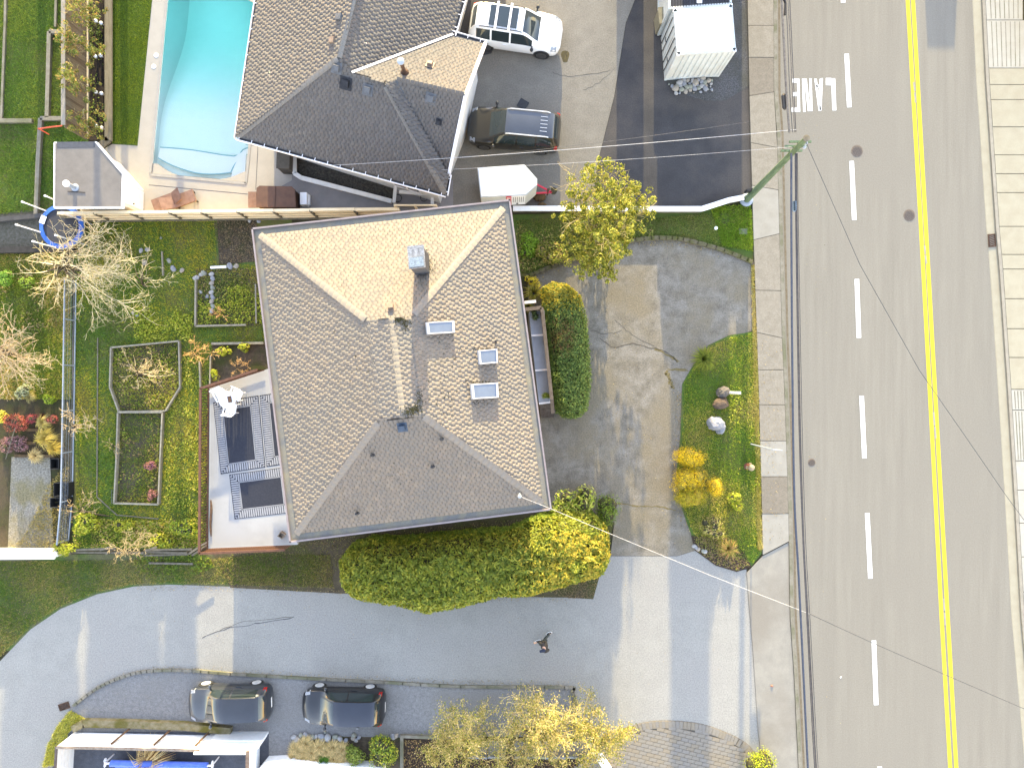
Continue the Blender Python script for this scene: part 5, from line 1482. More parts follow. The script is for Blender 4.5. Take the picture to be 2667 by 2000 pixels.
MB().lathe((tc_.x, tc_.y, TZ_ - .02), [(rad - .2, 0), (rad - .2, .01)], 40).build('mat', M('trampoline_mat', (.03, .03, .036), (.04, .04, .046), 8, .2, 60, .8), tm)
MB().box(Vector(pt(R(160), rad - .15, TZ_ + .05)), (.28, .4, .012), R(160)).build('pad_label', white_m, tm)
for k in range(6):
    a = R(15 + k * 60); ca, sa = math.cos(a), math.sin(a)
    MB().tube([(tc_.x + rad * ca, tc_.y + rad * sa, 0), (tc_.x + rad * ca, tc_.y + rad * sa, TZ_)], .03, 8).build('leg', galv_m, tm)
    MB().tube([(tc_.x + rad * ca, tc_.y + rad * sa, TZ_), (tc_.x + (rad + .02) * ca, tc_.y + (rad + .02) * sa, 2.35)], .035, 8).tube([(tc_.x + (rad + .02) * ca, tc_.y + (rad + .02) * sa, 2.35), (tc_.x + (rad + .02) * ca, tc_.y + (rad + .02) * sa, 2.5)], .05, 8).build('net_pole', trim_m, tm)
MB().tube([pt(R(a), rad, TZ_ - .06) for a in range(0, 361, 12)], .03, 6).build('ring_frame', galv_m, tm)

# hot tub, steps, loungers, box by the wall, window well
brown = M('spa_cover_brown', alb(150, 112, 92), alb(132, 98, 82), 3, .1, 40, .7)
ht = empty('hot_tub', P(724, 520, 0), 'hot tub under a folded brown cover by the timber fence', 'hot tub')
q = PL([(668, 490), (676, 484), (760, 486), (768, 494), (770, 540), (667, 540)], .92)
MB().prism([(p.x, p.y) for p in q], .82, .92).build('cover', brown, ht)
MB().prism([(p.x, p.y) for p in inset(q, .04)], 0.02, .82).build('cabinet', M('spa_cabinet', alb(110, 78, 60), alb(92, 64, 50), 5, .2, 30, .8, stretch=(6, 6, .3)), ht)
MB().beam(P(718, 485, .925), P(716, 540, .925), .03, .015).build('cover_fold', M('brown_seam', alb(110, 80, 66), alb(96, 70, 58), 5, .1, 40, .8), ht)
st = empty('spa_steps', P(795, 518, 0), 'white plastic steps beside the hot tub', 'steps')
MB().box((*P(790, 517, .5)[:2], .25), (.34, .62, .5)).build('upper_step', wp, st); MB().box((*P(800, 520, .25)[:2], .12), (.24, .5, .24)).build('lower_step', wp, st)
wick = M('lounger_brown', alb(196, 158, 140), alb(172, 134, 118), 5, .12, 40, .85)
def lounger(px, py, rz, label):
    t = empty('sun_lounger', P(px, py, .02), label, 'sun lounger', 'brown sun loungers on the pool deck', rz)
    MB().box((.1, 0, .3), (1.1, .62, .12)).build('seat', wick, t, local=True)
    MB().hexa([(-.45, -.31, .24), (-.45, .31, .24), (-.95, .31, .6), (-.95, -.31, .6)][::-1], [(-.45, -.31, .36), (-.45, .31, .36), (-1.0, .31, .72), (-1.0, -.31, .72)][::-1]).build('backrest', wick, t, local=True)
    for x in (-.4, .6):
        for y in (-.26, .26): MB().box((x, y, .12), (.06, .06, .24)).build('leg', steel_m, t, local=True)
lounger(483, 524, R(20), 'brown sun lounger nearer the hot tub, cushion facing the pool')
lounger(438, 530, R(200), 'brown sun lounger nearer the shed, folded towards the other')
thing('spa_mat', MB().box((*P(657, 520, .03)[:2], .03), (.42, .8, .03)), wick, 'flat pinkish-brown mat between the lounger and the hot tub', 'mat')
thing('storage_box', MB().box((*P(745, 421, .6)[:2], .5), (.6, .95, 1.0), R(-2)).box((*P(745, 421, .6)[:2], 1.03), (.66, 1.0, .06), R(-2)), M('box_taupe', alb(120, 112, 102), alb(104, 97, 88), 5, .15, 40, .7), 'taupe storage box standing under the south eave of the pool house', 'box')
ww2 = empty('window_well', P(900, 490, 0), 'white kerbed gravel well along the south wall of the pool house', 'planter')
MB().prism(PL([(772, 412), (774, 458), (1025, 520), (1025, 470)], .02), -.01, .03).build('gravel', M('well_gravel', alb(110, 106, 98), alb(70, 68, 62), 9, .5, 20, .95, .8), ww2)
for a, b in (((766, 402), (767, 452)), ((767, 452), (785, 464)), ((785, 464), (1020, 525))): MB().beam(P(*a, .38), P(*b, .38), .22, .1).beam(P(*a, .18), P(*b, .18), .18, .34).build('kerb', siding_m, ww2)
sc_ = empty('patio_screen', P(1090, 515, 0), 'low white railing with posts between the well and the house corner', 'railing')
for a, b in (((1031, 478), (1026, 528)), ((1040, 500), (1132, 508)), ((1126, 506), (1126, 532))): MB().beam(P(*a, .7), P(*b, .7), .16, .08).build('rail', siding_m, sc_)
for x, y in ((1030, 480), (1026, 526), (1126, 508), (1126, 530)): MB().beam((*P(x, y, .7)[:2], 0), (*P(x, y, .7)[:2], .68), .1, .1).build('post', siding_m, sc_)
for i, (x, y, r) in enumerate(((1036, 517, .2), (1104, 517, .17))):
    c = P(x, y, .1); thing('garden_hose', MB().tube([(c.x + r * math.cos(a), c.y + r * math.sin(a), .05 + .004 * k) for k, a in enumerate(np.linspace(0, 11.5, 40))], .014, 6), black_mat, 'coiled black hose %s' % ('beside the gravel well' if i == 0 else 'near the house corner'), 'hose')

# ------------------------------------------------------------------ garden: wire fence, bed edgings, walls
cl = empty('chain_link_fence', P(193, 1050, 0), 'galvanised wire fence with two long rails through the garden', 'fence')
fl = [(199, 730), (194, 1050), (189, 1300), (179, 1408)]
pts = [P(x, y, 0) for x, y in fl]
FH = .92
for z, r in ((FH, .035), (.03, .035)): MB().tube([(p.x, p.y, z) for p in pts], r, 8).build('rail', galv_m, cl)
for y in (735, 835, 952, 1068, 1175, 1300, 1405):
    p = P(lerpx(fl, y), y, 0); MB().tube([(p.x, p.y, 0), (p.x, p.y, FH + .04)], .032, 8).build('post', galv_m, cl)
mb = MB()
for y in np.arange(732, 1406, 3.2):
    p = P(lerpx(fl, y), y, 0); mb.beam((p.x, p.y, .05), (p.x, p.y, FH), .006, .006)
for z in (.2, .4, .6, .8): mb.tube([(p.x, p.y, z) for p in pts], .005, 4)
tag(mb.build('wire_mesh', galv_m, cl), kind='stuff')
def edging(name, pts, wd, ht, mat, label, closed=False, cat='bed edging', z=0.0, gap=0.0):
    q = [P(x, y, ht) for x, y in pts]
    if closed: q.append(q[0])
    t = empty(name, P(*pts[0], 0), label, cat)
    for a, b in zip(q, q[1:]): MB().beam((a.x, a.y, ht / 2 + z), (b.x, b.y, ht / 2 + z), wd, ht).build('plank', mat, t)
    return t
edw = M('edging_wood', (.27, .24, .175), (.19, .165, .12), 5, .25, 30, .95, .3)
edging('raised_bed', [(288, 905), (465, 888), (468, 1008), (430, 1070), (308, 1072), (285, 1008)], .075, .22, edw, 'eight-sided timber edging around the bare shrub bed', True)
edging('raised_bed', [(306, 1074), (422, 1074), (411, 1314), (296, 1311), (302, 1200)], .075, .25, edw, 'long timber edging of the lower rectangular bed', True)
edging('garden_edging', [(254, 880), (252, 1294), (304, 1341), (412, 1351)], .05, .06, M('pale_edging', alb(176, 166, 146), alb(150, 140, 120), 5, .2, 30, .9), 'thin pale edging strip along the lawn left of the beds')
edging('raised_bed', [(509, 728), (508, 849), (640, 846)], .09, .2, edw, 'timber edging of the upper bed near the house')
edging('garden_edging', [(665, 740), (667, 842)], .07, .1, edw, 'short pale strip along the house side of the upper bed')
edging('raised_bed', [(550, 895), (686, 893)], .12, .22, edw, 'short timber edging above the brown bed by the deck')
edging('raised_bed', [(519, 940), (521, 1008)], .08, .2, edw, 'upright timber edging left of the brown bed by the deck')
edging('raised_bed', [(548, 925), (546, 1000)], .07, .2, edw, 'inner timber strip of the brown bed by the deck')
edging('garden_edging', [(421, 655), (424, 718)], .07, .12, edw, 'single short plank standing in the lawn below the fence')
edging('concrete_edging', [(160, 82), (127, 82), (121, 305)], .2, .2, kerb_m, 'concrete lawn edging with a corner left of the board fence')
edging('concrete_edging', [(160, 308), (104, 308), (97, 430), (92, 560)], .2, .2, kerb_m, 'long concrete edging running down to the trampoline')
edging('concrete_edging', [(-20, 314), (82, 314)], .2, .2, kerb_m, 'short concrete edging at the left edge of the lawn')
edging('concrete_edging', [(16, -120), (12, 60), (2, 312)], .12, .12, kerb_m, 'narrow concrete edging at the far left lawn')
edging('concrete_edging', [(148, -100), (143, 70)], .12, .12, kerb_m, 'short grey strip beside the top of the board fence')
edging('low_wall', [(-100, 580), (100, 562), (200, 548)], .22, .3, M('grey_wall', alb(110, 108, 108), alb(90, 88, 88), 4, .2, 30, .9), 'dark low wall above the gravel path at the trampoline', cat='wall')
edging('low_wall', [(-100, 652), (60, 650), (190, 645)], .3, .3, M('dark_wall', alb(84, 80, 78), alb(60, 58, 56), 5, .3, 24, .9), 'dark low wall below the gravel path at the trampoline', cat='wall')
# white stone row and pipe
ORD = 'first second third fourth fifth sixth seventh eighth ninth tenth eleventh twelfth thirteenth fourteenth fifteenth sixteenth seventeenth eighteenth nineteenth twentieth'.split()
for i in range(9):
    rock(552 + (i % 2) * 3, 714 + i * 12, .13, i, ORD[i] + ' whitish stone from the top in the upright row edging the upper bed', 'stones edging the upper bed', z=.02)
thing('white_pipe', MB().tube([P(549, 697, .1), P(590, 695, .1)], .07, 10), white_m, 'short white pipe lying at the top of the upper bed', 'pipe')
for i, (x, y, r, lab) in enumerate((
    (512, 724, .16, 'round white stone on the top left corner of the upper bed edging'), (600, 694, .17, 'large white stone at the right end of the white pipe'), (616, 694, .14, 'smaller beige stone just right of the white pipe'),
    (532, 712, .15, 'angular white stone left of the upright stone row'), (525, 716, .12, 'small stone between the bed corner and the stone row'), (453, 700, .16, 'wide pale stone right of the standing lawn plank'),
    (475, 705, .13, 'round pale stone midway between the lawn plank and the bed corner'), (441, 680, .13, 'pale stone in the lawn just above the wide one by the plank'), (368, 653, .12, 'left of two pale stones above the bare sapling'),
    (386, 651, .13, 'right of two pale stones above the bare sapling'), (378, 685, .14, 'pale stone lying among the sapling branches'), (309, 692, .1, 'pale stone at the right edge of the large bare tree'),
    (651, 575, .1, 'left of two small white stones at the dark soil patch by the fence'), (675, 577, .1, 'right of two small white stones at the dark soil patch by the fence'), (348, 815, .1, 'upper of two white flecks below the large bare tree'),
    (358, 822, .1, 'lower of two white flecks below the large bare tree'), (523, 761, .1, 'small pale stone inside the upper bed near its left edging'), (541, 772, .11, 'small pale stone inside the upper bed beside the stone row'),
    (318, 655, .08, 'tiny pale stone at the upper right twigs of the large bare tree'), (420, 620, .07, 'tiny pale stone above the standing lawn plank'))):
    rock(x, y, r, i, lab, 'pale stones scattered on the back lawn', z=-.01)
# red tool, small white scraps
thing('red_pole', MB().tube([P(101, 336, .9), P(128, 332, 1.0), P(162, 328, 1.1)], .035, 6).tube([P(101, 336, .9), P(128, 351, .5)], .025, 6).tube([P(100, 336, .0), P(101, 336, .92)], .04, 6), M('red_metal', (.5, .08, .04), (.42, .06, .03), 6, .1, 40, .5), 'thin red metal bar frame at the corner of the concrete edging', 'frame')

# weathered rail fence along the alley verge and the white wall
rf = empty('rail_fence', P(350, 1440, 0), 'weathered grey rail fence along the top of the verge', 'fence')
for a, b, z in (((190, 1432), (300, 1428), .5), ((190, 1438), (384, 1440), .35), ((378, 1432), (500, 1430), .6), ((378, 1437), (492, 1440), .4), ((375, 1446), (490, 1443), .2), ((492, 1442), (543, 1408), .6), ((500, 1446), (545, 1416), .35), ((260, 1432), (290, 1424), .7), ((378, 1434), (408, 1424), .7), ((388, 1466), (503, 1468), .12)):
    MB().beam(P(*a, z), P(*b, z), .1, .06).build('rail', galv_m if False else wood_m, rf)
for x in (192, 288, 380, 492): MB().beam((*P(x, 1436, .4)[:2], 0), (*P(x, 1436, .4)[:2], .75), .11, .11).build('post', wood_m, rf)
wv = empty('white_wall', P(60, 1440, 0), 'bright white wall with a thick cap at the left edge above the verge', 'wall')
q = PL([(-130, 1440), (141, 1440), (141, 1456), (-130, 1458)], 1.3)
MB().prism([(p.x, p.y) for p in q], 1.2, 1.3).build('cap', white_m, wv); MB().prism([(p.x, p.y) for p in inset(q, .05)], 0, 1.2).build('wall', white_m, wv)
# black crates / steps by the wire fence
crate = M('crate_black', (.012, .012, .013), (.02, .02, .02), 8, .1, 40, .6)
for i, (x0, y0, x1, y1, lab) in enumerate(((131, 1195, 152, 1221, 'upper black open crate by the wire fence'), (140, 1258, 178, 1292, 'middle wide black crate by the wire fence'), (131, 1297, 176, 1321, 'lower black open crate by the wire fence'))):
    a, b = P(x0, y0, .45), P(x1, y1, .45)
    t = empty('crate', ((a.x + b.x) / 2, (a.y + b.y) / 2, 0), lab, 'crate', 'black crates by the wire fence')
    w_, h_ = b.x - a.x, a.y - b.y
    for s in (1, -1):
        MB().box((s * w_ / 2, 0, .23), (.03, h_, .44)).build('side', crate, t, local=True); MB().box((0, s * h_ / 2, .23), (w_ - .03, .03, .44)).build('side', crate, t, local=True)
    MB().box((0, 0, .03), (w_ - .03, h_ - .03, .04)).build('bottom', crate, t, local=True)
# timber garden steps between red and yellow shrubs
for i, (x0, x1, y) in enumerate(((72, 112, 1087), (72, 106, 1120), (66, 96, 1154), (40, 145, 1187))):
    thing('timber_step', MB().beam(P(x0, y, .08), P(x1, y, .08), .14, .16), M('step_timber_%d' % i, alb(150, 122, 84), alb(120, 96, 64), 6, .2, 30, .9), ('topmost', 'second', 'third', 'lowest and longest')[i] + ' timber step between the red and yellow shrubs', 'step', 'timber steps in the left garden')
thing('brick_block', MB().box((*P(100, 1082, .2)[:2], .12), (.35, .18, .24)), M('brown_brick', alb(140, 96, 70), alb(120, 80, 58), 6, .2, 30, .9), 'brown block at the head of the timber steps', 'block')
thing('garden_stake', MB().tube([P(15, 1195, .3), P(39, 1115, 1.1)], .022, 6), wood_m, 'thin leaning stake across the red and purple shrubs', 'stake')
lad = MB()
for s in (0, .14): lad.beam(P(291 + s * 50, 1275, .2), P(291 + s * 50, 1312, .2), .03, .04)
for k in range(5): lad.beam(P(291, 1278 + k * 8, .2), P(298, 1278 + k * 8, .2), .03, .03)
thing('plant_ladder', lad, M('ladder_green', alb(130, 140, 110), alb(110, 120, 92), 6, .1, 40, .8), 'short pale ladder lying at the lower left bed corner', 'ladder')

# ------------------------------------------------------------------ bottom edge: white fenced yard with pool reel, rock bed, white walls
yf = empty('white_fence', P(330, 1920, 0), 'white board fence with brown braces around the pool-reel yard', 'fence')
a, b = P(147, 1944, 1.45), P(520, 1952, 1.45)
a0, b0 = Vector((a.x, a.y, 0)), Vector((b.x, b.y, 0))
for k in range(5):
    z = .1 + k * .28
    MB().beam((a.x, a.y, z + .13), (b.x, b.y, z + .13), .04, .27).build('board', white_m, yf)
MB().beam((a.x, a.y - .02, 1.47), (b.x, b.y - .02, 1.47), .12, .05).build('cap', M('peeling_cap', alb(214, 196, 176), alb(176, 150, 126), 6, .2, 30, .9), yf)
for f in (.36, .66, .95):
    p = a0.lerp(b0, f); MB().beam((p.x + .35, p.y + .3, .05), (p.x, p.y + .06, 1.2), .09, .06).build('brace', M('brace_brown', alb(170, 136, 104), alb(136, 104, 76), 6, .2, 30, .9), yf)
for i, (x0, x1, y, z) in enumerate(((504, 660, 1962, 1.6), (520, 673, 1946, 1.25), (548, 683, 1930, .9))):
    p, q = P(x0, y, z), P(x1, y, z)
    MB().beam((p.x, p.y, z / 2), (q.x, q.y, z / 2), .1, z).build('panel', white_m, yf)
p, q = P(645, 1955, 1.6), P(642, 2070, 1.6)
MB().beam(p, q, .16, .06).build('cap', M('rail_peel', alb(196, 166, 140), alb(160, 128, 104), 8, .2, 30, .9), yf)
for k in range(4):
    MB().beam((p.x + .02, p.y, .2 + k * .37), (q.x + .02, q.y, .2 + k * .37), .03, .34).build('board', white_m, yf)
p, q = P(147, 1944, 1.45), P(139, 2080, 1.45)
MB().beam(p, q, .12, .05).build('cap', M('cap_grey', alb(150, 132, 122), alb(120, 104, 96), 6, .2, 30, .9), yf)
for k in range(4): MB().beam((p.x, p.y, .18 + k * .34), (q.x, q.y, .18 + k * .34), .03, .32).build('board', siding_m, yf)
struct('yard_floor', MB().prism(PL([(150, 1905), (700, 1905), (700, 2130), (120, 2130)], .02), -.01, .02), M('yard_floor', alb(120, 122, 130), alb(104, 106, 114), 3, .3, 30, .9, .3))
edging('low_wall', [(187, 1900), (215, 1885), (330, 1887), (480, 1893), (600, 1905)], .36, .3, M('mossy_wall', alb(200, 186, 150), alb(160, 148, 96), 4, .25, 30, .9, col3=alb(140, 132, 60), scale3=1.2), 'mossy concrete wall in front of the white board fence', cat='wall')
rl = empty('pool_cover_reel', P(415, 1998, 0), 'blue pool cover rolled on a white reel in the fenced yard', 'pool cover')
bluem = M('cover_blue', (.07, .13, .5), (.10, .17, .56), 4, .1, 40, .45)
MB().tube([P(289, 1987, .8), P(540, 1993, .8)], .16, 16).build('roll', bluem, rl)
MB().hexa([P(300, 1990, .02), P(532, 1994, .02), P(532, 2100, .02), P(300, 2100, .02)][::-1], [P(300, 1990, .62), P(532, 1994, .62), P(532, 2100, .3), P(300, 2100, .3)][::-1]).build('cover', bluem, rl)
MB().tube([P(272, 1987, .8), P(292, 1987, .8)], .05, 10).tube([P(538, 1993, .8), P(556, 1993, .8)], .05, 10).build('axle', trim_m, rl)
for x, y in ((274, 1985), (553, 1992)):
    c = P(x, y, .8); mb = MB()
    for s in (1, -1): mb.tube([(c.x, c.y + s * .12 + .1 * math.cos(a), .8 + .1 * math.sin(a)) for a in np.linspace(0, 6.28, 14)], .018, 6)
    mb.beam((c.x, c.y - .2, .8), (c.x, c.y + .2, .8), .03, .03).beam((c.x, c.y, 0), (c.x, c.y, .8), .04, .06).build('crank', trim_m, rl)
br = [(155, 215, 40), (200, 255, 50), (265, 190, 36), (340, 185, 42), (320, 250, 42), (400, 250, 46), (435, 215, 34), (490, 210, 30), (570, 200, 46), (580, 265, 50), (670, 220, 50), (680, 260, 40), (780, 215, 40), (770, 265, 38), (850, 245, 40), (940, 270, 36), (1060, 190, 34), (1055, 240, 34), (1092, 265, 30), (1135, 225, 30), (1410, 270, 24), (145, 350, 38), (145, 420, 36), (150, 500, 36), (135, 580, 28), (575, 560, 34), (625, 150, 18), (160, 290, 34), (1115, 90, 16), (1650, 210, 40), (1700, 200, 34)]
top_ = sorted([q for q in br if q[1] < 340 and 100 < q[1] and q[0] < 1600]); side_ = [q for q in br if q not in top_]
TENS = ORD + ['twenty-first', 'twenty-second', 'twenty-third', 'twenty-fourth', 'twenty-fifth', 'twenty-sixth', 'twenty-seventh', 'twenty-eighth']
SIDE = ['upper whitish rock in the left side border of the flower bed', 'second whitish rock down the left side of the flower bed', 'third whitish rock down the left side of the flower bed', 'lowest small rock at the bottom left of the flower bed', 'pale rock in the middle of the flower bed beside the green tuft', 'single grey pebble lying between the black hatchback and the flower bed', 'grey rock at the kerb end right of the flower bed', 'grey rock rightmost at the kerb by the flower bed']
for i, (u, v, r) in enumerate(top_ + side_):
    lab = (TENS[i] + ' whitish rock from the left along the upper border of the flower bed') if i < len(top_) else SIDE[i - len(top_)]
    rock(740 + u * .1718, 1880 + v * .1718, r * .1718 / 50 * 1.1, i, lab, 'rocks bordering the roadside flower bed', sq=.8)
sheet('flower_bed', [(768, 1915), (1050, 1920), (1050, 2130), (766, 2130)], .012, soil_m)
sheet('garden_soil', [(1050, 1915), (1500, 1920), (1600, 2130), (1050, 2130)], .012, M('dark_bed_soil', alb(98, 80, 62), alb(66, 54, 44), 5, .5, 24, 1, .8))
sheet('white_step', [(690, 1993), (745, 1984), (765, 2130), (670, 2130)], .5, white_m)
lb = empty('parapet_wall', P(870, 2000, 0), 'white parapet top of a building at the bottom edge below the flower bed', 'wall')
q = PL([(665, 2013), (690, 1984), (745, 1981), (840, 1992), (1000, 1999), (1000, 2120), (650, 2120)], .6)
MB().prism([(p.x, p.y) for p in q], 0, .6).build('wall', white_m, lb)
edging('garden_kerb', [(1046, 1915), (1046, 2000)], .16, .2, kerb_m, 'grey kerb between the flower bed and the dark bed')
edging('garden_kerb', [(1050, 1918), (1260, 1926)], .14, .2, kerb_m, 'pale kerb above the dark bed by the yellow trees')
wq_ = empty('white_wall', P(1375, 1950, 0), 'pale panelled wall glimpsed under the yellow trees', 'wall')
for i, (x0, x1) in enumerate(((1216, 1268), (1270, 1316), (1340, 1384), (1386, 1430), (1436, 1475), (1478, 1540))):
    p, q = P(x0, 1972, 1.5), P(x1, 1974, 1.5); MB().beam((p.x, p.y, .75), (q.x, q.y, .75), .1, 1.5).build('panel', M('pale_panel_%d' % i, alb(200, 204, 206), alb(170, 174, 178), 3, .12, 30, .8), wq_)
p, q = P(1545, 1958, 1.5), P(1600, 2040, 1.5); MB().beam((p.x, p.y, .75), (q.x, q.y, .75), .14, 1.5).build('end_panel', white_m, wq_)
thing('pebble', MB().ball((*P(2010, 1785, .05)[:2], .07), (.07, .06, .04), 8, 5), M('litter_orange', alb(226, 130, 90), alb(206, 180, 160), 6, .1, 40, .6), 'small orange scrap of litter on the alley apron', 'litter')
thing('litter_scrap', MB().box((*P(2190, 1763, .01)[:2], .012), (.09, .05, .02), .8), white_m, 'small white scrap of litter on the left lane', 'litter')
# ------------------------------------------------------------------ foliage machinery
RNG = np.random.default_rng(11)
def leaf_cloud(pos, nrm, size, aspect=.45, jitter=.7, cols=None, colw=None, rng=RNG, droop=0.0, var=.22):
    """rhombic leaves: centre pos, facing nrm (jittered), length size; returns verts, faces, colours"""
    n = len(pos)
    d = nrm + rng.normal(0, jitter, (n, 3)); d /= np.linalg.norm(d, axis=1, keepdims=True) + 1e-9
    r = rng.normal(0, 1, (n, 3)); r[:, 2] -= droop
    t = np.cross(d, r); t /= np.linalg.norm(t, axis=1, keepdims=True) + 1e-9
    b = np.cross(d, t)
    s = size * rng.uniform(.6, 1.35, (n, 1))
    v = np.empty((n, 4, 3))
    v[:, 0] = pos - t * s * .5; v[:, 1] = pos + b * s * aspect * .5 + d * s * .06; v[:, 2] = pos + t * s * .5; v[:, 3] = pos - b * s * aspect * .5 + d * s * .06
    f = np.arange(n * 4).reshape(n, 4)
    cols = np.array(cols, dtype=float)
    idx = rng.choice(len(cols), n, p=None if colw is None else np.array(colw) / sum(colw))
    c = cols[idx] * rng.uniform(1 - var, 1 + var, (n, 1))
    return v.reshape(-1, 3), f, np.repeat(c, 4, axis=0)

def merge(parts):
    V, F, Cc, o = [], [], [], 0
    for v, f, c in parts:
        V.append(v); F.append(f + o); Cc.append(c); o += len(v)
    return np.concatenate(V), np.concatenate(F), np.concatenate(Cc)

def inpoly(x, y, poly):
    r = np.zeros(len(x), bool)
    for (x0, y0), (x1, y1) in zip(poly, poly[1:] + [poly[0]]):
        c = ((y0 > y) != (y1 > y)) & (x < (x1 - x0) * (y - y0) / (y1 - y0 + 1e-12) + x0)
        r ^= c
    return r

def edgedist(x, y, poly):
    d = np.full(len(x), 1e9)
    for (x0, y0), (x1, y1) in zip(poly, poly[1:] + [poly[0]]):
        l2 = (x1 - x0) ** 2 + (y1 - y0) ** 2 + 1e-12
        t = np.clip(((x - x0) * (x1 - x0) + (y - y0) * (y1 - y0)) / l2, 0, 1)
        d = np.minimum(d, np.hypot(x - x0 - t * (x1 - x0), y - y0 - t * (y1 - y0)))
    return d

def sample_poly(poly, n, rng=RNG):
    a = np.array(poly); lo, hi = a.min(0), a.max(0)
    xs, ys = [], []; k = 0
    while k < n:
        x = rng.uniform(lo[0], hi[0], n * 2); y = rng.uniform(lo[1], hi[1], n * 2)
        m = inpoly(x, y, poly); xs.append(x[m]); ys.append(y[m]); k += m.sum()
    return np.concatenate(xs)[:n], np.concatenate(ys)[:n]

def vnoise(x, y, f, seed):
    r = np.random.default_rng(seed); o = np.zeros(len(x))
    for k in range(5):
        a = r.uniform(0, 6.28); ph = r.uniform(0, 6.28); ff = f * r.uniform(.6, 1.7)
        o += np.sin((x * math.cos(a) + y * math.sin(a)) * ff + ph + 1.3 * np.sin((x * math.sin(a) - y * math.cos(a)) * ff * .7 + k))
    return o / 5

def plant(name, root_pos, label, cat, meshes, group=None):
    t = empty(name, root_pos, label, cat, group)
    for nm, me in meshes:
        link(nm, me, t)
    return t

def hedge(name, px, zpx, h, label, cat, cols, colw=None, dens=420, size=.13, rnd=.9, seed=1, z0=0.0, clump=.12, extra=None, aspect=.5, group=None, topcols=None):
    """clipped mass over a photo outline given at height zpx"""
    rng = np.random.default_rng(seed)
    poly = [(p.x, p.y) for p in PL(px, zpx)]
    a = np.array(poly); c = a.mean(0)
    area = abs(sum(poly[i][0] * poly[(i + 1) % len(poly)][1] - poly[(i + 1) % len(poly)][0] * poly[i][1] for i in range(len(poly)))) / 2
    per = sum(math.dist(poly[i], poly[(i + 1) % len(poly)]) for i in range(len(poly)))
    n1 = int(area * dens); x, y = sample_poly(poly, n1, rng)
    def prof(x, y):
        d = np.clip(edgedist(x, y, poly) / rnd, 0, 1)
        return h * (.35 + .65 * np.sqrt(1 - (1 - d) ** 2)) * (1 + .11 * vnoise(x, y, 1.3, seed)) + clump * vnoise(x, y, 7, seed + 3)
    z = prof(x, y)
    e = .06
    gx, gy = (prof(x + e, y) - z) / e, (prof(x, y + e) - z) / e
    nr = np.stack([-gx, -gy, np.ones(n1)], 1); nr /= np.linalg.norm(nr, axis=1, keepdims=True)
    p1 = np.stack([x, y, z0 + z], 1) - nr * rng.exponential(.05, (n1, 1)) + nr * rng.uniform(-.02, .08, (n1, 1))
    n2 = int(per * h * dens * .7)
    seg = rng.uniform(0, per, n2); pts = np.zeros((n2, 2)); nn = np.zeros((n2, 2)); acc = 0
    ar = sum(poly[i][0] * poly[(i + 1) % len(poly)][1] - poly[(i + 1) % len(poly)][0] * poly[i][1] for i in range(len(poly)))
    for i in range(len(poly)):
        p, q = np.array(poly[i]), np.array(poly[(i + 1) % len(poly)]); L = np.linalg.norm(q - p)
        m = (seg >= acc) & (seg < acc + L); t = ((seg[m] - acc) / L)[:, None]
        pts[m] = p + (q - p) * t; o = np.array([q[1] - p[1], p[0] - q[0]]) / L * (1 if ar > 0 else -1); nn[m] = o; acc += L
    zz = rng.uniform(.03, .42, n2) * h
    ins = rng.exponential(.07, n2) + .12 * (1 + vnoise(pts[:, 0] * 1.0, pts[:, 1] + zz, 6, seed + 5)) * .6
    p2 = np.stack([pts[:, 0] - nn[:, 0] * ins, pts[:, 1] - nn[:, 1] * ins, z0 + zz], 1)
    nr2 = np.stack([nn[:, 0], nn[:, 1], np.full(n2, .4)], 1)
    parts = [leaf_cloud(p1, nr, size, aspect, .55, topcols or cols, colw, rng), leaf_cloud(p2, nr2, size, aspect, .55, cols, None, rng)]
    if extra is not None: parts += extra(x, y, z + z0, nr, rng)
    V, F, K = merge(parts)
    base = np.array([c[0], c[1], z0])
    fol = npmesh('foliage', V - base, F, LEAF, K)
    # woody core so that nothing shows through
    N = 26
    gxs = np.linspace(a[:, 0].min(), a[:, 0].max(), N * 2); gys = np.linspace(a[:, 1].min(), a[:, 1].max(), N)
    X, Y = np.meshgrid(gxs, gys); X, Y = X.ravel(), Y.ravel()
    ins_ = inpoly(X, Y, poly) & (edgedist(X, Y, poly) > .22)
    Zc = np.where(ins_, np.maximum(prof(X, Y) - .24, .1), 0) 
    idx = np.arange(len(X)).reshape(N, N * 2)
    q = np.stack([idx[:-1, :-1], idx[:-1, 1:], idx[1:, 1:], idx[1:, :-1]], -1).reshape(-1, 4)
    q = q[ins_[q].all(1)]
    core = npmesh('branch_core', np.stack([X - base[0], Y - base[1], Zc], 1), q, CORE)
    return plant(name, tuple(base), label, cat, [('foliage', fol), ('branch_core', core)], group)

CORE = M('branch_core', (.035, .036, .016), (.05, .042, .024), 9, .4, 40, 1.0)

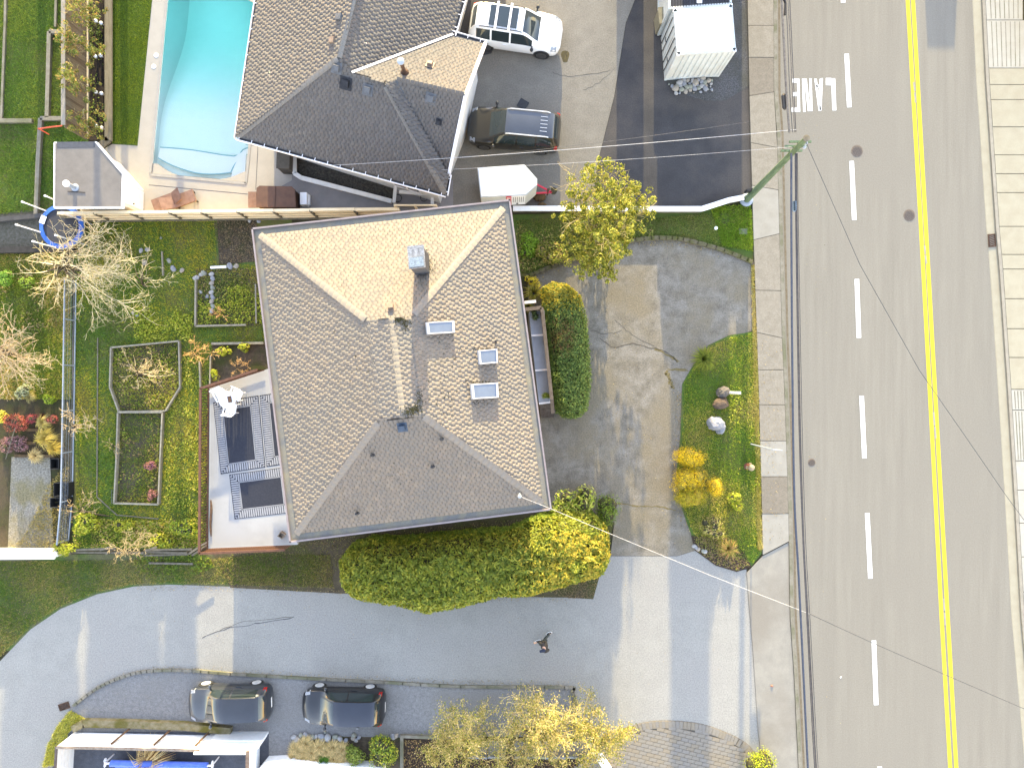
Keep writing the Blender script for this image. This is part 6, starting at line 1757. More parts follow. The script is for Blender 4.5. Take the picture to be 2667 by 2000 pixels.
def blob_shrub(name, px, py, zc, r, label, cat, cols, n=1500, size=.1, lumps=9, seed=1, colw=None, aspect=.5, group=None, jitter=.6, lumpr=.45, core=None):
    """a shrub of leafy lumps round the photo point (px, py) at height zc; r = (rx, ry, rz)"""
    rng = np.random.default_rng(seed)
    c = np.array(P(px, py, zc)); r = np.array(r) * ((1.15, 1.15, 1.0) if lumpr < .6 else 1.0)
    L = rng.normal(0, 1, (lumps, 3)); L /= np.linalg.norm(L, axis=1, keepdims=True); L[:, 2] = np.abs(L[:, 2]) * .9 - .1
    lc = c + L * r * rng.uniform(.35, .75, (lumps, 1)); lr = r.min() * lumpr * rng.uniform(.7, 1.3, lumps) + .04
    k = rng.integers(0, lumps, n); d = rng.normal(0, 1, (n, 3)); d /= np.linalg.norm(d, axis=1, keepdims=True)
    p = lc[k] + d * (lr[k] * rng.uniform(.75, 1.1, n))[:, None] * (r / r.min()) ** .5
    p[:, 2] = np.maximum(p[:, 2], .03)
    V, F, K = leaf_cloud(p, d + (p - c) / r * .6, size, aspect, jitter, cols, colw, rng)
    base = np.array([c[0], c[1], 0])
    me = [('foliage', npmesh('foliage', V - base, F, LEAF, K))]
    mb = MB()
    for i in range(max(3, lumps // 2)):
        q = lc[i] - base; mb.tube([(q[0] * .1, q[1] * .1, 0), (q[0] * .6, q[1] * .6, q[2] * .55), tuple(q)], [.03, .022, .01], 5)
    for i in range(lumps): mb.ball(tuple(lc[i] - base), tuple(np.full(3, lr[i] * .62)), 7, 5)
    me.append(('branch_core', mb.mesh('branch_core', core or CORE, smooth=True)))
    return plant(name, tuple(base), label, cat, me, group)

def twig_mesh(segs, cols, rng):
    """segs: list of (p, q, r0, r1) -> three-sided tapering sticks"""
    p = np.array([s[0] for s in segs]); q = np.array([s[1] for s in segs]); r0 = np.array([s[2] for s in segs])[:, None]; r1 = np.array([s[3] for s in segs])[:, None]
    d = q - p; d /= np.linalg.norm(d, axis=1, keepdims=True) + 1e-9
    u = np.cross(d, np.array([.3, .2, 1.0])); u /= np.linalg.norm(u, axis=1, keepdims=True) + 1e-9
    w_ = np.cross(d, u); n = len(segs)
    v = np.empty((n, 6, 3))
    for k in range(3):
        a = 2.094 * k
        o = u * math.cos(a) + w_ * math.sin(a)
        v[:, k] = p + o * r0; v[:, 3 + k] = q + o * r1
    b = np.arange(n)[:, None] * 6
    f = np.concatenate([b + np.array([[k, (k + 1) % 3, 3 + (k + 1) % 3, 3 + k]]) for k in range(3)])
    c = np.array(cols)[rng.integers(0, len(cols), n)] * rng.uniform(.75, 1.25, (n, 1))
    return v.reshape(-1, 3), f, np.repeat(c, 6, 0)

def grow(p, d, length, r, depth, rng, segs, spread, up, nk, minr=.007):
    """recursive branching"""
    k = max(2, int(length / .28)); q = np.array(p, float); dd = np.array(d, float)
    for i in range(k):
        dd = dd + rng.normal(0, .16, 3); dd[2] += up; dd /= np.linalg.norm(dd)
        nx = q + dd * length / k; ra, rb = r * (1 - .6 * i / k), r * (1 - .6 * (i + 1) / k)
        segs.append((q.copy(), nx.copy(), max(ra, minr), max(rb, minr * .8)))
        if depth > 0:
            for _ in range(nk):
                if rng.random() < .75:
                    nd = dd + rng.normal(0, spread, 3); nd /= np.linalg.norm(nd)
                    grow(nx, nd, length * rng.uniform(.35, .62), r * .5, depth - 1, rng, segs, spread, up, nk, minr)
        q = nx

def bare_tree(name, base_px, label, cat, limbs, cols, seed=1, trunk_h=.6, trunk_r=.1, depth=3, spread=.75, up=.02, nk=2, leaves=None, group=None, zmin=.15, minr=.007, lean=None):
    """limbs: list of (photo px of the limb end, height)"""
    rng = np.random.default_rng(seed)
    b = np.array(P(*base_px, 0)); segs, tr = [], []
    top = b + np.array([0, 0, trunk_h])
    if lean is not None: top = np.array(P(*lean, trunk_h))
    mb = MB().tube([tuple(b - [0, 0, .05]), tuple((b + top) / 2 + rng.normal(0, .03, 3)), tuple(top)], [trunk_r * 1.25, trunk_r, trunk_r * .85], 9)
    for (x, y, z) in limbs:
        e = np.array(P(x, y, z)); d = e - top; L = np.linalg.norm(d)
        mid = top + d * .4 + np.array([0, 0, .12 * L])
        mb.tube([tuple(top - [0, 0, .05]), tuple(top + d * .2 + np.array([0, 0, .1 * L])), tuple(mid)], [trunk_r * .6, trunk_r * .5, trunk_r * .34], 7)
        d2 = e - mid
        grow(mid, d2 / np.linalg.norm(d2), np.linalg.norm(d2), trunk_r * .3, depth, rng, segs, spread, up, nk, minr)
        grow(top + d * .2 + np.array([0, 0, .1 * L]), d / L + rng.normal(0, .4, 3), L * .45, trunk_r * .22, depth - 1, rng, segs, spread, up, nk, minr)
    segs = [s for s in segs if s[1][2] > zmin]
    V, F, K = twig_mesh(segs, cols, rng)
    off = np.array([b[0], b[1], 0])
    ms = [('trunk', mb.mesh('trunk', bark_m, tuple(off), True)), ('crown', npmesh('crown', V - off, F, TWIG, K))]
    if leaves:
        n, size, lc = leaves
        ids = rng.integers(0, len(segs), n)
        pos = np.array([segs[i][1] for i in ids]) + rng.normal(0, .13, (n, 3))
        v, f, c = leaf_cloud(pos, np.tile([0, 0, 1.0], (n, 1)), size, .5, .8, lc, None, rng)
        ms.append(('leaves', npmesh('leaves', v - off, f, LEAF, c)))
    return plant(name, tuple(off), label, cat, ms, group)

def blades(name, px, n, h, cols, seed=1, z=0.0, width=.022, lean=.5, mask=None, colw=None, lab=None):
    """uncountable grass or low cover: one mesh of single-triangle blades"""
    rng = np.random.default_rng(seed)
    poly = [(p.x, p.y) for p in PL(px, 0)]
    x, y = sample_poly(poly, n, rng)
    if mask is not None:
        m = vnoise(x, y, mask[0], seed + 1) + rng.normal(0, .15, n) > mask[1]; x, y = x[m], y[m]; n = len(x)
    hh = h * rng.uniform(.5, 1.4, n) * (1 + .35 * vnoise(x, y, 2.2, seed + 2))
    a = rng.uniform(0, 6.28, n); w_ = width * rng.uniform(.6, 1.4, n)
    l = rng.normal(0, lean, (n, 2)) * hh[:, None]
    v = np.empty((n, 3, 3))
    v[:, 0] = np.stack([x - np.cos(a) * w_ / 2, y - np.sin(a) * w_ / 2, np.full(n, z)], 1)
    v[:, 1] = np.stack([x + np.cos(a) * w_ / 2, y + np.sin(a) * w_ / 2, np.full(n, z)], 1)
    v[:, 2] = np.stack([x + l[:, 0], y + l[:, 1], z + hh], 1)
    cols = np.array(cols, float)
    pt = np.clip(.5 + .8 * vnoise(x, y, .9, seed + 4) + rng.normal(0, .3, n), 0, .999)
    c = cols[(pt * len(cols)).astype(int)] * rng.uniform(.75, 1.25, (n, 1))
    o = link(name, npmesh(name, v.reshape(-1, 3), np.arange(n * 3).reshape(n, 3), LEAF, np.repeat(c, 3, 0)))
    return tag(o, lab, None, None, 'stuff')

def cover(name, px, n, h, size, cols, seed=1, z=0.0, mask=None, lab=None, aspect=.6):
    """low leafy ground cover in drifts"""
    rng = np.random.default_rng(seed)
    poly = [(p.x, p.y) for p in PL(px, 0)]
    x, y = sample_poly(poly, n, rng)
    d = vnoise(x, y, 2.5, seed + 1)
    m = d + rng.normal(0, .2, n) > (mask if mask is not None else -9)
    x, y, d = x[m], y[m], d[m]; n = len(x)
    zz = z + .02 + h * np.clip(.5 + d, .1, 1.5) * rng.uniform(.2, 1, n)
    v, f, c = leaf_cloud(np.stack([x, y, zz], 1), np.tile([0, 0, 1.0], (n, 1)), size, aspect, .6, cols, None, rng)
    return tag(link(name, npmesh(name, v, f, LEAF, c)), lab, None, None, 'stuff')

# leaf colours are albedos
GR = [(0.095, 0.162, 0.027), (0.142, 0.209, 0.034), (0.190, 0.247, 0.038), (0.067, 0.114, 0.023)]
GRLIT = [(0.209, 0.266, 0.030), (0.304, 0.323, 0.034), (0.152, 0.209, 0.027), (0.380, 0.361, 0.057)]
LIME = [(0.216, 0.270, 0.027), (0.297, 0.324, 0.034), (0.149, 0.203, 0.022), (0.365, 0.351, 0.068)]
STRAW = [(.34, .27, .14), (.28, .22, .11), (.42, .34, .19), (.20, .15, .08)]
TAN = [(.34, .25, .16), (.26, .19, .12), (.42, .32, .2), (.30, .25, .19)]

# ------------------------------------------------------------------ hedges and shrubs
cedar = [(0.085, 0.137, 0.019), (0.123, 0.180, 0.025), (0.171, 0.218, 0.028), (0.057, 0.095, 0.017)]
def gold(px0, cols, w0, w1, nn=.35):
    def f(x, y, z, nr, rng):
        m = (x > P(px0, 1450, 2.2).x + rng.normal(0, .7, len(x))) & (rng.random(len(x)) < nn) & (vnoise(x, y, 2.2, 77) > -.15)
        p = np.stack([x, y, z], 1)[m] + nr[m] * .05
        return [leaf_cloud(p, nr[m], .17, .4, .5, cols, None, rng)] if m.any() else []
    return f
hedge('cedar_hedge', [(878, 1520), (876, 1465), (900, 1432), (950, 1415), (1060, 1415), (1200, 1398), (1330, 1390), (1400, 1356), (1480, 1338), (1555, 1346), (1588, 1385), (1592, 1460), (1575, 1500), (1545, 1512), (1450, 1540), (1380, 1556), (1300, 1562), (1180, 1592), (1110, 1600), (1000, 1580), (915, 1560)], 2.3, 3.3,
      'long thick cedar hedge along the alley, green on the left and golden on the right', 'hedge', cedar, dens=520, size=.21, rnd=1.1, seed=4, clump=.18, aspect=.36,
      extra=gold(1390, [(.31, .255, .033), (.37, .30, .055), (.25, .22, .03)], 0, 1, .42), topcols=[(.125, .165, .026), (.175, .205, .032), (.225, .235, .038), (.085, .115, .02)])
laurel = [(0.076, 0.129, 0.038), (0.114, 0.171, 0.048), (0.162, 0.218, 0.065), (0.053, 0.091, 0.028)]
hedge('clipped_hedge', [(1412, 745), (1440, 728), (1480, 735), (1516, 765), (1534, 830), (1541, 920), (1545, 1000), (1534, 1070), (1512, 1092), (1470, 1093), (1450, 1075), (1436, 1000), (1424, 880), (1414, 800)], 1.7, 1.9,
      'rounded green hedge beside the porch with a yellowish top end and a bare red patch', 'hedge', laurel, dens=900, size=.10, rnd=.8, seed=6, clump=.09, aspect=.6,
      extra=lambda x, y, z, nr, rng: [leaf_cloud((np.stack([x, y, z], 1) + nr * .05)[(y > P(0, 775, 1.7).y + rng.normal(0, .35, len(x)))], nr[(y > P(0, 775, 1.7).y + rng.normal(0, .35, len(x)))] if False else np.tile([0, .2, 1.], ((y > 0).sum() * 0 + len((np.stack([x, y, z], 1))[(y > P(0, 775, 1.7).y)]), 1)), .12, .5, .5, [(.20, .18, .02), (.26, .22, .03)], None, rng)] if False else
      [(lambda m: leaf_cloud((np.stack([x, y, z], 1) + nr * .05)[m], nr[m], .12, .5, .5, [(.20, .18, .025), (.26, .22, .03), (.14, .15, .02)], None, rng))(y > P(0, 780, 1.7).y + rng.normal(0, .4, len(x))),
       (lambda m: leaf_cloud((np.stack([x, y, z], 1) + nr * .06)[m], nr[m], .13, .12, .9, [(.19, .10, .06), (.15, .08, .05)], None, rng))((np.hypot(x - P(1468, 875, 1.8).x, (y - P(1468, 875, 1.8).y) * .7) < .55 + rng.normal(0, .15, len(x))) & (rng.random(len(x)) < .5))])
blob_shrub('rhododendron', 1500, 1310, .9, (1.15, .75, .9), 'pale-leaved rhododendron at the south-east house corner above the cedar hedge', 'shrub', [(0.195, 0.255, 0.045), (0.270, 0.315, 0.075), (0.135, 0.195, 0.030), (0.360, 0.375, 0.135)], 1900, .19, 12, 8, aspect=.4)
blob_shrub('round_shrub', 1578, 1332, .8, (.55, .62, .8), 'dark green rounded shrub right of the rhododendron', 'shrub', [(0.075, 0.128, 0.015), (0.105, 0.165, 0.018), (0.060, 0.098, 0.012)], 2400, .085, 9, 9, lumpr=.8)
GOLDCORE = M('golden_twig_core', (.26, .19, .02), (.18, .14, .02), 9, .3, 40, 1.0)
# golden conifers: flat-sided fans on the island
goldc = [(.50, .37, .012), (.60, .44, .02), (.40, .31, .012), (.30, .26, .014)]
for i, (x, y, rx, ry, lab) in enumerate(((1795, 1190, .93, .45, 'topmost golden conifer fan on the island'), (1790, 1250, .92, .55, 'middle golden conifer fan on the island'), (1858, 1268, .3, .42, 'small golden conifer fan at the right end of the group'), (1792, 1295, .85, .42, 'lowest, greener golden conifer fan on the island'))):
    blob_shrub('golden_conifer', x, y, .75, (rx, ry, .85), lab, 'conifer', goldc if i < 3 else [(0.240, 0.225, 0.018), (0.330, 0.285, 0.021), (0.165, 0.180, 0.018)], 4200 if rx > .5 else 1500, .07, 16, 20 + i, group='golden conifers on the island', lumpr=.72, jitter=.35, aspect=.4, core=GOLDCORE)
# tree by the driveway: budding bush-tree with bright yellow-green leaves
leafy = [(.18, .195, .028), (.25, .25, .04), (.11, .135, .018), (.07, .095, .014), (.30, .29, .07)]
def leafy_tree(name, base, limbs, label, n, size, cols, seed, trunk_r=.13, trunk_h=1.4, lump=.55, per=90, group=None, stems=1):
    rng = np.random.default_rng(seed)
    b = np.array(P(*base, 0)); off = np.array([b[0], b[1], 0]); mb = MB(); pos, nr = [], []
    segs = []
    top = b + [0, 0, trunk_h]
    for s in range(stems):
        o = rng.normal(0, .18 if stems > 1 else 0, 3) * [1, 1, 0]
        mb.tube([tuple(b + o - [0, 0, .05]), tuple(b + o * 1.3 + [0, 0, trunk_h * .6]), tuple(top + o)], [trunk_r, trunk_r * .85, trunk_r * .7], 8)
    for x, y, z in limbs:
        e = np.array(P(x, y, z)); d = e - top; L = np.linalg.norm(d)
        mb.tube([tuple(top - [0, 0, .1]), tuple(top + d * .5 + rng.normal(0, .1, 3)), tuple(e)], [trunk_r * .55, trunk_r * .35, trunk_r * .15], 6)
        grow(top + d * .45, d / L, L * .55, trunk_r * .2, 2, rng, segs, .7, .03, 2, .008)
        for _ in range(n):
            c = e + rng.normal(0, 1, 3) * lump * .55
            m = rng.integers(per // 2, per)
            q = rng.normal(0, 1, (m, 3)); q /= np.linalg.norm(q, axis=1, keepdims=True)
            pos.append(c + q * lump * rng.uniform(.12, .34) * rng.uniform(.6, 1.1, (m, 1))); nr.append(q + [0, .1, .5])
    v, f, c = leaf_cloud(np.concatenate(pos), np.concatenate(nr), size, .5, .6, cols, None, rng)
    tv, tf, tc2 = twig_mesh(segs, [(.22, .19, .12), (.28, .24, .16)], rng)
    return plant(name, tuple(off), label, 'tree', [('trunk', mb.mesh('trunk', bark_m, tuple(off), True)), ('twigs', npmesh('twigs', tv - off, tf, TWIG, tc2)), ('crown', npmesh('crown', v - off, f, LEAF, c))], group)
leafy_tree('leafy_tree', (1548, 655), [(1560, 450, 3.2), (1520, 490, 3.6), (1590, 500, 3.9), (1500, 545, 3.0), (1555, 545, 4.3), (1620, 520, 3.4), (1655, 545, 2.8), (1530, 595, 3.9), (1590, 590, 4.2), (1630, 590, 3.2), (1510, 640, 3.0), (1560, 650, 3.6), (1610, 640, 3.0), (1540, 690, 2.8), (1580, 690, 2.6), (1570, 620, 4.6), (1640, 500, 2.6), (1495, 590, 2.6), (1551, 655, .5), (1551, 652, 1.1), (1551, 650, 1.7)],  # three lowest limbs: hidden foliage added to widen the trunk shadow
           'leafy yellow-green tree over the white wall between the driveways', 24, .12, leafy, 31, stems=4, trunk_r=.07, lump=.72, per=64)
# four small trees by the board fence
smallc = [(.10, .14, .035), (.15, .175, .04), (.07, .10, .026), (.22, .20, .06), (.24, .16, .07)]
for i, (by, limbs) in enumerate(((62, [(190, 8, 2.4), (215, 22, 2.1), (232, 38, 1.7)]), (152, [(165, 95, 2.6), (190, 105, 2.3), (215, 118, 2.0), (235, 122, 1.6)]), (245, [(185, 192, 2.3), (200, 210, 2.2), (175, 205, 2.5), (222, 228, 1.6)]), (333, [(210, 322, 1.8), (230, 315, 1.5), (240, 328, 1.2)]))):
    leafy_tree('small_tree', (255, by), limbs, ('topmost', 'second', 'third', 'lowest and smallest')[i] + ' small evergreen tree leaning over the board fence', 13, .11, smallc, 50 + i, trunk_r=.03, trunk_h=.5, lump=.55, per=44, group='small trees along the board fence')

# ------------------------------------------------------------------ bare trees and twiggy shrubs
TWC = [(.39, .35, .29), (.31, .28, .23), (.46, .41, .33), (.34, .31, .19)]
bare_tree('bare_tree', (205, 700), 'large bare fruit tree spreading over the wire fence and trampoline', 'tree',
          [(225, 600, 2.6), (160, 640, 2.6), (100, 690, 2.3), (70, 735, 1.8), (120, 770, 1.8), (260, 640, 2.6), (300, 720, 2.3), (330, 790, 1.8), (260, 800, 1.7), (210, 760, 2.6), (180, 700, 3.0), (290, 600, 2.0), (340, 745, 1.6), (240, 700, 3.0)], TWC, 3, 1.0, .12, 3, .8, .015, 2, minr=.0062)
bare_tree('bare_tree', (385, 745), 'slim bare sapling with lichen in the lawn right of the large bare tree', 'tree', [(340, 650, 1.5), (390, 660, 1.4), (440, 725, 1.1), (400, 750, .8), (335, 720, 1.2), (370, 700, 1.6)], TWC, 5, .5, .05, 2, .6, .02, 2, minr=.009)
bare_tree('bare_tree', (40, 920), 'bare knotty tree cut by the left edge of the picture', 'tree', [(-10, 830, 2.6), (60, 850, 2.4), (90, 900, 2.2), (100, 940, 1.8), (70, 980, 2.2), (20, 1010, 2.2), (-20, 950, 2.8), (30, 880, 2.8), (-30, 880, 2.4), (50, 940, 2.8)], [(.36, .29, .22), (.30, .24, .17), (.42, .34, .26)], 7, .9, .13, 3, .75, .01, 2, minr=.008)
bare_tree('bare_shrub', (370, 975), 'spreading bare shrub inside the eight-sided bed', 'shrub', [(320, 930, .9), (350, 920, 1.1), (390, 930, 1.0), (420, 960, .9), (435, 985, .7), (400, 1000, .8), (360, 1010, .8), (320, 985, .8), (370, 960, 1.3), (345, 960, 1.2), (400, 970, 1.1)], [(.44, .36, .26), (.50, .41, .27), (.36, .30, .22)], 9, .3, .06, 3, .85, .03, 2, minr=.0065)
bare_tree('bare_shrub', (205, 1110), 'grey-brown twiggy shrub growing over the wire fence by the yellow grasses', 'shrub', [(175, 1080, 1.3), (200, 1090, 1.5), (225, 1100, 1.2), (235, 1120, .9), (195, 1125, 1.2), (215, 1135, .9), (180, 1110, 1.2)], [(.36, .30, .24), (.30, .25, .20), (.40, .30, .18)], 12, .3, .05, 3, .75, .01, 2, minr=.009)
bare_tree('bare_shrub', (300, 1160), 'small tan bare shrub at the left side of the long bed', 'shrub', [(280, 1148, .7), (295, 1150, .8), (308, 1165, .6), (305, 1190, .5), (285, 1170, .6)], TAN, 14, .15, .035, 2, .7, .01, 2, minr=.009)
bare_tree('bare_shrub', (292, 1345), 'tan bare shrub beside the lower end of the wire fence', 'shrub', [(180, 1310, .9), (215, 1300, 1.0), (250, 1290, .8), (220, 1335, .9), (160, 1330, .6), (195, 1350, .6), (260, 1330, .6)], TAN, 15, .2, .04, 2, .8, .01, 2, minr=.009, lean=(215, 1330))
bare_tree('twig_bush', (510, 925), 'orange-brown twig bush between the two garden beds', 'shrub', [(490, 900, .9), (510, 895, 1.0), (535, 900, .9), (545, 918, .7), (485, 918, .8), (515, 925, .9), (500, 940, .7), (530, 935, .6)], [(.40, .25, .12), (.34, .21, .10), (.46, .31, .16)], 16, .1, .04, 3, .55, .03, 2, minr=.008)
bare_tree('twig_bush', (338, 1440), 'wheat-coloured twig bush over the weathered rail fence', 'shrub', [(300, 1410, 1.0), (325, 1395, 1.2), (355, 1398, 1.2), (378, 1415, 1.0), (370, 1440, .9), (340, 1450, .9), (310, 1448, .8), (335, 1420, 1.3)], [(.46, .35, .20), (.40, .30, .17), (.50, .40, .25)], 17, .1, .04, 3, .6, .02, 2, minr=.009)
bare_tree('twig_bush', (565, 820), 'orange twig bush at the lower end of the upper bed', 'shrub', [(550, 808, .5), (572, 805, .6), (585, 818, .5), (565, 828, .5), (548, 822, .4)], [(.46, .26, .14), (.40, .22, .12), (.50, .32, .18)], 18, .08, .03, 2, .6, .02, 3, minr=.008)
YEL = [(.38, .32, .15), (.32, .26, .13), (.46, .39, .21), (.23, .20, .10)]
OLIVE = [(.20, .20, .045), (.28, .26, .06), (.13, .15, .03), (.09, .11, .025)]
bare_tree('yellow_tree', (1205, 1905), 'leftmost of three yellow lichen-covered bare trees at the bottom edge', 'tree', [(1130, 1880, 2.2), (1170, 1870, 2.6), (1220, 1860, 2.8), (1260, 1880, 2.6), (1180, 1930, 2.4), (1120, 1950, 2.0), (1240, 1940, 2.6), (1140, 1990, 2.2), (1210, 1990, 2.6), (1180, 1960, 2.8), (1260, 1920, 2.2), (1270, 1985, 2.2), (1160, 1905, 2.4)], YEL, 21, .9, .1, 3, .75, .02, 2, minr=.0078, leaves=(7500, .085, OLIVE + OLIVE + YEL), group='yellow bare trees at the bottom edge')
bare_tree('yellow_tree', (1400, 1880), 'tallest middle tree of the three yellow bare trees at the bottom edge', 'tree', [(1350, 1850, 2.8), (1390, 1835, 3.2), (1440, 1840, 3.2), (1480, 1860, 2.8), (1340, 1900, 2.6), (1400, 1900, 3.4), (1460, 1900, 3.0), (1500, 1885, 2.4), (1370, 1960, 2.6), (1440, 1985, 2.6), (1310, 1990, 2.4), (1310, 1870, 2.4), (1300, 1930, 2.4), (1420, 1870, 3.2), (1470, 1930, 2.6), (1350, 1995, 2.4), (1400, 1940, 2.8)], YEL, 22, 1.0, .12, 3, .75, .02, 2, minr=.0078, leaves=(9000, .085, OLIVE + OLIVE + YEL), group='yellow bare trees at the bottom edge')
bare_tree('yellow_tree', (1545, 1905), 'rightmost of three yellow bare trees, reaching over the paved drive', 'tree', [(1530, 1870, 2.4), (1560, 1890, 2.4), (1600, 1900, 2.2), (1630, 1930, 2.0), (1590, 1950, 2.2), (1540, 1930, 2.6), (1560, 1980, 2.2), (1510, 1920, 2.4), (1520, 1990, 2.2)], YEL, 23, .8, .09, 3, .75, .02, 2, minr=.0078, leaves=(7500, .085, OLIVE + OLIVE + YEL), group='yellow bare trees at the bottom edge')
# ornamental grasses
def tuft(px, py, z0, h, r, n, cols, label, seed, name='ornamental_grass', width=.025, cat='grass tuft', group=None, arch=1.0):
    rng = np.random.default_rng(seed); c = np.array(P(px, py, z0))
    V = []; a = rng.uniform(0, 6.28, n); l = r * rng.uniform(.5, 1.1, n); hh = h * rng.uniform(.6, 1.1, n)
    o = np.stack([np.cos(a), np.sin(a), 0 * a], 1); s = np.stack([-np.sin(a), np.cos(a), 0 * a], 1) * width / 2
    b = c + o * .05; m = c + o * (l * .45)[:, None] + np.stack([0 * a, 0 * a, hh], 1); e = c + o * l[:, None] + np.stack([0 * a, 0 * a, hh * (1 - .55 * arch)], 1)
    v = np.stack([b - s, b + s, m + s, m - s, e, e], 1)[:, :5]
    f1 = np.array([[0, 1, 2, 3]]) + np.arange(n)[:, None] * 5; f2 = np.array([[3, 2, 4, 4]]) + np.arange(n)[:, None] * 5
    cl_ = np.array(cols)[rng.integers(0, len(cols), n)] * rng.uniform(.8, 1.2, (n, 1))
    v = v.reshape(-1, 3)
    f3 = np.concatenate([np.concatenate([f1[:, :3], f1[:, [0, 2, 3]]]), f2[:, :3]])
    o_ = link(name, npmesh(name, v - np.array([c[0], c[1], z0]), f3, LEAF, np.repeat(cl_, 5, 0)))
    o_.location = (c[0], c[1], z0)
    return tag(o_, label, cat, group)
tuft(408, 1958, .02, 1.2, 1.3, 170, [(.50, .38, .20), (.56, .45, .28), (.42, .28, .16)], 'big straw-coloured grass tuft arching over the blue pool cover', 61, width=.03)
tuft(1830, 935, .03, .5, .75, 220, [(.14, .17, .02), (.20, .22, .03), (.09, .12, .016)], 'spiky green yucca-like tuft at the top of the grass island', 62, width=.04, name='spiky_plant')
tuft(130, 1140, 0, .6, .7, 260, [(.46, .36, .10), (.52, .42, .16), (.40, .33, .08)], 'largest pale yellow grass tuft right of the timber steps', 63)
tuft(150, 1165, 0, .5, .5, 200, [(.52, .40, .10), (.44, .34, .08)], 'golden grass tuft nearest the wire fence by the steps', 64)
tuft(122, 1100, 0, .5, .5, 180, [(.50, .42, .20), (.42, .36, .12)], 'cream grass tuft above the others right of the timber steps', 65)
tuft(100, 1185, 0, .4, .5, 160, [(.48, .38, .2), (.54, .44, .26)], 'straw grass tuft at the lowest timber step', 66)
tuft(85, 1035, 0, .35, .35, 110, [(.36, .30, .16), (.30, .28, .12)], 'small straw tuft below the left bare tree', 67)
tuft(848, 1975, .02, .45, .45, 230, [(.06, .14, .02), (.09, .18, .025)], 'bright green grass tuft in the roadside flower bed', 68)
for i, (x, y, r) in enumerate(((775, 1945, .4), (835, 1940, .4), (850, 1950, .35), (770, 1968, .35), (810, 1985, .4), (870, 1940, .35), (895, 1945, .35), (875, 1970, .4), (785, 1950, .4), (815, 1955, .4), (800, 1930, .35), (790, 1975, .4), (825, 1978, .35), (880, 1955, .35), (885, 1985, .35), (905, 1960, .3), (900, 1990, .3))):
    tuft(x, y, .02, .34, r * 1.35, 420, [(.52, .42, .24), (.44, .35, .19), (.60, .48, .30), (.34, .28, .15)], 'dry straw-coloured grass clump in the roadside flower bed', 70 + i, width=.02, name='dry_grass', group='dry grass clumps in the flower bed')
tuft(1390, 765, 0, .8, .65, 160, [(.26, .25, .04), (.32, .28, .06), (.18, .19, .03)], 'yellow-green feathery plant between the house corner and the hedge', 80, name='feathery_plant')
tuft(1375, 800, 0, .5, .4, 90, [(.22, .2, .04), (.16, .17, .03)], 'small feathery plant by the porch ledge', 81, name='feathery_plant')
# coloured shrubs on the left
blob_shrub('red_heather', 45, 1105, .4, (.75, .5, .45), 'brick-red heather mound left of the timber steps', 'shrub', [(.24, .06, .06), (.32, .11, .09), (.18, .045, .055)], 1700, .07, 10, 91)
blob_shrub('red_heather', 90, 1088, .3, (.3, .3, .3), 'small crimson heather behind the brick-red mound', 'shrub', [(.24, .045, .075), (.19, .04, .065)], 600, .06, 6, 92)
blob_shrub('purple_heather', 38, 1158, .35, (.72, .48, .4), 'purple heather mound below the brick-red one', 'shrub', [(.20, .11, .16), (.27, .17, .22), (.15, .085, .12)], 1700, .07, 10, 93)
blob_shrub('red_heather', 137, 1092, .3, (.28, .22, .3), 'crimson heather among the yellow grasses by the wire fence', 'shrub', [(.28, .08, .09), (.22, .06, .07)], 500, .06, 6, 94)
blob_shrub('pink_azalea', 394, 1214, .3, (.28, .24, .3), 'magenta flowering shrub at the right side of the long bed', 'shrub', [(.25, .10, .19), (.20, .08, .15), (.27, .15, .1)], 600, .07, 6, 95)
blob_shrub('pink_azalea', 398, 1293, .3, (.18, .42, .3), 'dusty pink shrub in the lower right corner of the long bed', 'shrub', [(.28, .14, .16), (.24, .11, .12)], 600, .07, 6, 96)
blob_shrub('yellow_shrub', 8, 1085, .3, (.3, .3, .3), 'yellow shrub at the left picture edge beside the red heather', 'shrub', [(0.500, 0.500, 0.090), (0.500, 0.450, 0.075)], 500, .08, 6, 97)
blob_shrub('lime_shrub', 222, 1362, .5, (.62, .62, .5), 'bright lime-green leafy shrub right of the wire fence', 'shrub', LIME, 1500, .13, 10, 98)
blob_shrub('lime_shrub', 165, 1428, .6, (.55, .3, .6), 'yellow-green shrub at the end of the white wall', 'shrub', LIME, 1300, .11, 10, 99)
blob_shrub('green_shrub', 14, 725, .4, (.4, .35, .4), 'bright green shrub at the left edge below the trampoline path', 'shrub', [(0.090, 0.195, 0.030), (0.135, 0.240, 0.045)], 1000, .1, 8, 100)
blob_shrub('green_shrub', 75, 735, .35, (.3, .3, .35), 'green shrub left of the large bare tree', 'shrub', [(0.105, 0.180, 0.030), (0.150, 0.225, 0.038)], 700, .1, 7, 101)
blob_shrub('grey_shrub', 60, 1020, .3, (.35, .35, .3), 'grey-blue shrub in the left garden beside the straw tuft', 'shrub', [(0.195, 0.240, 0.195), (0.255, 0.285, 0.240)], 600, .1, 7, 102)
blob_shrub('green_shrub', 130, 1040, .3, (.3, .3, .3), 'round green shrub below the left bare tree', 'shrub', [(0.120, 0.195, 0.022), (0.180, 0.240, 0.030)], 700, .09, 7, 103)
blob_shrub('boxwood', 995, 1958, .55, (.85, .95, .6), 'bright green leafy shrub at the right end of the flower bed', 'shrub', LIME + GR, 2600, .1, 13, 104)
blob_shrub('boxwood', 925, 1965, .4, (.5, .55, .4), 'dull green leafy shrub left of the bright one in the flower bed', 'shrub', [(0.135, 0.180, 0.038), (0.195, 0.240, 0.060), (0.090, 0.128, 0.030)], 1700, .1, 10, 105)
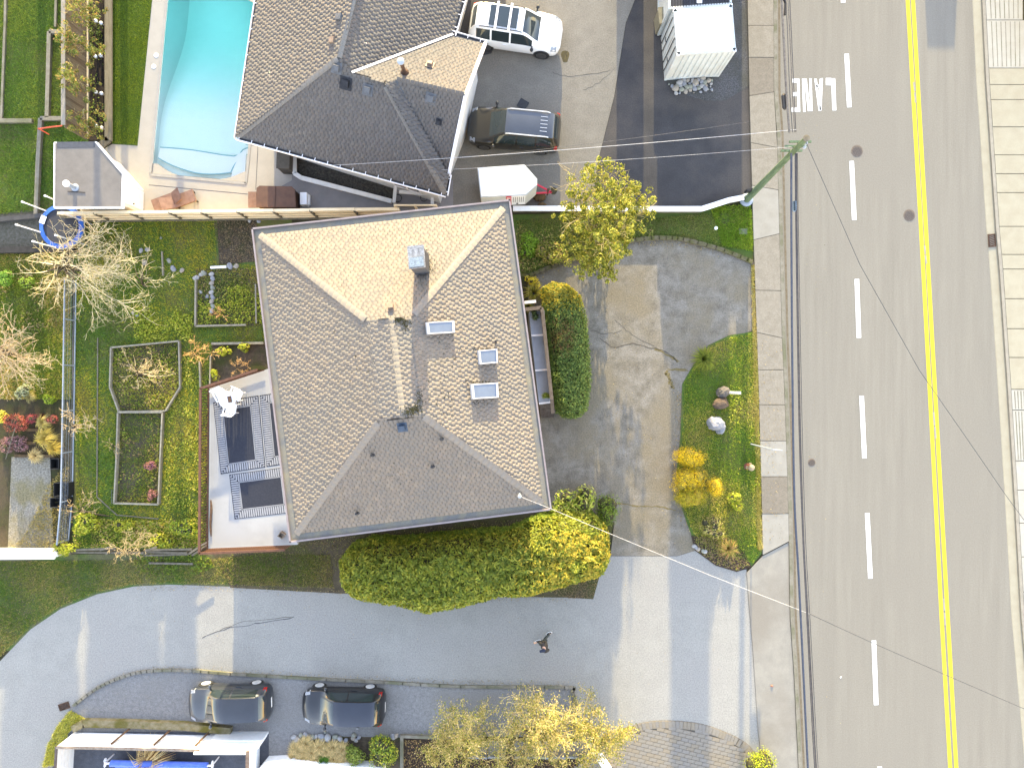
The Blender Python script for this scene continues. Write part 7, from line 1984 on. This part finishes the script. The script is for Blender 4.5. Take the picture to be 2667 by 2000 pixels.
blob_shrub('round_conifer', 1978, 1985, .6, (.6, .6, .6), 'round yellow-green conifer at the bottom edge beside the apron', 'shrub', [(0.210, 0.270, 0.018), (0.300, 0.330, 0.024), (0.135, 0.195, 0.015)], 2600, .08, 12, 106, lumpr=.7)
blob_shrub('porch_plant', 1393, 819, 1.95, (.2, .2, .22), 'dark potted plant at the top of the porch', 'potted plant', [(0.045, 0.075, 0.030), (0.075, 0.105, 0.038)], 350, .09, 5, 107)
blob_shrub('porch_plant', 1423, 1030, 1.55, (.16, .16, .2), 'light green potted plant at the bottom of the porch', 'potted plant', [(0.135, 0.195, 0.030), (0.195, 0.240, 0.045)], 300, .08, 5, 108)
blob_shrub('potentilla', 1855, 1372, .4, (.75, .7, .4), 'sparse twiggy shrub in the island mulch bed', 'shrub', [(0.240, 0.255, 0.075), (0.360, 0.330, 0.150), (0.150, 0.165, 0.045), (0.300, 0.225, 0.150)], 1000, .09, 14, 109)
tuft(1893, 1425, .05, .5, .62, 200, [(.44, .27, .12), (.38, .3, .12), (.2, .22, .04)], 'orange-brown dry clump at the tip of the island', 110, name='dry_clump')
blob_shrub('island_shrub', 1915, 1305, .25, (.45, .5, .25), 'loose lime-green shrub in the lower island grass', 'shrub', LIME, 700, .12, 9, 111)
blob_shrub('ivy_mound', 1440, 660, .3, (.9, .55, .3), 'spreading ivy mound above the mossy kerb, left of the leafy tree', 'shrub', [(0.180, 0.225, 0.045), (0.270, 0.285, 0.060), (0.135, 0.150, 0.045), (0.300, 0.225, 0.120)], 1800, .11, 14, 112)
blob_shrub('green_groundcover', 1375, 640, .2, (.5, .75, .2), 'bright green groundcover by the north-east house corner', 'shrub', [(0.150, 0.270, 0.030), (0.210, 0.330, 0.038), (0.105, 0.180, 0.022)], 1600, .1, 12, 113)
blob_shrub('garden_shrub', 330, 1370, .3, (.55, .35, .3), 'low green shrub just below the edging strip in the left garden', 'shrub', GRLIT, 900, .1, 9, 114)
blob_shrub('garden_shrub', 480, 1375, .4, (.7, .5, .4), 'leafy green shrub close to the deck corner', 'shrub', LIME + GR, 1500, .11, 12, 115)
blob_shrub('garden_shrub', 420, 1410, .35, (.6, .35, .35), 'leafy green shrub just above the weathered rails', 'shrub', GRLIT, 1100, .11, 10, 116)
blob_shrub('yellow_shrub', 1383, 735, .3, (.35, .3, .3), 'bright yellow shrub at the house wall above the feathery plant', 'shrub', [(0.500, 0.450, 0.045), (0.450, 0.390, 0.045)], 600, .1, 7, 117)
blob_shrub('yellow_shrub', 640, 905, .2, (.3, .2, .25), 'lime plant in the corner of the brown bed by the house', 'shrub', LIME, 350, .11, 5, 118)
blob_shrub('lime_plant', 590, 915, .2, (.45, .25, .25), 'lime plant drift in the brown bed near the deck', 'shrub', LIME, 450, .11, 7, 119)
blob_shrub('lime_plant', 560, 975, .2, (.25, .25, .25), 'small lime plant at the lower left of the brown bed', 'shrub', LIME, 300, .1, 5, 120)
bare_tree('twig_bush', (620, 960), 'brown withered stems in the middle of the brown bed', 'shrub', [(600, 945, .4), (625, 935, .5), (650, 945, .5), (640, 970, .4), (605, 975, .4)], [(.26, .17, .10), (.32, .22, .13)], 121, .08, .03, 2, .8, .0, 3, minr=.009)

# ------------------------------------------------------------------ grass and ground cover
DG = [(0.057, 0.118, 0.021), (0.080, 0.152, 0.027), (0.104, 0.175, 0.030), (0.142, 0.190, 0.038)]
MG = [(0.085, 0.152, 0.023), (0.123, 0.190, 0.027), (0.190, 0.237, 0.034), (0.247, 0.266, 0.057), (0.323, 0.275, 0.114)]
blades('lawn_grass', [(-10, -30), (160, -30), (222, 0), (222, 366), (142, 545), (0, 560), (-10, 560)], 60000, .075, DG, 201)
blades('smooth_grass', [(294, -30), (400, -30), (357, 378), (294, 373)], 26000, .04, [(0.085, 0.142, 0.015), (0.114, 0.171, 0.017), (0.142, 0.190, 0.021)], 202, z=.03)
blades('lawn_grass', [(205, 570), (560, 578), (565, 690), (700, 690), (700, 890), (560, 900), (545, 1010), (535, 1425), (200, 1425), (196, 720)], 95000, .085, [(0.084, 0.157, 0.023), (0.130, 0.212, 0.028), (0.203, 0.269, 0.031), (0.309, 0.336, 0.037), (0.420, 0.360, 0.053)], 203)
blades('lawn_grass', [(-10, 660), (185, 660), (186, 1040), (-10, 1040)], 42000, .085, [(0.095, 0.145, 0.025), (0.143, 0.202, 0.030), (0.237, 0.269, 0.037), (0.380, 0.291, 0.125)], 204)
blades('verge_grass', [(-10, 1462), (540, 1455), (700, 1440), (860, 1445), (870, 1530), (600, 1522), (443, 1517), (348, 1521), (253, 1541), (158, 1578), (79, 1632), (-10, 1722)], 40000, .08, [(0.076, 0.133, 0.023), (0.114, 0.171, 0.028), (0.171, 0.209, 0.038), (0.323, 0.266, 0.133), (0.266, 0.228, 0.095)], 205)
blades('island_grass', [(1932, 874), (1900, 878), (1848, 903), (1803, 962), (1781, 1000), (1777, 1141), (1767, 1230), (1781, 1328), (1804, 1385), (1830, 1420), (1960, 1465), (1982, 1436), (1974, 1000), (1966, 866)], 52000, .075, [(0.106, 0.191, 0.025), (0.154, 0.247, 0.030), (0.237, 0.303, 0.033), (0.356, 0.359, 0.046), (0.420, 0.359, 0.146)], 206, z=.03)
blades('verge_grass', [(1345, 572), (1700, 570), (1945, 545), (1958, 560), (1960, 650), (1885, 645), (1797, 620), (1735, 612), (1656, 618), (1560, 643), (1489, 670), (1377, 712), (1350, 712)], 26000, .07, [(0.095, 0.152, 0.027), (0.152, 0.190, 0.057), (0.247, 0.218, 0.114), (0.171, 0.209, 0.048)], 207)
blades('verge_grass', [(1850, 540), (1955, 530), (1960, 655), (1880, 640)], 9000, .1, [(0.133, 0.247, 0.027), (0.228, 0.323, 0.038), (0.323, 0.380, 0.057)], 208)
blades('dry_grass_edge', [(1955, 690), (1964, 690), (1984, 1430), (1972, 1430)], 9000, .09, [(0.420, 0.342, 0.152), (0.420, 0.420, 0.228), (0.266, 0.247, 0.076)], 209, z=.03)
blades('dry_grass_edge', [(60, 1400), (128, 1260), (180, 1200), (180, 1425), (20, 1432)], 3600, .1, [(.46, .38, .19), (.38, .32, .14), (.22, .20, .07)], 210)
blades('verge_grass', [(185, 1848), (225, 1870), (180, 1905), (150, 1990), (112, 1995), (125, 1940), (150, 1890)], 7000, .12, [(0.380, 0.380, 0.076), (0.420, 0.420, 0.152), (0.190, 0.247, 0.038)], 211)
WEED_SUNLIT = [(0.189, 0.243, 0.027), (0.270, 0.311, 0.034), (0.135, 0.176, 0.024), (0.351, 0.351, 0.068)]  # weed greens brightened to stand in for sun on the garden patch
cover('leafy_weeds', [(512, 760), (690, 735), (700, 845), (512, 845)], 2600, .16, .1, WEED_SUNLIT, 221, mask=-.1)
cover('leafy_weeds', [(512, 700), (690, 700), (690, 780), (512, 780)], 1100, .1, .08, [(0.120, 0.150, 0.045), (0.180, 0.180, 0.060), (0.240, 0.180, 0.105)], 222, mask=-.2)
cover('leafy_weeds', [(350, 800), (505, 790), (505, 885), (350, 900)], 2600, .12, .1, WEED_SUNLIT, 223, mask=.0)
cover('leafy_weeds', [(470, 930), (530, 930), (530, 1400), (430, 1400), (430, 1080)], 3600, .12, .09, [(0.180, 0.225, 0.030), (0.270, 0.300, 0.045), (0.360, 0.330, 0.090), (0.120, 0.165, 0.024)], 224, mask=-.1)
cover('bed_weeds', [(292, 910), (462, 895), (462, 1008), (428, 1066), (312, 1066), (290, 1008)], 2400, .12, .09, [(0.150, 0.195, 0.030), (0.225, 0.255, 0.038), (0.300, 0.225, 0.120)], 225, mask=.0)
cover('bed_weeds', [(312, 1080), (418, 1080), (408, 1308), (304, 1306)], 1500, .1, .1, [(0.150, 0.210, 0.030), (0.240, 0.285, 0.045), (0.300, 0.210, 0.105), (0.195, 0.150, 0.090)], 226, mask=.25)
cover('mixed_undergrowth', [(185, 1345), (300, 1350), (415, 1358), (530, 1350), (535, 1425), (195, 1425)], 4200, .22, .1, [(0.135, 0.195, 0.030), (0.210, 0.255, 0.038), (0.300, 0.300, 0.060), (0.300, 0.225, 0.120)], 227, mask=-.3)
cover('mixed_undergrowth', [(330, 1440), (540, 1440), (560, 1475), (500, 1500), (370, 1490)], 1900, .15, .1, [(0.105, 0.165, 0.027), (0.165, 0.210, 0.030), (0.075, 0.120, 0.022)], 228, mask=-.2)
cover('mixed_undergrowth', [(-10, 660), (190, 655), (190, 860), (-10, 860)], 3000, .12, .09, [(0.120, 0.150, 0.045), (0.180, 0.195, 0.045), (0.240, 0.180, 0.105), (0.150, 0.120, 0.075)], 229, mask=.0)
cover('dead_leaves', [(555, 575), (670, 570), (685, 680), (575, 690)], 1600, .05, .07, [(0.150, 0.120, 0.090), (0.105, 0.083, 0.068), (0.210, 0.165, 0.120)], 230)
cover('dead_leaves', [(1050, 1925), (1500, 1925), (1560, 2020), (1050, 2020)], 2600, .08, .08, [(0.240, 0.150, 0.090), (0.150, 0.105, 0.068), (0.300, 0.225, 0.105)], 231)
cover('dead_leaves', [(1400, 1530), (1490, 1510), (1560, 1500), (1545, 1555), (1480, 1558)], 900, .03, .06, [(0.195, 0.150, 0.105), (0.135, 0.105, 0.075)], 232)
cover('dead_leaves', [(1805, 1395), (1811, 1430), (1863, 1468), (1919, 1485), (1950, 1470), (1900, 1400)], 1300, .05, .07, [(0.210, 0.150, 0.105), (0.135, 0.105, 0.075), (0.180, 0.195, 0.045)], 233, z=.045)
cover('dead_leaves', [(600, 1440), (880, 1400), (1400, 1345), (1300, 1390), (900, 1420), (860, 1530), (640, 1520)], 2600, .04, .07, [(0.150, 0.120, 0.075), (0.105, 0.090, 0.060), (0.135, 0.150, 0.045)], 234)
cover('ivy_cover', [(1345, 580), (1700, 575), (1700, 620), (1489, 668), (1380, 705), (1345, 705)], 3400, .1, .09, [(0.135, 0.180, 0.045), (0.210, 0.225, 0.060), (0.240, 0.180, 0.105), (0.300, 0.285, 0.105)], 235, mask=-.1)
cover('island_weeds', [(1900, 1000), (1975, 1000), (1982, 1430), (1930, 1440), (1890, 1300)], 1700, .1, .08, LIME, 236, z=.03, mask=.15)
cover('bed_plants', [(235, 0), (270, 0), (270, 362), (235, 362)], 1300, .15, .1, [(0.090, 0.135, 0.030), (0.150, 0.195, 0.038), (0.060, 0.075, 0.030)], 237, z=.02, mask=.1)
# moss in the driveway cracks
def crack(pts, wd, mat, name='driveway_crack', z=.006):
    mb = MB(); q = [P(x + random.uniform(-2, 2), y + random.uniform(-2, 2), z) for x, y in smooth_line(pts, 5)]
    for a, b in zip(q, q[1:]): mb.beam(a, b, wd * random.uniform(.5, 1.3), .004)
    return struct(name, mb, mat)
crk = M('crack_dark', alb(138, 128, 112), alb(116, 106, 92), 8, .3, 40, 1)
mossm = M('crack_moss', alb(170, 150, 104), alb(146, 134, 92), 8, .4, 30, 1, .5)
crack([(1560, 878), (1600, 905), (1640, 895), (1690, 905), (1730, 915), (1765, 940)], .05, crk)
crack([(1600, 830), (1625, 855), (1660, 880), (1710, 905)], .025, crk)
crack([(1540, 860), (1580, 870), (1620, 860)], .03, crk)
crack([(1600, 1310), (1660, 1318), (1720, 1320), (1760, 1330)], .07, mossm)
crack([(1705, 910), (1735, 922), (1768, 942)], .14, mossm)
crack([(1740, 962), (1792, 965)], .12, mossm)
crack([(1735, 970), (1745, 990), (1752, 1012)], .2, mossm)
crack([(525, 1660), (600, 1635), (680, 1622), (765, 1607)], .035, M('alley_crack', alb(120, 120, 122), alb(104, 104, 108), 8, .3, 40, 1), 'alley_crack', .003)
crack([(560, 1645), (640, 1618), (760, 1606)], .025, crk, 'alley_crack', .0035)
crack([(1440, 190), (1480, 200), (1530, 195), (1590, 185)], .02, crk, 'driveway_crack', .003)
crack([(1520, 235), (1560, 215), (1600, 180)], .015, crk, 'driveway_crack', .003)
for i, (x, y, sx, sy) in enumerate(((1472, 148, .2, .36), (1442, 498, .16, .22))):
    c = P(x, y, 0); mb = MB(); 
    mb.sheet([(c.x + sx * math.cos(a) * (1 + .2 * math.sin(3 * a + i)), c.y + sy * math.sin(a) * (1 + .15 * math.cos(2 * a)), .0045) for a in np.linspace(0, 6.1, 22)])
    struct('oil_stain', mb, M('oil_stain', alb(120, 106, 60), alb(80, 74, 50), 8, .3, 40, .7))
# timber strip lying by the dark SUV, pale chip by the wall
thing('rubber_strip', MB().beam(P(1356, 282, .02), P(1368, 262, .02), .5, .03), black_mat, 'dark rubber strip on the driveway above the dark SUV', 'strip')

# ------------------------------------------------------------------ person walking on the alley
def skin(name, chains, mat, parent, sub=2):
    vs, es, rs = [], [], []
    for ch in chains:
        prev = ch.get('from')
        for p, r in ch['pts']:
            vs.append(p); rs.append(r)
            if prev is not None: es.append((prev, len(vs) - 1))
            prev = len(vs) - 1
            if ch.get('tag'): tags[ch['tag']] = prev
    me = bpy.data.meshes.new(name); me.from_pydata(vs, es, []); me.materials.append(mat)
    o = link(name, me, parent)
    m = o.modifiers.new('skin', 'SKIN'); m.use_smooth_shade = True
    for i, r in enumerate(rs):
        d = me.skin_vertices[0].data[i]; d.radius = (r, r) if not isinstance(r, tuple) else r
        d.use_root = (i == 0)
    s = o.modifiers.new('sub', 'SUBSURF'); s.levels = 1; s.render_levels = sub
    return o
tags = {}
pr = empty('person', P(1416, 1658, 0), 'person in dark jacket and cap striding across the alley in white-soled shoes', 'person', rz=R(200))
skinm = M('skin', (.45, .29, .21), (.42, .27, .2), 9, .04, 60, .6)
jacket = M('jacket_dark', (.030, .026, .022), (.045, .04, .034), 9, .2, 60, .9)
trous = M('trousers_green_grey', (.055, .062, .055), (.045, .05, .046), 9, .15, 60, .9)
# local frame: +x is the walking direction, z up
body = skin('body', [
    {'pts': [((0, 0, .95), .14), ((.01, 0, 1.1), .13), ((.03, 0, 1.3), .15), ((.05, 0, 1.43), .11), ((.07, 0, 1.52), .05), ((.1, 0, 1.6), .075), ((.11, 0, 1.68), .085), ((.1, 0, 1.74), .06)]},
    {'from': 0, 'pts': [((.05, .1, .9), .09), ((.26, .1, .5), .06), ((.30, .1, .1), .042), ((.42, .1, .05), .035)]},
    {'from': 0, 'pts': [((-.03, -.1, .9), .09), ((-.12, -.1, .5), .06), ((-.36, -.1, .16), .042), ((-.30, -.1, .05), .035)]},
    {'from': 3, 'pts': [((.04, .2, 1.4), .055), ((-.1, .27, 1.15), .045), ((-.04, .28, .92), .034), ((-.02, .28, .84), .03)]},
    {'from': 3, 'pts': [((.05, -.2, 1.4), .055), ((.16, -.27, 1.16), .045), ((.34, -.24, 1.02), .034), ((.42, -.22, 1.0), .03)]},
], skinm, pr)
skin('jacket', [
    {'pts': [((0, 0, .86), (.22, .19)), ((.01, 0, 1.1), (.21, .18)), ((.03, 0, 1.3), (.24, .19)), ((.05, 0, 1.42), (.2, .15)), ((.07, 0, 1.5), .075)]},
    {'from': 3, 'pts': [((.04, .21, 1.4), .08), ((-.1, .29, 1.15), .066), ((-.05, .29, .95), .055)]},
    {'from': 3, 'pts': [((.05, -.21, 1.4), .08), ((.16, -.29, 1.16), .066), ((.32, -.25, 1.03), .055)]},
], jacket, pr)
skin('trousers', [
    {'pts': [((0, 0, .94), .165)]},
    {'from': 0, 'pts': [((.05, .1, .88), .11), ((.26, .1, .5), .08), ((.30, .1, .13), .062)]},
    {'from': 0, 'pts': [((-.03, -.1, .88), .11), ((-.12, -.1, .5), .08), ((-.35, -.1, .19), .062)]},
], trous, pr)
for nm, c, rz in (('shoe', (.37, .1, .05), 0), ('shoe', (-.33, -.1, .09), -.3)):
    mb = MB().ball((c[0], c[1], c[2] + .015), (.15, .055, .05), 12, 8); sh = mb.build(nm, black_mat, pr, True, True)
    MB().ball((c[0], c[1], c[2] - .02), (.175, .078, .03), 12, 6).build('sole', white_m, sh, True, True)
cp = MB().ball((.1, 0, 1.715), (.115, .095, .085), 14, 8); capo = cp.build('cap', M('cap_navy', (.02, .026, .045), (.03, .035, .055), 9, .1, 60, .9), pr, True, True)
MB().hexa([(.17, -.08, 1.70), (.3, -.055, 1.685), (.3, .055, 1.685), (.17, .08, 1.70)], [(.17, -.08, 1.715), (.3, -.055, 1.70), (.3, .055, 1.70), (.17, .08, 1.715)]).build('cap_brim', capo.data.materials[0], capo, False, True)
for x, y, z in ((.43, -.22, 1.0), (-.02, .285, .82)):
    hd = MB().ball((x, y, z), (.045, .025, .05), 8, 6)
    for k in range(4): hd.tube([(x + .03, y - .03 + .02 * k, z - .02), (x + .07, y - .03 + .02 * k, z - .045), (x + .06, y - .025 + .018 * k, z - .08 + .006 * abs(k - 1))], [.011, .0095, .007], 6)
    hd.tube([(x + .0, y - .03, z), (x + .04, y - .06, z - .02), (x + .06, y - .055, z - .05)], [.012, .01, .008], 6)
    hd.build('hand', skinm, pr, True, True)
for s in (1, -1):
    MB().ball((.188, s * .032, 1.655), (.012, .016, .01), 8, 6).build('eye', black_mat, pr, True, True)
    MB().ball((.09, s * .085, 1.65), (.025, .012, .035), 8, 6).build('ear', skinm, pr, True, True)
MB().ball((.2, 0, 1.63), (.022, .016, .026), 8, 6).build('nose', skinm, pr, True, True)
MB().ball((.185, 0, 1.595), (.012, .028, .008), 8, 6).build('mouth', M('lips', (.35, .14, .12), (.32, .12, .1), 9, .05, 60, .6), pr, True, True)

# ------------------------------------------------------------------ unseen neighbours; tower, panels and trees are added to throw the long shade
nh = empty('unseen_house', (9.2, 23.5, 0), 'unseen pale house added just north of the frame to shade the driveways', 'house')
def blockpx(x0, x1, y0, y1, z, name, mat, par): MB().prism([((x0 - CX) / S, y0), ((x1 - CX) / S, y0), ((x1 - CX) / S, y1), ((x0 - CX) / S, y1)], 0, z).build(name, mat, par)
blockpx(1746, 1848, 23.0, 30, 9.6, 'shade_tower', siding_m, nh)  # invented blocks, sized so their shadows form the driveway bands
blockpx(1849, 1898, 23.2, 29.5, 4.6, 'shade_wing', siding_m, nh)
blockpx(1899, 1932, 23.4, 29.3, 3.7, 'shade_block', siding_m, nh)
MB().prism([(8.1, 22.9), (10.45, 22.9), (10.45, 30.1), (8.1, 30.1)], 9.61, 9.8).build('roof', roof2_m, nh)
ff = empty('shade_fence', (6.5, 22.6, 0), 'added panels just north of the frame that shade the black driveway', 'fence')
for x0, x1 in ((1606, 1676), (1716, 1744)): blockpx(x0, x1, 22.6, 22.7, 3.0, 'shade_panel', cedar_m, ff)  # unseen panels added to shade the asphalt; the gap leaves a lit streak
for i, (x, y, r, h) in enumerate(((-24.5, 27, 2.2, 11.6), (-20.2, 28.5, 2.0, 11.2), (-17.3, 26.5, .9, 11.0))):  # added trees, crowns raised so their shade lands on the alley
    rng = np.random.default_rng(300 + i)
    n = 5200; d = rng.normal(0, 1, (n, 3)); d /= np.linalg.norm(d, axis=1, keepdims=True)
    pos = np.array([x, y, h - 2.6]) + d * np.array([r, r, 2.5]) * rng.uniform(.6, 1.0, (n, 1))
    v, f, c = leaf_cloud(pos, d, .42, .6, .7, GR, None, rng)
    off = np.array([x, y, 0])
    tk = MB().tube([(0, 0, 0), (.05, 0, h * .5), (0, .05, h - 1.5)], [.22, .17, .06], 9)
    plant('shade_tree', (x, y, 0), ('leftmost', 'middle', 'rightmost and slimmest')[i] + ' tree added just north of the frame to shade the alley', 'tree', [('trunk', tk.mesh('trunk', bark_m, (0, 0, 0), True)), ('crown', npmesh('crown', v - off, f, LEAF, c))], 'shade trees added north of the frame')
rb_ = empty('unseen_house', (29.2, 21, 0), 'pale house just beyond the upper right corner across the road', 'house')
MB().prism([(26.9, 17), (32, 17), (32, 27), (26.9, 27)], 0, 2.4).build('wall', siding_m, rb_)

# ------------------------------------------------------------------ fallen leaves and grit on the paving
LIT = [(.20, .15, .09), (.14, .11, .07), (.28, .22, .12), (.10, .09, .06)]
def scatter_line(name, line, wd, n, size, cols, seed, z=.01):
    rng = np.random.default_rng(seed)
    q = [np.array(P(x, y, z)) for x, y in line]; L = [np.linalg.norm(b - a) for a, b in zip(q, q[1:])]
    k = rng.choice(len(L), n, p=np.array(L) / sum(L)); t = rng.random((n, 1))
    pos = np.array([q[i] for i in k]) * (1 - t) + np.array([q[i + 1] for i in k]) * t
    pos[:, :2] += rng.normal(0, wd, (n, 2)); pos[:, 2] = z + .01
    v, f, c = leaf_cloud(pos, np.tile([0, 0, 1.0], (n, 1)), size, .6, .25, cols, None, rng)
    tag(link(name, npmesh(name, v, f, LEAF, c)), kind='stuff')
scatter_line('fallen_leaves', [(348, 1530), (585, 1530), (878, 1542), (1200, 1556), (1480, 1560)], .10, 700, .05, LIT, 401)
scatter_line('fallen_leaves', [(400, 1740), (600, 1748), (1000, 1770), (1480, 1785)], .12, 600, .05, LIT, 402)
scatter_line('fallen_leaves', [(1772, 1010), (1768, 1140), (1760, 1230), (1774, 1328), (1800, 1390)], .16, 500, .06, LIT, 403)
scatter_line('fallen_leaves', [(1377, 724), (1489, 684), (1656, 632), (1797, 634), (1887, 658)], .14, 500, .06, LIT, 404)
scatter_line('fallen_leaves', [(1560, 800), (1600, 1000), (1620, 1200), (1680, 1400)], 1.2, 350, .05, LIT, 405)
scatter_line('fallen_leaves', [(300, 1640), (800, 1640), (1300, 1660), (1800, 1700)], 1.3, 240, .045, LIT, 406)
scatter_line('fallen_leaves', [(1996, 880), (2010, 1200), (2020, 1400)], .35, 300, .05, LIT, 407, .11)
scatter_line('fallen_leaves', [(2110, 200), (2130, 1000), (2140, 1900)], .5, 160, .04, LIT, 408)
